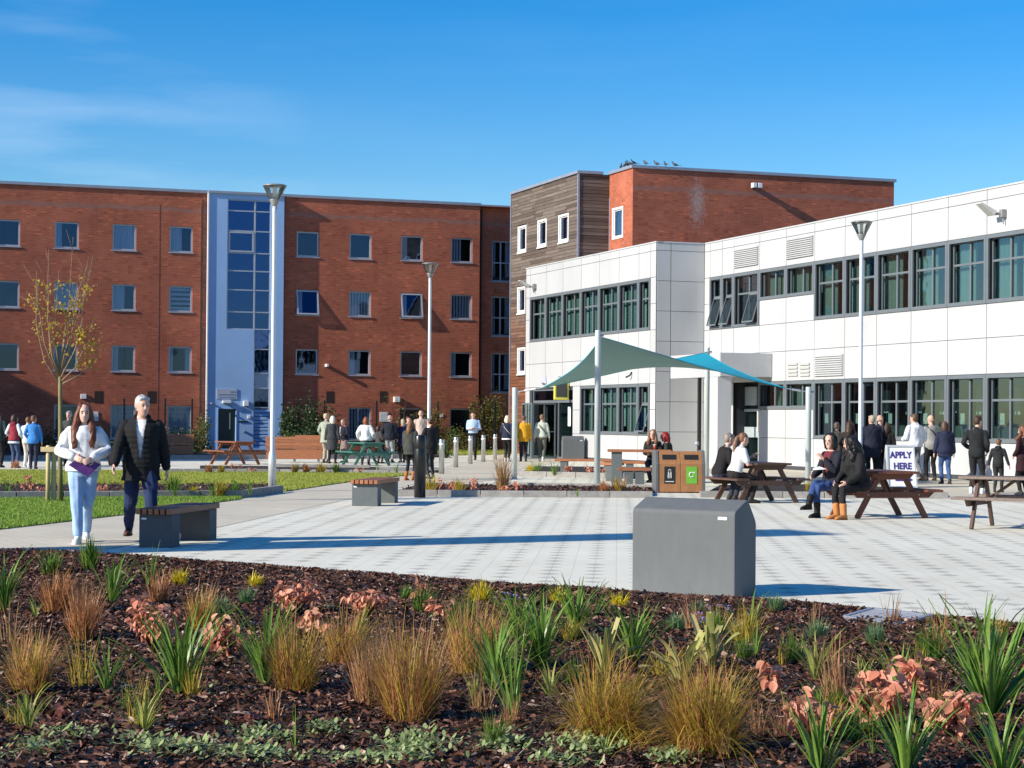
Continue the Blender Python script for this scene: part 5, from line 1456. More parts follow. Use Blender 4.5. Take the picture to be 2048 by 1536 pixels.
def limb(mb, pts, rads, n=10):
    """tapered chain with rounded ends"""
    P = [V(p) for p in pts]
    d0 = (P[0] - P[1]).normalized(); d1 = (P[-1] - P[-2]).normalized()
    q = [P[0] + d0 * rads[0] * .85, P[0] + d0 * rads[0] * .5]; r = [rads[0] * .35, rads[0] * .82]
    for i in range(len(P)):
        q.append(P[i]); r.append(rads[i])
        if i < len(P) - 1:
            q.append((P[i] + P[i + 1]) / 2); r.append((rads[i] + rads[i + 1]) / 2)
    q += [P[-1] + d1 * rads[-1] * .5, P[-1] + d1 * rads[-1] * .85]; r += [rads[-1] * .82, rads[-1] * .35]
    mb.tube(q, r, n)
SKIN = {'fair': (.62, .36, .27), 'pale': (.68, .43, .34), 'tan': (.48, .27, .18)}
def cloth(col, rough=.85):
    key = 'cloth_%02x%02x%02x' % tuple(int(255 * min(1, c) ** .45) for c in col)
    return M(key, col, rough, .16, 9.0, bump=.25, bscale=260, bdist=.002, spec=.25)
def skinm(k): return M('skin_' + k, SKIN[k], .5, .06, 18.0, spec=.4)
def hairm(col): return M('hair_%02x%02x%02x' % tuple(int(255 * c ** .45) for c in col), col, .5, .35, 30.0, stretch=(1, 1, .12), bump=.5, bscale=90, bdist=.004, spec=.4)

def person(p, face, H, label, top, legs, hair, hairstyle='short', shoes=(.03, .03, .03), lean=0.0, turn=0.0, head=(0, 0), pelvis=None,
           footL=None, footR=None, handL=None, handR=None, elbL=None, elbR=None, kneeL=None, kneeR=None, fem=False, thick=.022, hem=.84, sleeve=None,
           sleeve_len='long', shirt=None, open_=0.0, hood=None, boots=None, vox=.017, build=1.0, skirt=None, group=None, skin='fair', quilt=False, bag=None, beard=None, rz=None, waist=None, cap=None, scarf=None, legw=1.0, baggy=1.0, palmL=None, palmR=None):
    s = H / 1.75
    d = V((face[0], face[1], 0)).normalized()
    t = empty('person', p, math.atan2(-d.x, d.y) if rz is None else rz, label, 'person', group); t.scale = (s, s, s)
    pv = V(pelvis) if pelvis else V((0, 0, .93))
    sw = (.163 if fem else .182) * (build ** .5); hw = .092
    Rl = Matrix.Rotation(-lean, 3, 'X') @ Matrix.Identity(3); Rt = Matrix.Rotation(turn, 3, 'Z')
    off = pv - V((0, 0, .93))
    def up(q):   # standing coordinates -> leaned upper body
        q = V(q); r = q - V((0, 0, .93)); f_ = min(1, max(0, r.z / .18))
        rr = Rl @ (Rt @ r) if f_ >= 1 else r.lerp(Rl @ (Rt @ r), f_)
        return pv + rr
    UR = Rl @ Rt
    nk = V((0, -.005, 1.49))
    HRm = Matrix.Rotation(head[0], 3, 'Z') @ Matrix.Rotation(head[1], 3, 'X')
    def hd(q): return up(nk + HRm @ (V(q) - nk))
    # joints
    hipL, hipR = pv + V((-hw, 0, -.03)), pv + V((hw, 0, -.03))
    fL = V(footL) if footL else V((-.10, .02, .08)); fR = V(footR) if footR else V((.10, -.02, .08))
    kL, aL = ik(hipL, fL, .425, .425, V(kneeL or (0, 1, .1))); kR, aR = ik(hipR, fR, .425, .425, V(kneeR or (0, 1, .1)))
    shL, shR = up((-sw, -.01, 1.405)), up((sw, -.01, 1.405))
    hL = up(handL) if handL else up((-.25, .05, .80)); hR = up(handR) if handR else up((.25, .05, .80))
    eL, wL = ik(shL, hL, .285, .255, V(elbL or (-.5, -.8, -.4))); eR, wR = ik(shR, hR, .285, .255, V(elbR or (.5, -.8, -.4)))
    tor = [(.83, .14, .10, .0), (.90, .168, .122, -.008), (.97, .168, .122, -.008), (1.04, .158, .112, 0), (1.11, .148, .104, 0), (1.20, .155, .108, .004), (1.30, .170, .118, .006), (1.37, .172, .112, .0), (1.42, .150, .095, -.005), (1.46, .10, .072, -.006), (1.49, .058, .058, -.004)]
    if fem: tor = [(z, rx * (1.02 if z < 1.0 else .90 if z < 1.25 else .90), ry * (1.0 if z < 1.25 else 1.04), c) for z, rx, ry, c in tor]
    def torso(mb, infl, zmin=.80, zmax=1.52, b=1.0):
        rings = []
        for z, rx, ry, c in tor:
            if z < zmin - 1e-6 or z > zmax: continue
            bb = b * (build if z < 1.4 else 1)
            rings.append((up((0, c, z)), UR @ V((rx * bb + infl, 0, 0)) if z > .95 else V((rx * bb + infl, 0, 0)), UR @ V((0, ry * bb + infl, 0)) if z > .95 else V((0, ry * bb + infl, 0))))
        mb.loft(rings, 18)
    # ---- body
    mb = MB(); torso(mb, 0)
    limb(mb, [up((0, -.01, 1.40)), up((0, 0, 1.47)), hd((0, .008, 1.56))], [.06, .054, .052])
    hp = [(1.512, .026, .026, .070), (1.525, .040, .042, .058), (1.55, .055, .066, .038), (1.59, .068, .086, .022), (1.63, .074, .094, .014), (1.67, .075, .096, .008), (1.705, .068, .086, .004), (1.73, .050, .064, .0), (1.748, .022, .028, 0)]
    mb.loft([(hd((0, c, z)), UR @ HRm @ V((rx, 0, 0)), UR @ HRm @ V((0, ry, 0))) for z, rx, ry, c in hp], 18)
    limb(mb, [hd((0, .100, 1.655)), hd((0, .112, 1.625)), hd((0, .122, 1.603))], [.008, .010, .013], 8)      # nose
    limb(mb, [hd((-.02, .090, 1.568)), hd((.02, .090, 1.568))], [.009, .009], 8)                             # lips
    limb(mb, [hd((-.035, .088, 1.655)), hd((.035, .088, 1.655))], [.012, .012], 8)                           # brow
    for sx in (-1, 1): limb(mb, [hd((sx * .077, .0, 1.605)), hd((sx * .080, -.008, 1.655))], [.010, .015], 8)
    for sh, e, w_ in ((shL, eL, wL), (shR, eR, wR)): limb(mb, [sh + V((0, 0, -.02)), e, w_], [.042, .038, .028])
    for h_, k, a in ((hipL, kL, aL), (hipR, kR, aR)): limb(mb, [h_, k, k.lerp(a, .35), a], [.078, .046, .045, .033])
    def hand(e, w_, side, palm):
        f = (w_ - e).normalized(); n_ = V(palm) if palm else V((-side, .15, 0)); n_ = UR @ n_
        n_ = (n_ - f * n_.dot(f)); n_.normalize(); x = f.cross(n_)   # x across the palm
        if x.dot(V((0, 1, 0))) < 0 and not palm: x = -x
        mb.loft([(w_ + f * q, x * a, n_ * b) for q, a, b in ((-.01, .026, .018), (.02, .034, .018), (.055, .042, .016), (.085, .041, .014), (.095, .034, .010))], 10)
        for i, (o, L_) in enumerate(((.031, .070), (.011, .080), (-.010, .076), (-.030, .060))):
            a = w_ + f * .082 + x * o; d1 = (f * .95 + n_ * .25).normalized(); d2 = (f * .7 + n_ * .7).normalized(); d3 = (f * .35 + n_ * .95).normalized()
            b = a + d1 * L_ * .45; c = b + d2 * L_ * .32; limb(mb, [a, b, c, c + d3 * L_ * .25], [.0105, .010, .0095, .0085], 7)
        a = w_ + f * .025 + x * .034; b = a + (f * .6 + x * .6 + n_ * .4).normalized() * .042; limb(mb, [a, b, b + (f * .9 + n_ * .5).normalized() * .035], [.013, .0115, .010], 7)
    hand(eL, wL, -1, palmL); hand(eR, wR, 1, palmR)
    footdir = []
    for a, k in ((aL, kL), (aR, kR)):
        fd = V((a.x - k.x, a.y - k.y, 0)); 
        fd = V((.12 if a.x > pv.x else -.12, 1, 0)).normalized()
        footdir.append(fd)
        if not shoes: continue
        limb(mb, [a + V((0, 0, -.02)) - fd * .03, a + V((0, 0, -.045)) + fd * .08, a + V((0, 0, -.055)) + fd * .15], [.036, .036, .026])
    body = link('body', voxel(mb, vox, 2), t); body.data.materials.append(skinm(skin)); body.data.polygons.foreach_set('use_smooth', [True] * len(body.data.polygons))
    # ---- eyes, brows and mouth
    mb = MB()
    for sx in (-1, 1): mb.ball(hd((sx * .031, .099, 1.634)), (.0135, .008, .008), 8, 5)
    mb.build('eyes', M('dark_eye', (.03, .022, .018), .25, .1), t, True)  # eyeballs wholly dark: socket shade is put into their colour
    mb = MB()
    for sx in (-1, 1): limb(mb, [hd((sx * .014, .106, 1.653)), hd((sx * .032, .104, 1.660)), hd((sx * .048, .093, 1.655))], [.004, .005, .003], 6)
    mb.build('eyebrows', hairm(mul(hair, .6)), t, True)
    mb = MB(); limb(mb, [hd((-.022, .094, 1.569)), hd((0, .1005, 1.570)), hd((.022, .094, 1.569))], [.003, .006, .003], 6); mb.build('mouth', M('lip_red', (.40, .13, .11), .5, .05), t, True)
    # ---- top garment
    ins = sleeve or top
    mb = MB()
    zt = min(hem, .80)
    if hem < .80:     # long coat or dress part
        q = [(hem, .215, .16), (.70, .205, .150), (.80, .195, .145)]
        q = [w_ for w_ in q if w_[0] <= .8 and w_[0] >= hem]
        mb.loft([(pv + V((0, -.005, z - .93)), V((rx * build, 0, 0)), V((0, ry * build, 0))) for z, rx, ry in q + [(.95, .19, .14)]], 18)
    torso(mb, thick * baggy, max(hem, .80) - .011 if hem > .80 else .80, 1.47)
    limb(mb, [up((0, -.012, 1.42)), up((0, -.008, 1.475))], [.075, .066], 14)
    sl_ = MB() if sleeve else mb
    for sh, e, w_ in ((shL, eL, wL), (shR, eR, wR)):
        r0 = .056 + (thick * baggy - .01) * .75
        if sleeve_len == 'long': limb(sl_, [sh + V((0, 0, -.008)), sh.lerp(e, .35), e, e.lerp(w_, .93)], [r0 * .92, r0 * .98, r0 * .90, r0 * .72])
        else: limb(sl_, [sh, sh.lerp(e, .75)], [r0, r0 * .95])
    if hood: limb(mb, [up((-.062, .055, 1.452)), up((-.082, 0, 1.485)), up((-.05, -.07, 1.50)), up((.05, -.07, 1.50)), up((.082, 0, 1.485)), up((.062, .055, 1.452))], [.022, .03, .032, .032, .03, .022], 10)
    if hood: limb(mb, [up((-.07, -.085, 1.44)), up((0, -.125, 1.41)), up((.07, -.085, 1.44))], [.045, .06, .045], 10)
    qf = folds(.0065 if vox > .012 else .011, 15.0, p[0])
    if quilt:
        def qf(co, _f=folds(.003, 15.0, 1.0)): return _f(co) + .007 * np.abs(np.sin(co[:, 2] * math.pi / .062)) * (co[:, 2] > .9)
    me = voxel(mb, vox, 3, qf)
    if open_ > 0:
        bm = bmesh.new(); bm.from_mesh(me); inv = UR.inverted(); dl = []
        for f_ in bm.faces:
            c = inv @ (f_.calc_center_median() - pv)
            z = c.z + .93; wv = open_ * min(1.0, max(0.0, (z - .98) / .5)) + .004
            if c.y > .02 and abs(c.x) < wv and z > 1.0: dl.append(f_)
        bmesh.ops.delete(bm, geom=dl, context='FACES'); bm.to_mesh(me); bm.free()
    jo = link('skirt_coat' if hem < .6 else 'jacket', me, t); me.materials.append(cloth(top)); me.polygons.foreach_set('use_smooth', [True] * len(me.polygons))
    if sleeve:
        me = voxel(sl_, vox, 3, folds(.006, 15.0, p[1])); o = link('sleeves', me, t); me.materials.append(cloth(sleeve)); me.polygons.foreach_set('use_smooth', [True] * len(me.polygons))
    if shirt:
        mb = MB(); torso(mb, thick * .35, .85, 1.47); limb(mb, [up((0, -.01, 1.43)), up((0, -.004, 1.492))], [.07, .060], 14)
        me = voxel(mb, vox, 2, folds(.003)); link('shirt', me, t); me.materials.append(cloth(shirt)); me.polygons.foreach_set('use_smooth', [True] * len(me.polygons))
    if waist:
        mb = MB(); zz = max(hem, .80)
        mb.loft([(pv + V((0, -.004, z - .93)), V((rx, 0, 0)), V((0, ry, 0))) for z, rx, ry in ((zz - .055, .195, .15), (zz - .04, .20, .155), (zz - .0, .20, .155), (zz + .01, .19, .145))], 18)
        me = voxel(mb, vox, 2); link('waistband', me, t); me.materials.append(cloth(waist)); me.polygons.foreach_set('use_smooth', [True] * len(me.polygons))
    # ---- legs
    mb = MB()
    if skirt is None:
        mb.loft([(pv + V((0, c, z - .93)), V((rx * build + .012, 0, 0)), V((0, ry * build + .012, 0))) for z, rx, ry, c in tor if z < 1.05], 16)
        for h_, k, a in ((hipL, kL, aL), (hipR, kR, aR)):
            en = a.lerp(k, .10) if not boots else a.lerp(k, .35)
            limb(mb, [h_, h_.lerp(k, .5), k, k.lerp(en, .5), en], [.098 * build ** .5, .086 * legw, .069 * legw, .062 * legw, .052 * legw])
    else:
        for h_, k, a in ((hipL, kL, aL), (hipR, kR, aR)): limb(mb, [h_, k, a], [.10, .075, .05])
        mb.loft([(pv + V((0, 0, z - .93)), V((rx, 0, 0)), V((0, ry, 0))) for z, rx, ry in ((skirt, .23, .19), (.6, .21, .17), (.9, .17, .13), (1.0, .15, .11))], 16)
    me = voxel(mb, vox, 2, folds(.006 if vox > .012 else .010, 18.0, p[0] * 2)); link('trousers' if skirt is None else 'skirt', me, t); me.materials.append(cloth(legs)); me.polygons.foreach_set('use_smooth', [True] * len(me.polygons))
    # ---- shoes
    for (a, k, fd) in ((aL, kL, footdir[0]), (aR, kR, footdir[1])):
        mb = MB(); x = V((fd.y, -fd.x, 0)); zb = a.z - .08
        g = lambda y, z: V((a.x, a.y, zb)) + fd * y + V((0, 0, z))
        mb.loft([(g(-.075, .045), x * .028, V((0, 0, .040))), (g(-.05, .048), x * .040, V((0, 0, .046))), (g(.02, .048), x * .042, V((0, 0, .047))), (g(.09, .038), x * .046, V((0, 0, .037))), (g(.15, .030), x * .042, V((0, 0, .029))), (g(.185, .024), x * .024, V((0, 0, .020)))], 12)
        limb(mb, [g(-.012, .06), g(-.012, .11)], [.044, .047], 10)
        if boots: limb(mb, [g(-.012, .08), (k + (a - k) * .62)], [.052, .062], 12)
        bt_ = link('boot' if boots else 'shoe', voxel(mb, min(vox, .013), 1), t); bt_.data.materials.append(cloth(boots or shoes, .6)); bt_.data.polygons.foreach_set('use_smooth', [True] * len(bt_.data.polygons))
        mb = MB(); mb.loft([(g(-.082, .002), x * .03, fd * .012), (g(-.082, .018), x * .03, fd * .012)], 8)
        mb2 = MB(); vs_ = []
        for yy, ww in ((-.08, .028), (-.03, .043), (.06, .046), (.13, .046), (.18, .030), (.195, .012)): vs_.append((yy, ww))
        pts_ = [g(y, 0) + x * w_ for y, w_ in vs_] + [g(y, 0) - x * w_ for y, w_ in reversed(vs_)]
        n = len(pts_); mb2.add(pts_ + [q + V((0, 0, .022)) for q in pts_], [tuple(reversed(range(n))), tuple(range(n, 2 * n))] + [(i, (i + 1) % n, n + (i + 1) % n, n + i) for i in range(n)])
        mb2.build('sole', cloth(mul(boots or shoes, .55) if max(shoes) < .5 else (.7, .7, .68)), bt_)
    # ---- hair
    mb = MB()
    HX = lambda v_: UR @ HRm @ V(v_)
    def hb(c, r, n=14, m=9):
        rings = []
        for i in range(m + 1):
            a = -math.pi / 2 + math.pi * i / m; q = max(math.cos(a), .03)
            rings.append((hd((c[0], c[1], c[2] + r[2] * math.sin(a))), HX((r[0] * q, 0, 0)), HX((0, r[1] * q, 0))))
        mb.loft(rings, n)
    if hairstyle == 'bald':
        limb(mb, [hd((-.074, -.01, 1.61)), hd((-.05, -.065, 1.605)), hd((0, -.088, 1.605)), hd((.05, -.065, 1.605)), hd((.074, -.01, 1.61))], [.012, .02, .022, .02, .012])
    else:
        hb((0, -.018, 1.670), (.086, .101, .093))
        if hairstyle == 'short': hb((0, -.035, 1.63), (.080, .075, .085)); limb(mb, [hd((-.05, .062, 1.715)), hd((0, .070, 1.725)), hd((.05, .062, 1.715))], [.022, .026, .022])
        if hairstyle == 'spiky': hb((0, -.03, 1.64), (.082, .08, .09)); [limb(mb, [hd((q * .04, -.02 + .03 * (q % 2), 1.73)), hd((q * .05, -.03, 1.79 - .01 * abs(q)))], [.03, .012]) for q in (-1, 0, 1)]
        if hairstyle in ('long', 'vlong', 'curly'):
            zb = {'long': 1.36, 'vlong': 1.20, 'curly': 1.34}[hairstyle]
            limb(mb, [hd((0, -.05, 1.66)), hd((0, -.085, 1.55)), up((0, -.125, zb + .08)), up((0, -.13, zb))], [.085, .085, .085, .05], 14)
            for sx in (-1, 1):
                limb(mb, [hd((sx * .045, .045, 1.70)), hd((sx * .078, .03, 1.62)), hd((sx * .085, .035, 1.53)), up((sx * .105, .085, 1.42)), up((sx * .100, .130, zb + .06)), up((sx * .085, .125, zb))], [.032, .040, .048, .056, .052, .022], 10)
            if hairstyle == 'curly':
                for k in range(22):
                    a = rnd.uniform(0, 6.28); z = rnd.uniform(1.42, 1.73); hb((.085 * math.cos(a) * (1.1 if z < 1.65 else .8), -.03 - .07 * abs(math.sin(a)), z), (.035, .035, .035), 8, 5)
        if hairstyle == 'bob':
            limb(mb, [hd((0, -.05, 1.67)), hd((0, -.06, 1.57)), hd((0, -.055, 1.49))], [.085, .088, .07], 14)
            for sx in (-1, 1): limb(mb, [hd((sx * .05, .04, 1.69)), hd((sx * .082, .015, 1.60)), hd((sx * .075, .02, 1.50))], [.028, .034, .022], 10)
        if hairstyle in ('pony', 'bun'):
            hb((0, -.03, 1.64), (.078, .078, .085))
            if hairstyle == 'pony': limb(mb, [hd((0, -.10, 1.67)), hd((0, -.145, 1.62)), up((0, -.150, 1.48)), up((.01, -.135, 1.34))], [.03, .04, .045, .02], 10)
            else: hb((0, -.12, 1.70), (.05, .05, .045))
    me = voxel(mb, min(vox, .013), 2, folds(.004, 60.0)); link('hair', me, t); me.materials.append(hairm(hair)); me.polygons.foreach_set('use_smooth', [True] * len(me.polygons))
    if hairstyle in ('long', 'vlong', 'curly', 'bob') and vox < .012:   # loose wavy locks over the hair mass
        mb = MB(); zb = {'long': 1.36, 'vlong': 1.17, 'curly': 1.36, 'bob': 1.50}[hairstyle]
        for k in range(150):
            a = rnd.uniform(math.radians(38), math.radians(322)); ph = rnd.uniform(0, 6.28); wl = rnd.uniform(20, 34); am = rnd.uniform(.004, .013)
            sx, cy = math.sin(a), math.cos(a); pts_ = []
            for i in range(11):
                f = i / 10; z = 1.755 - (1.755 - zb - rnd.uniform(0, .02)) * f; r = .05 + .05 * min(1, f * 3.5) + (.035 if zb < 1.45 else -.01) * max(0, f - .35)
                fr = .11 if (cy > -.2 and f > .5 and zb < 1.45) else 0
                x = sx * r * .95 + am * math.sin(wl * z + ph); y = cy * r * 1.05 - .015 + fr * (f - .5) * 2 * .9
                if cy > .45 and z < 1.72: x += .02 * (1 if sx > 0 else -1)
                pts_.append(hd((x, y, z)) if z > 1.5 else up((x * 1.12, y, z)))
            mb.tube(pts_, [.004] + [.0055] * 8 + [.004, .002], 5)
        mb.build('locks', hairm(hair), t, True)
    if cap:
        mb = MB(); hb((0, -.012, 1.69), (.094, .108, .078)); limb(mb, [hd((-.05, .075, 1.68)), hd((.05, .075, 1.68))], [.028, .028])
        me = voxel(mb, .013, 2); link('hat', me, t); me.materials.append(cloth(cap)); me.polygons.foreach_set('use_smooth', [True] * len(me.polygons))
    if scarf:
        mb = MB(); limb(mb, [up((-.08, .0, 1.46)), up((0, .085, 1.455)), up((.08, .0, 1.46)), up((0, -.085, 1.46)), up((-.07, -.03, 1.465))], [.035] * 5)
        me = voxel(mb, .015, 2); link('scarf', me, t); me.materials.append(cloth(scarf)); me.polygons.foreach_set('use_smooth', [True] * len(me.polygons))
    if bag:   # strap across the back, moves with the clothing
        mb = MB(); limb(mb, [up((-.15, -.05, 1.44)), up((-.03, -.165, 1.28)), up((.12, -.15, 1.12)), up((.19, -.02, 1.02))], [.018] * 4, 8)
        me = voxel(mb, .012, 1); link('strap', me, t); me.materials.append(cloth(bag))
    return t, dict(wL=wL, wR=wR, up=up, s=s, t=t)
BLK = (.012, .012, .014); NAVY = (.014, .018, .040); DGREY = (.045, .046, .048); DENIM = (.045, .085, .19); WHITE = (.72, .73, .74); LBROWN = (.16, .075, .035)
BROWN = (.055, .026, .016); GREYH = (.42, .41, .40); BLACKH = (.010, .009, .009); AUB = (.14, .042, .018); BLOND = (.55, .42, .26)

def hgt_px(x, yt, yf):     # standing height from picture rows
    p = G(x, yf); d = (yf - (831.65 + .008 * x)); return p, (yf - yt) * p.y / FPX
# the walking pair in front
p, h = hgt_px(165, 806, 1086)
_, w1 = person(p, (.12, -1), h, 'woman in white sweatshirt and pale jeans holding a purple booklet', (.78, .78, .78), (.33, .48, .70), AUB, 'vlong', shoes=(.78, .78, .76), fem=True,
       footL=(-.02, -.26, .12), footR=(.035, .22, .08), turn=.08, head=(.10, -.10), handL=(-.13, .225, 1.07), handR=(.11, .215, 1.08), elbL=(-1, -.35, -.5), elbR=(1, -.35, -.5), thick=.04, baggy=1.1, hem=.88, vox=.0095, legw=1.12, skin='pale', palmL=(.6, -.5, -.3), palmR=(-.6, -.5, -.3), build=1.02)
tw = w1['t']
p2, h2 = hgt_px(281, 791, 1086)
_, w2 = person(p2, (.16, -1), h2, 'grey haired man in black quilted jacket and navy jeans walking', (.012, .012, .013), (.018, .030, .085), GREYH, 'short', shoes=(.11, .05, .03),
       footL=(-.15, .30, .08), footR=(.15, -.34, .15), turn=-.06, handL=(-.31, -.06, .80), handR=(.31, .24, .90), elbL=(-.6, -.8, 0), elbR=(.6, -.8, 0), thick=.032, hem=.74, vox=.0095, shirt=(.80, .80, .82), open_=.062, hood=True, quilt=True, build=1.12, head=(.45, -.08), legw=1.1)
def held(name, label, cat, pts_world, th, mat):
    a, b, c, d = [V(q) for q in pts_world]; n_ = (b - a).cross(d - a).normalized() * th
    cc = (a + b + c + d) / 4; t = empty(name, cc, 0, label, cat); mb = MB(); mb.hexa([q - cc for q in (a, b, c, d)] + [q - cc + n_ for q in (a, b, c, d)])
    return mb.build('cover', mat, t)
def loc(pt, person_empty): return mworld(person_empty) @ V(pt)
bk = held('booklet', 'purple booklet held by the woman in white', 'booklet', [loc(q, tw) for q in ((.16, .235, .98), (-.08, .25, .83), (-.235, .215, .99), (.0, .215, 1.09))], .008, M('purple_cover', (.085, .022, .14), .4, .5, 14.0))
# ---- far left group
def stand(x, yt, yf, face, label, **k):
    p, h = hgt_px(x, yt, yf); h = min(max(h, 1.05), 2.0); u_ = rnd.uniform
    k.setdefault('head', (u_(-.6, .6), u_(-.2, .05))); k.setdefault('turn', u_(-.18, .18)); k.setdefault('lean', u_(-.02, .07))
    k.setdefault('footL', (-.10 + u_(-.04, .03), u_(-.08, .10), .08)); k.setdefault('footR', (.10 + u_(-.03, .04), u_(-.08, .10), .08))
    a_ = rnd.choice([0, 1, 1, 2])
    if a_ == 1: k.setdefault('handL', (-.20, u_(.12, .22), u_(.95, 1.05)))
    if a_ == 2: k.setdefault('handR', (.18, u_(.16, .24), u_(.98, 1.12))); k.setdefault('handL', (-.23, .10, .88))
    k.setdefault('handL', (-.25 - u_(0, .03), u_(-.04, .10), .80)); k.setdefault('handR', (.25 + u_(0, .03), u_(-.04, .12), .82))
    return person(p, face, h, label, **k)
LG = 'visitors standing at the far left'
stand(-4, 822, 935, (.2, 1), 'person in dark clothes cut by the left edge', top=(.03, .05, .05), legs=BLK, hair=BROWN, group=LG)
stand(27, 829, 936, (.3, 1), 'person in maroon and pale blue top with jeans, far left', top=(.26, .03, .045), sleeve=(.58, .74, .78), legs=(.05, .075, .15), hair=BROWN, hairstyle='bob', shoes=(.16, .07, .05), hood=True, waist=(.75, .75, .75), hem=.86, fem=True, group=LG, handL=(-.20, .16, 1.02), handR=(.20, .16, 1.02), scarf=(.62, .78, .82))
stand(54, 834, 934, (.2, 1), 'person in white top and pale trousers behind the blue jumper', top=(.60, .62, .66), legs=(.62, .57, .53), hair=LBROWN, group=LG, handL=(-.2, .15, .98), shoes=(.6, .6, .6))
stand(66, 831, 938, (-.1, 1), 'man in bright blue jumper and dark trousers, far left', top=(.05, .22, .56), legs=(.022, .026, .05), hair=LBROWN, group=LG, footL=(-.09, .08, .08), footR=(.09, -.08, .08), handL=(-.19, .14, 1.0))
stand(138, 822, 932, (.1, -1), 'grey haired man in dark coat behind the woman in white', top=(.05, .052, .05), legs=BLK, hair=(.30, .29, .28), group=LG)
# ---- centre group
CG = 'visitors gathered before the hall'
stand(651, 827, 926, (.4, 1), 'person in pale sage coat left of the long dark coat', top=(.33, .36, .29), legs=(.35, .33, .28), hair=BLOND, group=CG, hem=.72)
stand(664, 832, 927, (.1, 1), 'woman with white hair in a long dark grey coat', top=(.040, .043, .047), legs=BLK, hair=(.66, .62, .52), hairstyle='bob', hem=.50, fem=True, thick=.035, group=CG, shoes=(.05, .03, .02))
stand(689, 838, 925, (-.9, -.6), 'woman in navy top and mauve skirt reading a white sheet', top=(.016, .018, .03), legs=(.22, .17, .155), hair=(.25, .17, .11), hairstyle='bun', skirt=.25, fem=True, group=CG, handL=(-.12, .25, 1.12), handR=(.12, .25, 1.12), head=(0, -.3))
pq = G(683, 924); q = held('paper_sheet', 'white paper sheet held by the woman in navy', 'paper', [pq + V(v_) for v_ in ((-.05, -.22, 1.02), (.13, -.24, 1.07), (.13, -.19, 1.27), (-.05, -.17, 1.22))], .004, m_white)
stand(731, 834, 931, (.05, 1), 'red haired woman in a white jacket at the green table', top=(.76, .76, .75), legs=(.10, .11, .13), hair=(.22, .07, .03), hairstyle='bob', thick=.045, hem=.90, fem=True, baggy=1.1, group=CG, shoes=(.06, .03, .02), handL=(-.27, .10, .98), handR=(.27, .10, .98))
stand(757, 851, 927, (.6, .6), 'child in dark grey coat beside the green table', top=(.055, .052, .052), legs=DGREY, hair=BROWN, hairstyle='bob', group=CG, hem=.70)
stand(779, 830, 925, (.25, 1), 'balding man in navy jacket and grey trousers', top=(.014, .017, .026), legs=(.30, .31, .31), hair=(.40, .37, .34), hairstyle='bald', thick=.04, build=1.1, hem=.84, group=CG, handL=(-.2, .12, 1.0), legw=1.15)
stand(805, 838, 925, (-.4, 1), 'person in navy coat with a red collar', top=(.018, .022, .065), legs=BLK, hair=(.40, .30, .20), hairstyle='bob', fem=True, group=CG, hem=.70, scarf=(.42, .04, .03))
stand(815, 833, 920, (.3, -1), 'person in dark blue coat half hidden in the group', top=(.025, .04, .075), legs=BLK, hair=BROWN, group=CG)
stand(841, 821, 922, (-.3, 1), 'tall bald man in pale shirt at the back of the group', top=(.55, .42, .36), legs=(.08, .08, .09), hair=(.5, .4, .33), hairstyle='bald', group=CG)
stand(819, 841, 961, (.55, 1), 'woman in grey parka, black leggings and tan boots', top=(.055, .056, .050), legs=BLK, hair=(.20, .085, .035), hairstyle='long', boots=(.36, .115, .035), fem=True, thick=.04, hem=.76, hood=True, group=CG, handR=(.20, .14, .92), legw=.82)
stand(861, 835, 958, (-.6, 1), 'person in black coat and grey beanie by the bollard', top=(.014, .015, .019), legs=(.030, .034, .042), hair=BROWN, hairstyle='short', cap=(.18, .165, .155), thick=.045, hem=.70, group=CG, head=(0, -.35), handL=(-.16, .26, 1.10), handR=(.16, .26, 1.12), shoes=(.05, .05, .04), legw=.9)
# ---- entrance
EG = 'visitors at the glass entrance'
stand(946, 823, 920, (-.15, -1), 'man in pale blue shirt and black trousers facing the plaza', top=(.42, .56, .78), legs=BLK, hair=BROWN, hairstyle='short', thick=.018, hem=.95, group=EG, handL=(-.10, .24, 1.13), handR=(.10, .25, 1.15), head=(0, -.2))
stand(1013, 831, 923, (.5, 1), 'blond woman in navy top with a white layer at the hip', top=(.018, .022, .05), legs=BLK, hair=(.66, .58, .42), hairstyle='bob', fem=True, skirt=.62 if False else None, waist=(.75, .75, .75), group=EG, bag=(.45, .42, .36), shoes=(.6, .6, .6), hem=.88, build=1.08)
stand(1047, 831, 923, (-.05, 1), 'man in a mustard yellow jacket before the entrance', top=(.62, .31, .02), legs=(.020, .022, .035), hair=(.10, .06, .04), thick=.042, hem=.76, build=1.08, group=EG, baggy=1.1)
stand(1083, 829, 923, (.2, 1), 'person in pale green shirt with a shoulder strap walking in', top=(.48, .52, .45), legs=(.12, .125, .105), hair=(.18, .11, .07), group=EG, bag=(.06, .06, .055), footL=(-.09, .14, .08), footR=(.09, -.18, .12), shoes=(.6, .6, .58), hem=.90)
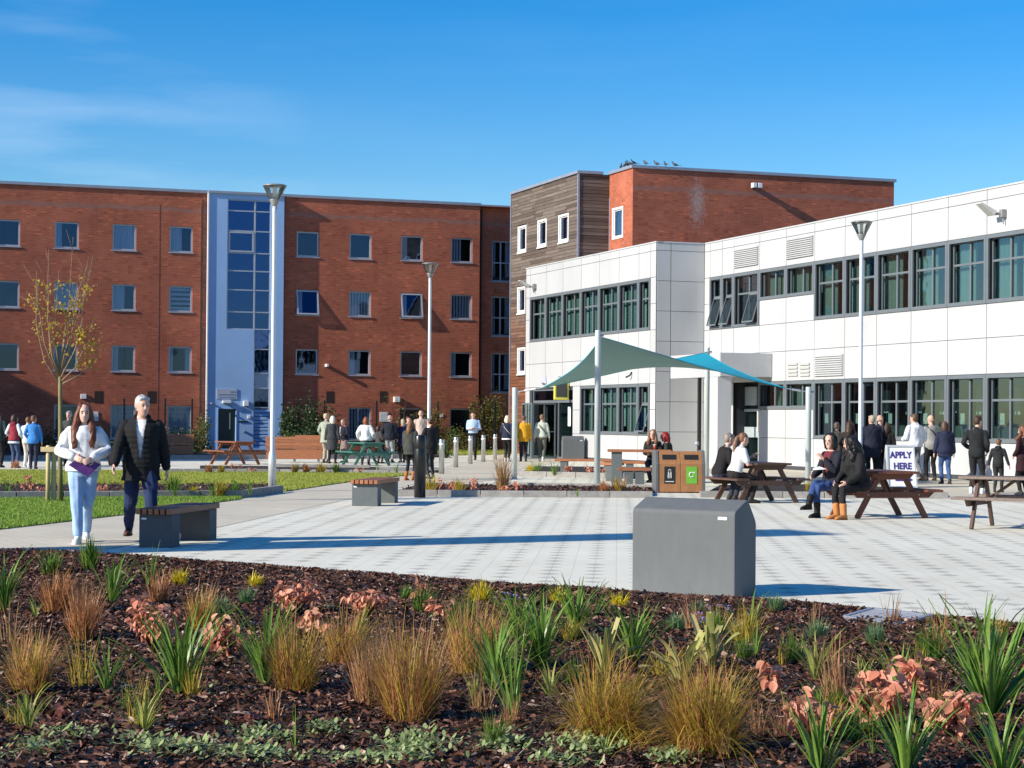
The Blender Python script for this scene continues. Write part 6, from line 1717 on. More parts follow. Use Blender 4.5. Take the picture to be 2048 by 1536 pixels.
# ---- queue at the white building
QG = 'people queueing at the white building'
stand(1672, 844, 968, (.2, 1), 'person in a brown coat at the left end of the queue', top=(.070, .060, .050), legs=BLK, hair=(.13, .10, .08), group=QG, hem=.66)
stand(1698, 842, 970, (.5, 1), 'person in dark hooded coat beside the slim lamp post', top=(.022, .021, .021), legs=BLK, hair=BROWN, hairstyle='long', fem=True, group=QG, hem=.60)
stand(1743, 831, 962, (.1, 1), 'tall man in a bulky navy coat in the queue', top=(.012, .015, .030), legs=BLK, hair=(.36, .30, .22), thick=.05, hem=.62, build=1.12, hood=True, group=QG)
stand(1757, 830, 956, (.8, .5), 'balding man with glasses half behind the navy coat', top=(.02, .02, .03), legs=BLK, hair=(.45, .33, .27), hairstyle='bald', group=QG)
stand(1773, 845, 962, (.4, 1), 'dark haired person in black coat behind the apply board', top=(.016, .015, .015), legs=BLK, hair=BROWN, hairstyle='long', fem=True, group=QG, hem=.66, thick=.035)
stand(1829, 828, 964, (-.5, 1), 'young man in a white hoodie and grey trousers', top=(.72, .74, .78), legs=(.16, .165, .18), hair=(.09, .05, .03), thick=.045, hood=True, hem=.86, group=QG, footL=(-.08, .12, .08), footR=(.11, -.20, .12), handL=(-.16, .26, 1.10), handR=(.24, .10, .95), shoes=(.35, .16, .08), baggy=1.15)
stand(1863, 830, 962, (-.2, 1), 'shaven headed man in grey top carrying a dark coat', top=(.28, .28, .27), legs=BLK, hair=(.45, .32, .25), hairstyle='bald', group=QG, handL=(-.18, .2, 1.0), bag=(.02, .02, .025))
stand(1890, 843, 968, (-.1, 1), 'woman in navy jacket and blue jeans in the queue', top=(.018, .022, .050), legs=(.05, .10, .24), hair=(.10, .05, .03), hairstyle='bob', fem=True, thick=.045, hem=.78, hood=True, group=QG, build=1.1, footL=(-.07, .05, .08), footR=(.10, -.12, .08), handL=(-.30, .05, .85))
stand(1953, 833, 988, (.45, .9), 'youth in black tracksuit and white trainers right of the queue', top=(.018, .019, .021), legs=(.020, .021, .024), hair=BROWN, hairstyle='spiky', group=QG, shoes=(.75, .75, .74), hem=.84, head=(-.7, -.25), handR=(.20, .16, .95), footL=(-.10, -.10, .10), footR=(.10, .14, .08))
stand(1996, 878, 985, (.45, .95), 'small boy in a dark hooded top walking by the wall', top=(.020, .022, .024), legs=(.028, .03, .033), hair=LBROWN, hood=True, group=QG, handL=(-.33, .06, .86), handR=(.36, .04, .84), footL=(-.09, -.10, .10), footR=(.09, .12, .08), head=(-.3, -.2))
stand(2046, 852, 990, (-.5, 1), 'woman with long auburn hair in dark dress at the right edge', top=(.030, .010, .014), legs=BLK, hair=(.16, .06, .03), hairstyle='long', fem=True, group=QG, hem=.60)
# ---- seated people
def sit(p, face, label, seat=.45, H=1.68, **k):
    pl = seat + .10
    k.setdefault('footL', (-.12, .46, .08)); k.setdefault('footR', (.12, .46, .08))
    return person(p, face, H, label, pelvis=(0, 0, pl), hem=k.pop('hem', .86), **k)
TBt = bt
bx = mworld(bt)
sit(bx @ V((.36, .72, 0)), (-.25, -1), 'smiling woman with long brown hair in dark top at the bench table', top=(.022, .021, .020), legs=(.022, .035, .085), hair=(.16, .075, .045), hairstyle='long', fem=True, vox=.013, handL=(-.12, .30, 1.16), handR=(.10, .32, 1.16), lean=.12, boots=(.015, .014, .014), footL=(-.12, .30, .08), footR=(.0, .42, .08))
sit(bx @ V((.80, .74, 0)), (-1, .15), 'person with dyed red hair in dark jacket at the bench table', top=(.030, .033, .032), legs=BLK, hair=(.22, .012, .016), hairstyle='bob', fem=True, vox=.013, handL=(-.12, .30, 1.2), handR=(.1, .3, 1.2), lean=.25, H=1.62)
cup = empty('coffee_cup', bx @ V((.38, .02, .822)), 0, 'red and white paper cup on the bench table', 'cup'); mb = MB(); mb.lathe([(.03, 0), (.04, .11)], n=14); mb.build('cup_wall', M('red_paper', (.42, .06, .04), .5, .4, 20.0), cup, True); mb = MB(); mb.lathe([(.042, .11), (.042, .122), (.035, .126)], n=14); mb.build('lid', m_white, cup, True)
# couple at the dark brown table
def seatpoint(tb, x, side): return mworld(tb) @ V((x, side * .64, 0))
tables = [o for o in COL.objects if o.name.startswith('picnic_table')]
T2, T1 = tables[0], tables[1]
s1 = seatpoint(T1, -.28, -1); s2 = seatpoint(T1, .38, -1)
ax1 = (mworld(T1).to_3x3() @ V((0, 1, 0)))
sit(s1, (ax1.x, ax1.y), 'man with greying hair in black jumper drinking at the brown table', top=(.014, .012, .014), legs=(.03, .035, .055), hair=(.22, .18, .15), vox=.013, lean=.30, handL=(-.04, .26, 1.46), handR=(.12, .30, 1.20), hem=.88, seat=.465, footL=(-.12, .30, .08), footR=(.12, .30, .08), shirt=(.6, .6, .6))
sit(s2, (ax1.x, ax1.y), 'woman with ponytail in white top eating at the brown table', top=(.66, .66, .65), legs=(.022, .018, .018), hair=(.20, .10, .06), hairstyle='pony', vox=.013, fem=True, lean=.26, handL=(-.08, .30, 1.36), handR=(.10, .33, 1.24), sleeve_len='short', hem=.92, seat=.465, footL=(-.12, .30, .08), footR=(.12, .30, .08))
# two women outside on the red brown table's left seat, backs to the table
a2 = (mworld(T2).to_3x3() @ V((0, -1, 0)))
s3 = seatpoint(T2, .02, -1) + V((-.06, 0, 0)); s4 = seatpoint(T2, .56, -1) + V((.02, 0, 0))
_, wA = sit(s3 + V((-.10, .05, 0)), (a2.x - .1, a2.y - .5), 'dark haired woman in burgundy jumper and navy coat eating, legs crossed', top=(.020, .021, .030), legs=(.035, .07, .19), hair=BLACKH, hairstyle='bob', vox=.010, fem=True, seat=.465, H=1.70, shirt=(.13, .022, .030), open_=.11, thick=.035, boots=(.013, .012, .012), handL=(-.06, .24, 1.34), handR=(.16, .28, 1.06),
    footL=(-.05, .40, .08), footR=(-.12, .66, .22), kneeR=(0, .6, 1), head=(.25, -.12), lean=.05, legw=.92)
_, wB = sit(s4, (a2.x - .05, a2.y - .35), 'woman with curly black hair in black coat and tan sheepskin boots', top=(.016, .016, .017), legs=(.014, .014, .016), hair=BLACKH, hairstyle='curly', vox=.010, fem=True, seat=.465, H=1.68, thick=.045, boots=(.46, .19, .060), handL=(-.12, .34, 1.00), handR=(.14, .34, 1.00), lean=.22, footL=(-.14, .44, .08), footR=(.08, .40, .08), head=(-.9, -.1), scarf=(.22, .05, .05), hem=.80, legw=.95)
pw = wA['t']; hs2 = mworld(pw)
wp = empty('food_wrapper', hs2 @ V((-.02, .32, .78)), 0, 'white paper wrapper on the lap of the woman in burgundy', 'wrapper'); mb = MB()
mb.add([(-.12, -.08, 0), (.10, -.10, .02), (.14, .07, .01), (-.08, .10, .03), (0, 0, .06)], [(0, 1, 4), (1, 2, 4), (2, 3, 4), (3, 0, 4), (3, 2, 1, 0)]); mb.build('paper', m_white, wp)
bpy.data.scenes.remove(TMP)
# ------------------------------------------------------------------ planting
def ribbon_batch(base, L, wd, az, tilt, droop, seg=5):
    """curved tapering blades as quads; all arguments are arrays"""
    n = len(L); v = np.zeros((n, (seg + 1) * 2, 3))
    side = np.stack([-np.sin(az), np.cos(az), np.zeros(n)], 1)
    pos = base.copy(); ang = tilt.copy(); st = L / seg
    for k in range(seg + 1):
        f = k / seg; w_ = wd * (1 - f ** 2.2 * .93) * (.75 + .25 * min(1, f * 4))
        v[:, 2 * k] = pos - side * w_[:, None]; v[:, 2 * k + 1] = pos + side * w_[:, None]
        d = np.stack([np.cos(az) * np.sin(ang), np.sin(az) * np.sin(ang), np.cos(ang)], 1)
        pos = pos + d * st[:, None]; ang = ang + droop / seg * (.5 + f)
    b = (np.arange(n) * (seg + 1) * 2)[:, None]; fs = []
    for k in range(seg): fs.append(b + np.array([[2 * k, 2 * k + 1, 2 * k + 3, 2 * k + 2]]))
    return v.reshape(-1, 3), np.concatenate(fs, 1).reshape(-1)
PR = np.random.default_rng(5)
def gpos(x, y):
    p = G(x, y, .06); return V((p.x, p.y, float(bedz(p.x, p.y)) - .005)) if y > 1100 else V((p.x, p.y, .055))
GM = {
 'bronze': leafmat('bronze_grass', (.44, .17, .065), (.60, .31, .12), .35),
 'rust': leafmat('rust_grass', (.56, .23, .10), (.70, .40, .21), .35),
 'straw': leafmat('straw_grass', (.40, .25, .10), (.52, .30, .14), .35),
 'olive': leafmat('olive_gold_grass', (.38, .33, .045), (.68, .46, .075), .4),
 'gold': leafmat('golden_sedge', (.66, .52, .02), (.82, .66, .05), .4),
 'blue': leafmat('blue_green_fescue', (.11, .22, .08), (.21, .32, .15), .35),
 'green': leafmat('fresh_green_grass', (.09, .19, .025), (.20, .30, .05), .4)}
PLANTS = []
def grass(x, y, hpx, spread, n, kinds, label, arch=.6, wd=.0022, group='ornamental grass clumps', flat=False, til=0.0):
    if y > 1100: PLANTS.append((x, y, label))
    p = gpos(x, y); sc = p.y / FPX; h = hpx * sc
    t = empty('grass_clump', p, 0, label, 'grass', group)
    for i, k in enumerate(kinds):
        m = n // len(kinds); az = PR.uniform(0, 2 * np.pi, m); r = np.sqrt(PR.uniform(0, 1, m)) * h * .13 * (1 + spread)
        base = np.stack([np.cos(az) * r, np.sin(az) * r, np.zeros(m)], 1)
        az2 = az + PR.normal(0, .7, m); ld = PR.uniform(0, 2 * np.pi) if i == 0 else ld
        sel = PR.random(m) < .35; az2 = np.where(sel, ld + PR.normal(0, .6, m), az2)
        L = h * np.where(PR.random(m) < .12, PR.uniform(1.0, 1.3, m), PR.uniform(.35, 1.05, m)); tilt = np.abs(PR.normal(til + .10 + .16 * max(0, spread - .7), .30 * (.5 + spread), m)); dr = np.abs(PR.normal(arch, arch * .7, m)) * (1 + tilt)
        v, f = ribbon_batch(base, L, wd * PR.uniform(.7, 1.4, m) * min(2.4, max(1.0, sc * 420)), az2, tilt, dr)
        link('blades', np_mesh('blades', v, f, 4, GM[k], True), t)
    return t
# --- strap leaved plants: every leaf an object sharing a few meshes
m_strap = leafmat('strap_leaf_green', (.10, .22, .030), (.28, .43, .085), .34, .35, False)
m_straplt = leafmat('strap_leaf_pale', (.26, .34, .05), (.50, .50, .14), .35, .45, False)
m_cut = leafmat('cut_leaf_straw', (.42, .44, .10), (.62, .50, .24), .3, .5, False)
def leafvariants(mat, wd, n=7, cut=False):
    res = []
    for i in range(n):
        tl = np.array([.06 + .62 * (i / (n - 1)) ** 1.2]); dr = np.array([.15 + 1.25 * PR.random()])
        v, f = ribbon_batch(np.zeros((1, 3)), np.array([1.0]), np.array([wd]), np.array([0.0]), tl, dr, 7)
        if cut:   # square cut tops
            v = v.reshape(-1, 2, 3); c = v.mean(1, keepdims=True); d_ = v - c; k = d_ / (np.linalg.norm(d_, axis=2, keepdims=True) + 1e-9) * wd; v = (c + k).reshape(-1, 3)
        v2 = v.copy().reshape(-1, 2, 3); mid = v2.mean(1); mid[:, 2] -= wd * .35; 
        # folded midrib: three columns
        m_ = len(mid); vv = np.concatenate([v2[:, 0], mid, v2[:, 1]]); ff = []
        for k in range(m_ - 1):
            ff += [k, m_ + k, m_ + k + 1, k + 1, m_ + k, 2 * m_ + k, 2 * m_ + k + 1, m_ + k + 1]
        res.append(np_mesh('leaf', vv, np.array(ff), 4, mat, True))
    return res
LV = leafvariants(m_strap, .021); LVn = leafvariants(m_strap, .012); LP = leafvariants(m_straplt, .028); LC = leafvariants(m_cut, .05, 5, True)
def strap(x, y, hpx, n, label, var=None, upright=.6, group='strap leaved plants', name='strap_leaf_plant'):
    p = gpos(x, y); h = hpx * p.y / FPX * (1.28 if y > 1100 else 1.0); var = var or LV
    if y > 1100: PLANTS.append((x, y, label))
    t = empty(name, p, rnd.uniform(0, 6.28), label, 'plant', group)
    for i in range(int(n * 1.75)):
        k = min(len(var) - 1, int(abs(rnd.gauss(0, 1 - upright * .55)) * len(var) * .80))
        o = link('leaf', var[k], t); s = h * rnd.uniform(.55, 1.12); o.scale = (s, s * rnd.uniform(.8, 1.2), s)
        a = rnd.uniform(0, 6.28); o.rotation_euler = (rnd.gauss(0, .06), rnd.gauss(0, .06), a); r = h * .05 * rnd.random(); o.location = (r * math.cos(a), r * math.sin(a), 0)
    return t
# --- coral leaved shrubs
m_coral = leafmat('coral_leaf', (.74, .26, .16), (.90, .50, .33), .35, .5, False)
m_stem = M('reddish_stem', (.10, .035, .022), .7, .2)
def ovate(mat, L=1.0, W_=.36):
    mb = MB(); ys = [0, .15, .35, .55, .75, .9, 1.0]; ws = [.02, .62, 1.0, .95, .62, .28, .02]
    vs = []
    for y, w_ in zip(ys, ws):
        z = -.20 * y * y; vs += [(-w_ * W_, y * L, z + w_ * .10), (0, y * L, z - .02), (w_ * W_, y * L, z + w_ * .10)]
    fs = []
    for k in range(len(ys) - 1):
        fs += [(3 * k, 3 * k + 1, 3 * k + 4, 3 * k + 3), (3 * k + 1, 3 * k + 2, 3 * k + 5, 3 * k + 4)]
    mb.add(vs, fs); return mb.mesh('leaf', mat, True)
OV = [ovate(m_coral, 1, .27), ovate(m_coral, 1, .34)]
m_corp = leafmat('purple_brown_leaf', (.12, .035, .03), (.20, .07, .055), .2, .5, False); OVp = [ovate(m_corp, 1, .4)]
def coral(x, y, hpx, wpx, n, label, lsize=.055, var=None, group='coral leaved shrubs'):
    p = gpos(x, y); sc = p.y / FPX * (1.22 if y > 1100 else 1.0); h = hpx * sc; w_ = wpx * sc; n = int(n * (1.35 if y > 1100 else 1.0))
    t = empty('coral_leaf_shrub', p, 0, label, 'shrub', group); mb = MB(); tips = []
    n = int(n * 2.3); lsize *= .80; ns = max(3, n // 7)
    for i in range(ns):
        a = rnd.uniform(0, 6.28); r = w_ * .5 * math.sqrt(rnd.random()); top = V((r * math.cos(a), r * math.sin(a) * .7, h * rnd.uniform(.65, 1.0) * (1 - .35 * (r / (w_ * .5 + 1e-6)))))
        pts = [V((0, 0, 0)), V((top.x * .35, top.y * .35, top.z * .5)), top]; mb.tube(pts, [.005, .004, .002], 5); tips.append(pts)
    mb.build('stems', m_stem, t)
    for i in range(n):
        pts = tips[i % ns]; f = rnd.uniform(.0, 1.1); q = pts[1].lerp(pts[2], f)
        o = link('leaf', rnd.choice(var or OV), t); s = lsize * rnd.uniform(.7, 1.25); o.scale = (s, s, s)
        o.location = q + V((rnd.gauss(0, .018), rnd.gauss(0, .018), rnd.gauss(0, .012))); o.rotation_euler = (rnd.uniform(-1.5, .3), rnd.gauss(0, .6), rnd.uniform(0, 6.28))
    return t
FB = 'in the foreground bed'
# left part
strap(8, 1224, 105, 26, 'upright green strap plant at the left edge of the bed')
strap(222, 1212, 95, 22, 'green strap plant behind the bronze grasses', upright=.8)
strap(300, 1180, 75, 14, 'thin dark green strap plant near the paving left of the bench', LVn, .9)
grass(180, 1146, 62, .5, 120, ['green'], 'weedy fresh green tuft at the bed edge before the walking woman', .3, .004)
grass(100, 1150, 55, .8, 110, ['green'], 'weedy green tuft left of the walking woman', .4, .004)
grass(112, 1232, 88, .8, 420, ['bronze', 'bronze'], 'bronze grass clump at the far left of the bed', .35)
grass(165, 1278, 115, .4, 360, ['rust', 'bronze'], 'upright rust grass clump left of the coral shrub', .25)
grass(400, 1262, 88, .6, 300, ['bronze', 'olive'], 'bronze grass clump right of the left coral shrub', .3)
grass(318, 1205, 70, .6, 200, ['bronze', 'rust'], 'small bronze grass behind the left coral shrub', .3)
grass(358, 1170, 34, 1.3, 200, ['gold'], 'golden sedge tuft under the dark bench', .9, .003)
grass(512, 1172, 32, 1.3, 180, ['gold'], 'golden sedge tuft at the paving edge, second from left', .9, .003)
grass(440, 1232, 42, 1.0, 260, ['blue'], 'blue green fescue tuft below the left golden sedge', .35, .0022)
grass(494, 1212, 38, 1.0, 220, ['blue'], 'blue green fescue tuft left of the pink shrub', .35, .0022)
coral(305, 1318, 118, 105, 52, 'coral leaved shrub in the left of the bed, largest there', .075)
coral(455, 1332, 80, 100, 42, 'coral leaved shrub between two green strap plants', .068)
strap(362, 1398, 158, 34, 'broad green strap plant under the left coral shrub')
strap(532, 1374, 140, 34, 'broad green strap plant left of the tall orange grass')
strap(216, 1388, 98, 14, 'small green strap plant in the left of the bed')
grass(62, 1392, 118, .9, 700, ['olive', 'rust'], 'bushy orange gold grass at the lower left', .5)
strap(55, 1470, 88, 18, 'pale yellow green strap plant in the lower left corner', LP, .5)
strap(288, 1472, 84, 18, 'floppy pale yellow strap plant in the lower left', LP, .25)
coral(100, 1432, 26, 70, 7, 'few purple brown leaves on the mulch, lower left', .075, OVp); coral(500, 1452, 24, 24, 4, 'single purple leafed sprig on the mulch', .08, OVp)
# middle
coral(592, 1238, 72, 95, 42, 'pink coral shrub near the paving left of centre', .075)
coral(735, 1244, 62, 85, 38, 'pink coral shrub near the paving at centre', .075)
coral(838, 1212, 58, 18, 9, 'single upright coral sprig at the paving edge', .08)
coral(895, 1238, 45, 75, 22, 'low coral shrub left of the golden sedge', .075)
coral(625, 1286, 60, 60, 20, 'small coral shrub behind the orange grass', .07)
grass(592, 1392, 148, .75, 620, ['bronze', 'olive'], 'orange bronze grass leaning right, left of centre', .5)
grass(690, 1330, 118, 1.0, 620, ['olive', 'bronze'], 'wide olive bronze grass behind the straw grass', .6)
grass(738, 1416, 140, .35, 420, ['straw', 'rust'], 'upright straw grass at the centre of the bed', .25)
grass(822, 1446, 205, .65, 900, ['rust', 'bronze', 'olive'], 'tallest rust orange grass at the centre front', .4)
grass(945, 1350, 150, 1.0, 900, ['bronze', 'olive', 'rust'], 'broad bronze grass below the golden sedge', .5)
grass(960, 1212, 46, 1.2, 260, ['gold'], 'golden sedge tuft at the middle of the paving edge', .8, .003)
grass(812, 1198, 34, .7, 90, ['green'], 'small green tuft beside the upright coral sprig', .5, .003)
strap(992, 1388, 128, 30, 'green strap plant right of the broad bronze grass')
strap(1028, 1456, 168, 16, 'narrow tall green strap plant at bottom centre', LVn, .85)
strap(1032, 1290, 105, 24, 'green strap plant behind the cut stems, left', None, .7)
# right of centre
strap(1082, 1345, 135, 34, 'dense green strap plant below the left twin golden sedge')
strap(1152, 1278, 98, 30, 'green strap plant under the right twin golden sedge')
strap(1266, 1330, 112, 36, 'dense green strap plant left of the stone block')
grass(1116, 1216, 38, 1.3, 230, ['gold'], 'golden sedge left of the stone block, left of the twins', .9, .003)
grass(1238, 1224, 38, 1.3, 230, ['gold'], 'golden sedge left of the stone block, right of the twins', .9, .003)
for (x, y, h, lab) in ((1395, 1230, 34, 'blue green fescue tuft below the stone block'), (1352, 1270, 40, 'blue green fescue tuft left of the purple flowers'), (1482, 1284, 44, 'blue green fescue tuft under the block corner'),
                       (1550, 1225, 36, 'blue green fescue tuft in the block shadow'), (1632, 1282, 44, 'blue green fescue tuft left of the drain grate'), (1752, 1302, 46, 'blue green fescue tuft below the drain grate'), (1985, 1292, 40, 'green fescue tuft at the right by the paving')):
    grass(x, y, h, 1.1, 300, ['blue', 'blue'], lab, .35, .0022)
m_flower = M('violet_petal', (.30, .26, .62), .6, .15)
def flowers(x, y, n, lab):
    p = gpos(x, y); t = empty('violet_flowers', p, 0, lab, 'flower', 'violet flower tufts'); mb = MB(); ml = MB()
    for i in range(n):
        c = V((rnd.gauss(0, .055), rnd.gauss(0, .06), rnd.uniform(.03, .10)))
        for k in range(5):
            a = k * 1.2566 + i; mb.add([c, c + V((.020 * math.cos(a - .4), .020 * math.sin(a - .4), .008)), c + V((.028 * math.cos(a), .028 * math.sin(a), .012)), c + V((.020 * math.cos(a + .4), .020 * math.sin(a + .4), .008))], [(0, 1, 2, 3)])
        ml.tube([V((c.x * .3, c.y * .3, 0)), c], .002, 4)
        for k in range(2):
            a = rnd.uniform(0, 6.28); q = V((c.x * 1.1, c.y * 1.1, .03)); ml.add([q, q + V((.03 * math.cos(a - .5), .03 * math.sin(a - .5), .01)), q + V((.045 * math.cos(a), .045 * math.sin(a), .0)), q + V((.03 * math.cos(a + .5), .03 * math.sin(a + .5), .01))], [(0, 1, 2, 3)])
    mb.build('petals', m_flower, t); ml.build('foliage', GM['green'], t)
flowers(1025, 1215, 9, 'violet flowers right of the central golden sedge'); flowers(1402, 1254, 14, 'violet flowers below the stone block'); flowers(1440, 1232, 7, 'few violet flowers under the block corner')
strap(1206, 1358, 88, 15, 'cut back pale strap plant left of the twin grasses', LC, .8, 'cut back strap plants')
strap(1362, 1390, 96, 13, 'cut back straw coloured strap plant right of centre', LC, .75, 'cut back strap plants')
strap(1420, 1342, 88, 16, 'cut back pale plant with splayed leaves', LC, .5, 'cut back strap plants')
strap(1100, 1398, 70, 9, 'pale splayed leaves left of the cut plant', LP, .2)
grass(1212, 1486, 175, 1.35, 1500, ['olive', 'olive', 'bronze'], 'wide arching olive gold grass at bottom right of centre', .9, til=.30)
grass(1412, 1506, 190, 1.1, 1500, ['olive', 'olive', 'bronze'], 'tall arching olive gold grass right of its twin', .8, til=.24)
# right
grass(1672, 1416, 150, .18, 90, ['rust', 'straw'], 'thin upright rust grass wisp at the right', .12)
grass(1628, 1262, 90, .1, 10, ['straw'], 'lone dry stalks before the block shadow', .1)
strap(1632, 1360, 92, 16, 'pale yellow plant with cut leaves at the right', LP, .55)
coral(1545, 1398, 78, 36, 14, 'upright coral sprig beside the olive grass', .075)
coral(1612, 1486, 108, 105, 34, 'coral shrub at lower right beside the olive grass', .08)
coral(1755, 1462, 132, 130, 58, 'wide coral shrub at lower right', .078)
coral(1835, 1420, 112, 62, 30, 'tall coral shrub above the wide one at lower right', .08)
coral(1910, 1488, 112, 120, 46, 'coral shrub in the lower right corner', .085)
strap(1978, 1448, 205, 44, 'large spreading green strap plant at the right edge', None, .35)
strap(1800, 1408, 118, 18, 'green strap plant between the right coral shrubs', None, .7)
strap(1640, 1548, 150, 20, 'green strap plant cut by the bottom edge, right')
strap(1812, 1560, 168, 30, 'dense green strap plant cut by the bottom edge, right')
strap(2005, 1580, 160, 22, 'green strap plant in the bottom right corner')
grass(1955, 1330, 60, .9, 160, ['green'], 'fresh green tuft left of the large strap plant', .4, .003)
# fillers between the big clumps: dry wisps, seedling straps and small tufts
MAIN = list(PLANTS); used_labels = set()
def filler_label(x, y, what):
    for (px, py, lab) in sorted(MAIN, key=lambda q: (q[0] - x) ** 2 + (2.5 * (q[1] - y)) ** 2)[:4]:
        dx, dy = x - px, y - py
        rel = ('right of' if dx > 0 else 'left of') if abs(dx) > 1.6 * abs(dy) else ('in front of' if dy > 0 else 'behind')
        l_ = '%s %s the %s' % (what, rel, lab)
        if l_ not in used_labels and len(l_.split()) <= 16:
            used_labels.add(l_); return l_
    return None
for i in range(66):
    x = rnd.uniform(10, 2040); y = rnd.uniform(1200 + max(0, (x - 900) * .06), 1520); kind = i % 3
    if kind == 0:
        c = rnd.choice(['rust', 'straw', 'bronze', 'olive']); lab = filler_label(x, y, 'thin %s wisp' % c)
        if lab: grass(x, y, rnd.uniform(60, 120), .35, rnd.randint(22, 60), [c], lab, .3, .0022, 'thin dry wisps in the bed')
    elif kind == 1:
        v_ = rnd.choice([LV, LVn, LP]); lab = filler_label(x, y, 'small %s strap seedling' % ('pale' if v_ is LP else 'green'))
        if lab: strap(x, y, rnd.uniform(45, 85), rnd.randint(5, 10), lab, v_, .45, 'stray strap seedlings in the bed')
    else:
        c = rnd.choice(['olive', 'bronze', 'green']); lab = filler_label(x, y, 'small %s tuft' % c)
        if lab: grass(x, y, rnd.uniform(50, 90), .9, 150, [c], lab, .6, .0022, 'small loose tufts in the bed')
# low ground cover
m_gc = leafmat('ground_cover_leaf', (.26, .36, .11), (.52, .58, .28), .3)
def cover(x, y, rx, ry, n, lab):
    xs = PR.normal(x, rx * .5, n); ys = PR.normal(y, ry * .5, n); P_ = np.array([[*gpos(a, b)] for a, b in zip(xs, np.clip(ys, 1105, 1700))])
    L = PR.uniform(.010, .024, n); a = PR.uniform(0, 6.28, n); tl = PR.uniform(-.2, .9, n); P_[:, 2] += PR.uniform(.005, .05, n)
    v = np.zeros((n, 6, 3)); d = np.stack([np.cos(a) * np.cos(tl), np.sin(a) * np.cos(tl), np.sin(tl)], 1); s = np.stack([-np.sin(a), np.cos(a), np.zeros(n)], 1)
    for k, (f, w_) in enumerate(((0, .1), (.35, .42), (.75, .36), (1, .05), (.75, -.36), (.35, -.42))): v[:, k] = P_ + d * (L * 2 * f)[:, None] + s * (L * w_)[:, None]
    o = link('ground_cover', np_mesh('ground_cover', v.reshape(-1, 3), np.arange(n * 6), 6, m_gc)); tag(o, lab, 'ground cover', kind='stuff')
for k, (x, y, rx, ry, n) in enumerate(((70, 1520, 80, 14, 200), (150, 1494, 60, 12, 120), (330, 1512, 110, 20, 420), (520, 1478, 60, 14, 260), (500, 1520, 120, 16, 420), (650, 1464, 50, 8, 150), (820, 1502, 70, 28, 700), (760, 1530, 120, 12, 300),
                                       (1000, 1502, 60, 16, 260), (1170, 1508, 70, 20, 420), (1120, 1540, 80, 12, 200), (1345, 1524, 50, 12, 220), (420, 1390, 40, 14, 50), (660, 1230, 24, 6, 40), (850, 1240, 22, 6, 40), (1950, 1270, 45, 12, 110), (1880, 1278, 30, 7, 60))):
    cover(x, y, rx, ry, n, 'low round leaved ground cover creeping over the mulch')

# ------------------------------------------------------------------ plants in the smaller beds
SB = 'plants in the kerbed beds'
for (x, y, h, w_, n, lab) in ((60, 990, 45, 34, 26, 'red orange shrub left of the tree stake'), (205, 990, 28, 46, 26, 'red orange shrub behind the walking pair'), (80, 988, 22, 20, 10, 'small red shrub beside the tree stake'),
                              (880, 983, 38, 22, 12, 'slim coral sprig right of the black bollard'), (905, 984, 30, 34, 20, 'coral shrub in the centre bed'), (948, 984, 42, 26, 20, 'upright coral shrub in the centre bed, left of the short sail post'), (1010, 984, 24, 20, 10, 'small coral sprig left of the short sail post'), (1034, 984, 28, 22, 12, 'coral sprig in front of the short sail post'),
                              (1140, 950, 26, 36, 26, 'coral shrub under the long bench, left'), (1180, 951, 26, 40, 28, 'coral shrub under the long bench, right'), (1205, 951, 26, 26, 14, 'coral shrub left of the tall sail post'), (470, 944, 24, 26, 12, 'orange shrub before the far picnic table'), (508, 945, 18, 26, 10, 'small orange shrub left of the lamp post'), (722, 946, 16, 24, 8, 'pinkish shrub before the green table'), (1655, 975, 36, 20, 14, 'yellowing shrub behind the woman in burgundy')):
    coral(x, y, h, w_, n, lab, .085, None, SB)
for (x, y, h, sp, k, lab) in ((262, 990, 44, .8, ['olive'], 'bronze grass behind the walking man'), (345, 990, 42, .6, ['green'], 'green tuft in the left bed'), (385, 990, 22, 1.2, ['gold'], 'golden tuft in the left bed'), (440, 990, 34, .8, ['olive'], 'olive grass left of the lamp post'), (470, 989, 30, .9, ['green'], 'green grass left of the lamp post, nearer it'),
                              (418, 944, 18, 1.2, ['bronze'], 'low bronze grass by the far picnic table'), (442, 944, 16, 1.2, ['olive'], 'low olive grass by the far picnic table'), (590, 944, 20, 1.0, ['green', 'bronze'], 'low mixed grass right of the lamp post'), (612, 944, 18, 1.2, ['bronze'], 'low bronze grass right of the lamp post'), (642, 944, 22, 1.1, ['olive'], 'golden grass before the long dark coat'), (672, 944, 20, .6, ['green'], 'thin green grass left of the green table'),
                              (862, 985, 36, .8, ['olive'], 'yellow green grass right of the black bollard'), (920, 985, 30, .8, ['olive'], 'tall olive grass between the coral shrubs'), (1060, 945, 18, 1.2, ['gold'], 'golden tuft in the entrance bed'), (1208, 985, 26, 1.0, ['bronze'], 'bronze grass right of the tall sail post'), (1240, 985, 34, 1.1, ['rust', 'olive'], 'rust grass in front of the bench table'), (1620, 985, 26, .9, ['olive'], 'dry grass behind the couple at the brown table'), (1005, 983, 70, .1, ['straw'], 'tall dry stalks left of the short sail post'), (1818, 962, 20, .8, ['green'], 'green tuft at the foot of the apply board'), (30, 935, 16, 1.2, ['rust'], 'reddish low grass at the far left')):
    grass(x, y, h, sp, 130, k, lab, .5, .004, SB)
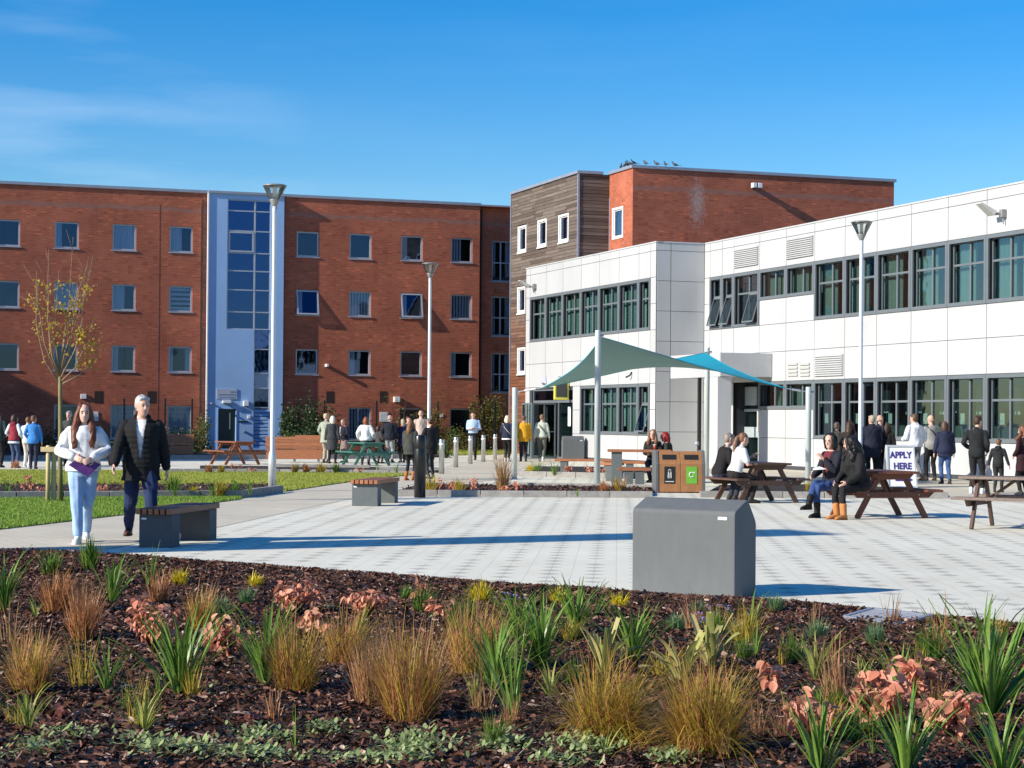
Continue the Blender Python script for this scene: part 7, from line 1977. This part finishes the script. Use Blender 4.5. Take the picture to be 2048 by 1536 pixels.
for (x, y, h, n, lab) in ((350, 991, 46, 9, 'dark strap plant behind the walking man'), (425, 991, 42, 14, 'arching strap plant in the left bed'), (500, 990, 36, 10, 'strap plant at the foot of the lamp post'), (1075, 949, 34, 18, 'green strap plant in the entrance bed, left'), (1108, 950, 34, 16, 'green strap plant in the entrance bed, right'), (756, 944, 20, 10, 'low strap plant right of the green table'), (792, 945, 24, 12, 'strap plant left of the tan boots'), (1085, 988, 16, 9, 'small striped strap plant in the centre bed'), (1155, 993, 20, 12, 'striped strap plant in a gap of the kerb'), (15, 985, 44, 10, 'dark leaved plant at the left edge of the near lawn')):
    strap(x, y, h, n, lab, None, .5, SB)

# ------------------------------------------------------------------ young tree with its stake
m_bark = M('greenish_bark', (.20, .17, .075), .8, .3, 20.0, stretch=(1, 1, .2), bump=.3)
m_tleaf = leafmat('yellow_autumn_leaf', (.46, .42, .05), (.66, .36, .06), .45)
pt = G(121, 1006); tree = empty('young_tree', pt, 0, 'slender young tree with few yellow leaves beside a stake', 'tree')
sc = pt.y / FPX
def tp(x, y, dy=0.0): return V(((x - 121) * sc, dy, (1006 - y) * sc))
mb = MB(); mb.tube([tp(121, 1006), tp(119.5, 930), tp(119, 850), tp(118, 780), tp(117, 752)], [.052, .042, .037, .034, .030], 10); mb.build('trunk', m_bark, tree, True)
mb = MB(); branches = []
specs = [((117, 752), (105, 715), (100, 640), (105, 560)), ((118, 770), (85, 720), (68, 650), (67, 540)), ((117, 752), (128, 700), (160, 610), (182, 510)), ((118, 765), (150, 735), (170, 690), (186, 640)), ((117, 755), (120, 690), (128, 600), (133, 470)), ((117, 760), (98, 700), (92, 600), (95, 498)), ((118, 770), (158, 748), (185, 720), (196, 690)), ((117, 752), (110, 690), (112, 620), (118, 540)), ((117, 752), (140, 690), (150, 600), (175, 530)), ((118, 760), (90, 690), (80, 600), (78, 560)), ((117, 752), (125, 680), (140, 620), (148, 560)), ((118, 758), (150, 700), (168, 640), (172, 560))]
for k, s_ in enumerate(specs):
    dy = rnd.uniform(-.45, .45); pts = [tp(*s_[0]), tp(*s_[1], dy * .35), tp(*s_[2], dy * .8), tp(*s_[3], dy)]
    mb.tube(pts, [.017, .012, .008, .003], 6); branches.append(pts)
    for j in range(5):
        f = rnd.uniform(.15, .9); q = pts[1].lerp(pts[2], min(1, f * 2)) if f < .5 else pts[2].lerp(pts[3], f * 2 - 1)
        e = q + V((rnd.gauss(0, .16), rnd.gauss(0, .16), rnd.uniform(.15, .4))); mb.tube([q, e], [.005, .002], 5); branches.append([q, q.lerp(e, .3), q.lerp(e, .7), e])
mb.build('branches', M('thin_branch', (.24, .17, .11), .8, .2), tree, True)
mb = MB()
for i in range(1150):
    b = rnd.choice(branches); f = rnd.random(); q = b[0].lerp(b[3], f) if len(b) < 4 else (b[1].lerp(b[2], f * 1.6) if f < .6 else b[2].lerp(b[3], (f - .6) * 1.1))
    if not (1.2 < q.z < 3.95) or (q.z > 3.2 and rnd.random() < .6) or (q.z < 1.9 and rnd.random() < .75): continue
    q = q + V((rnd.gauss(0, .06), rnd.gauss(0, .06), rnd.gauss(0, .05))); s_ = rnd.uniform(.024, .046)
    d1 = V((rnd.gauss(0, 1), rnd.gauss(0, 1), rnd.gauss(-.3, .6))).normalized(); d2 = d1.cross(V((rnd.gauss(0, 1), rnd.gauss(0, 1), rnd.gauss(0, 1)))).normalized()
    mb.add([q, q + d1 * s_ * .6 + d2 * s_ * .7, q + d1 * s_ * 1.7, q + d1 * s_ * .6 - d2 * s_ * .7], [(0, 1, 2, 3)])
mb.build('crown', m_tleaf, tree)
ps = G(95.5, 1006); stk = empty('tree_stake', ps, 0, 'pale timber stake and cross rail tied to the young tree', 'stake')
m_pale = M('pale_softwood', (.58, .46, .24), .7, .12, 8.0)
mb = MB(); mb.lathe([(.040, 0), (.040, 1.0), (.034, 1.01)], n=12); mb.build('post', m_pale, stk, True)
mb = MB(); mb.box((-.12, -.065, .90), (.42, -.04, .985)); mb.build('cross_rail', m_pale, stk)
mb = MB(); mb.box((.05, .03, 0), (.12, .10, .96)); mb.build('post', m_pale, stk)

# ------------------------------------------------------------------ shrubs and climbers by the hall
m_ivy = leafmat('dark_ivy_leaf', (.016, .045, .014), (.060, .105, .030), .2)
m_bush = leafmat('autumn_bush_leaf', (.09, .12, .022), (.24, .19, .05), .35)
m_bush2 = leafmat('mid_green_leaf', (.05, .11, .02), (.13, .19, .045), .3)
def bush(x, yb, wpx, hpx, n, mat, label, ls=.05, dist=None, name='bush'):
    p = G(x, yb); sc = p.y / FPX; w_, h = wpx * sc, hpx * sc
    t = empty(name, p, 0, label, 'bush', 'shrubs by the hall')
    mb = MB()
    for i in range(7): a = rnd.uniform(-1, 1); mb.tube([V((a * w_ * .15, 0, 0)), V((a * w_ * .3, rnd.uniform(-.2, .2), h * .5)), V((a * w_ * .42, rnd.uniform(-.3, .3), h * rnd.uniform(.7, 1.05)))], [.02, .012, .004], 5)
    mb.build('stems', m_stem, t)
    cl = PR.normal(0, 1, (14, 3)) * np.array([w_ * .27, .22, h * .24]) + np.array([0, 0, h * .48])
    which = PR.integers(0, 14, n); c = cl[which] + PR.normal(0, 1, (n, 3)) * np.array([w_ * .13, .16, h * .13])
    c[:, 2] = np.abs(c[:, 2]); k = np.abs(c[:, 0]) < w_ * .58; c = c[k]; m = len(c)
    d = PR.normal(0, 1, (m, 3)); d /= np.linalg.norm(d, axis=1, keepdims=True); e = np.cross(d, PR.normal(0, 1, (m, 3))); e /= np.linalg.norm(e, axis=1, keepdims=True); s = (ls * PR.uniform(.6, 1.3, m))[:, None]
    v = np.zeros((m, 4, 3)); v[:, 0] = c; v[:, 1] = c + d * s * .6 + e * s * .55; v[:, 2] = c + d * s * 1.5; v[:, 3] = c + d * s * .6 - e * s * .55
    link('foliage', np_mesh('foliage', v.reshape(-1, 3), np.arange(m * 4), 4, mat), t)
bush(618, 905, 100, 112, 5200, m_ivy, 'tall dark ivy mass right of the blue tower', .07)
bush(640, 910, 90, 60, 2200, m_ivy, 'dark low bush behind the timber benches', .06)
bush(578, 908, 60, 45, 1500, m_bush2, 'mid green low bush at the tower foot', .06)
bush(780, 905, 120, 62, 2600, m_ivy, 'dark hedge behind the visitors', .06)
bush(868, 905, 90, 58, 2000, m_bush2, 'green bush below the dark window', .06)
bush(792, 905, 50, 110, 500, m_bush, 'sparse tall climber behind the balding man', .06)
bush(858, 905, 60, 96, 900, m_bush, 'thin climber on the fence behind the bald man', .06)
bush(975, 903, 62, 122, 3000, m_bush, 'tall autumn bush right of the man in blue shirt', .065)
bush(1000, 900, 56, 112, 2200, m_ivy, 'dark climber beside the timber block', .065)
bush(925, 903, 60, 40, 1300, m_bush, 'low yellow green bush left of the man in blue shirt', .06)
bush(398, 905, 46, 72, 1100, m_bush2, 'green shrub at the left edge of the blue tower', .06)
bush(340, 907, 150, 50, 2400, m_ivy, 'dark shaded hedge behind the walking man', .06)
bush(60, 905, 160, 45, 2000, m_ivy, 'dark shaded hedge at the far left', .06)
bush(890, 916, 34, 40, 600, m_ivy, 'grey leaved low shrub left of the steel bollards', .05)
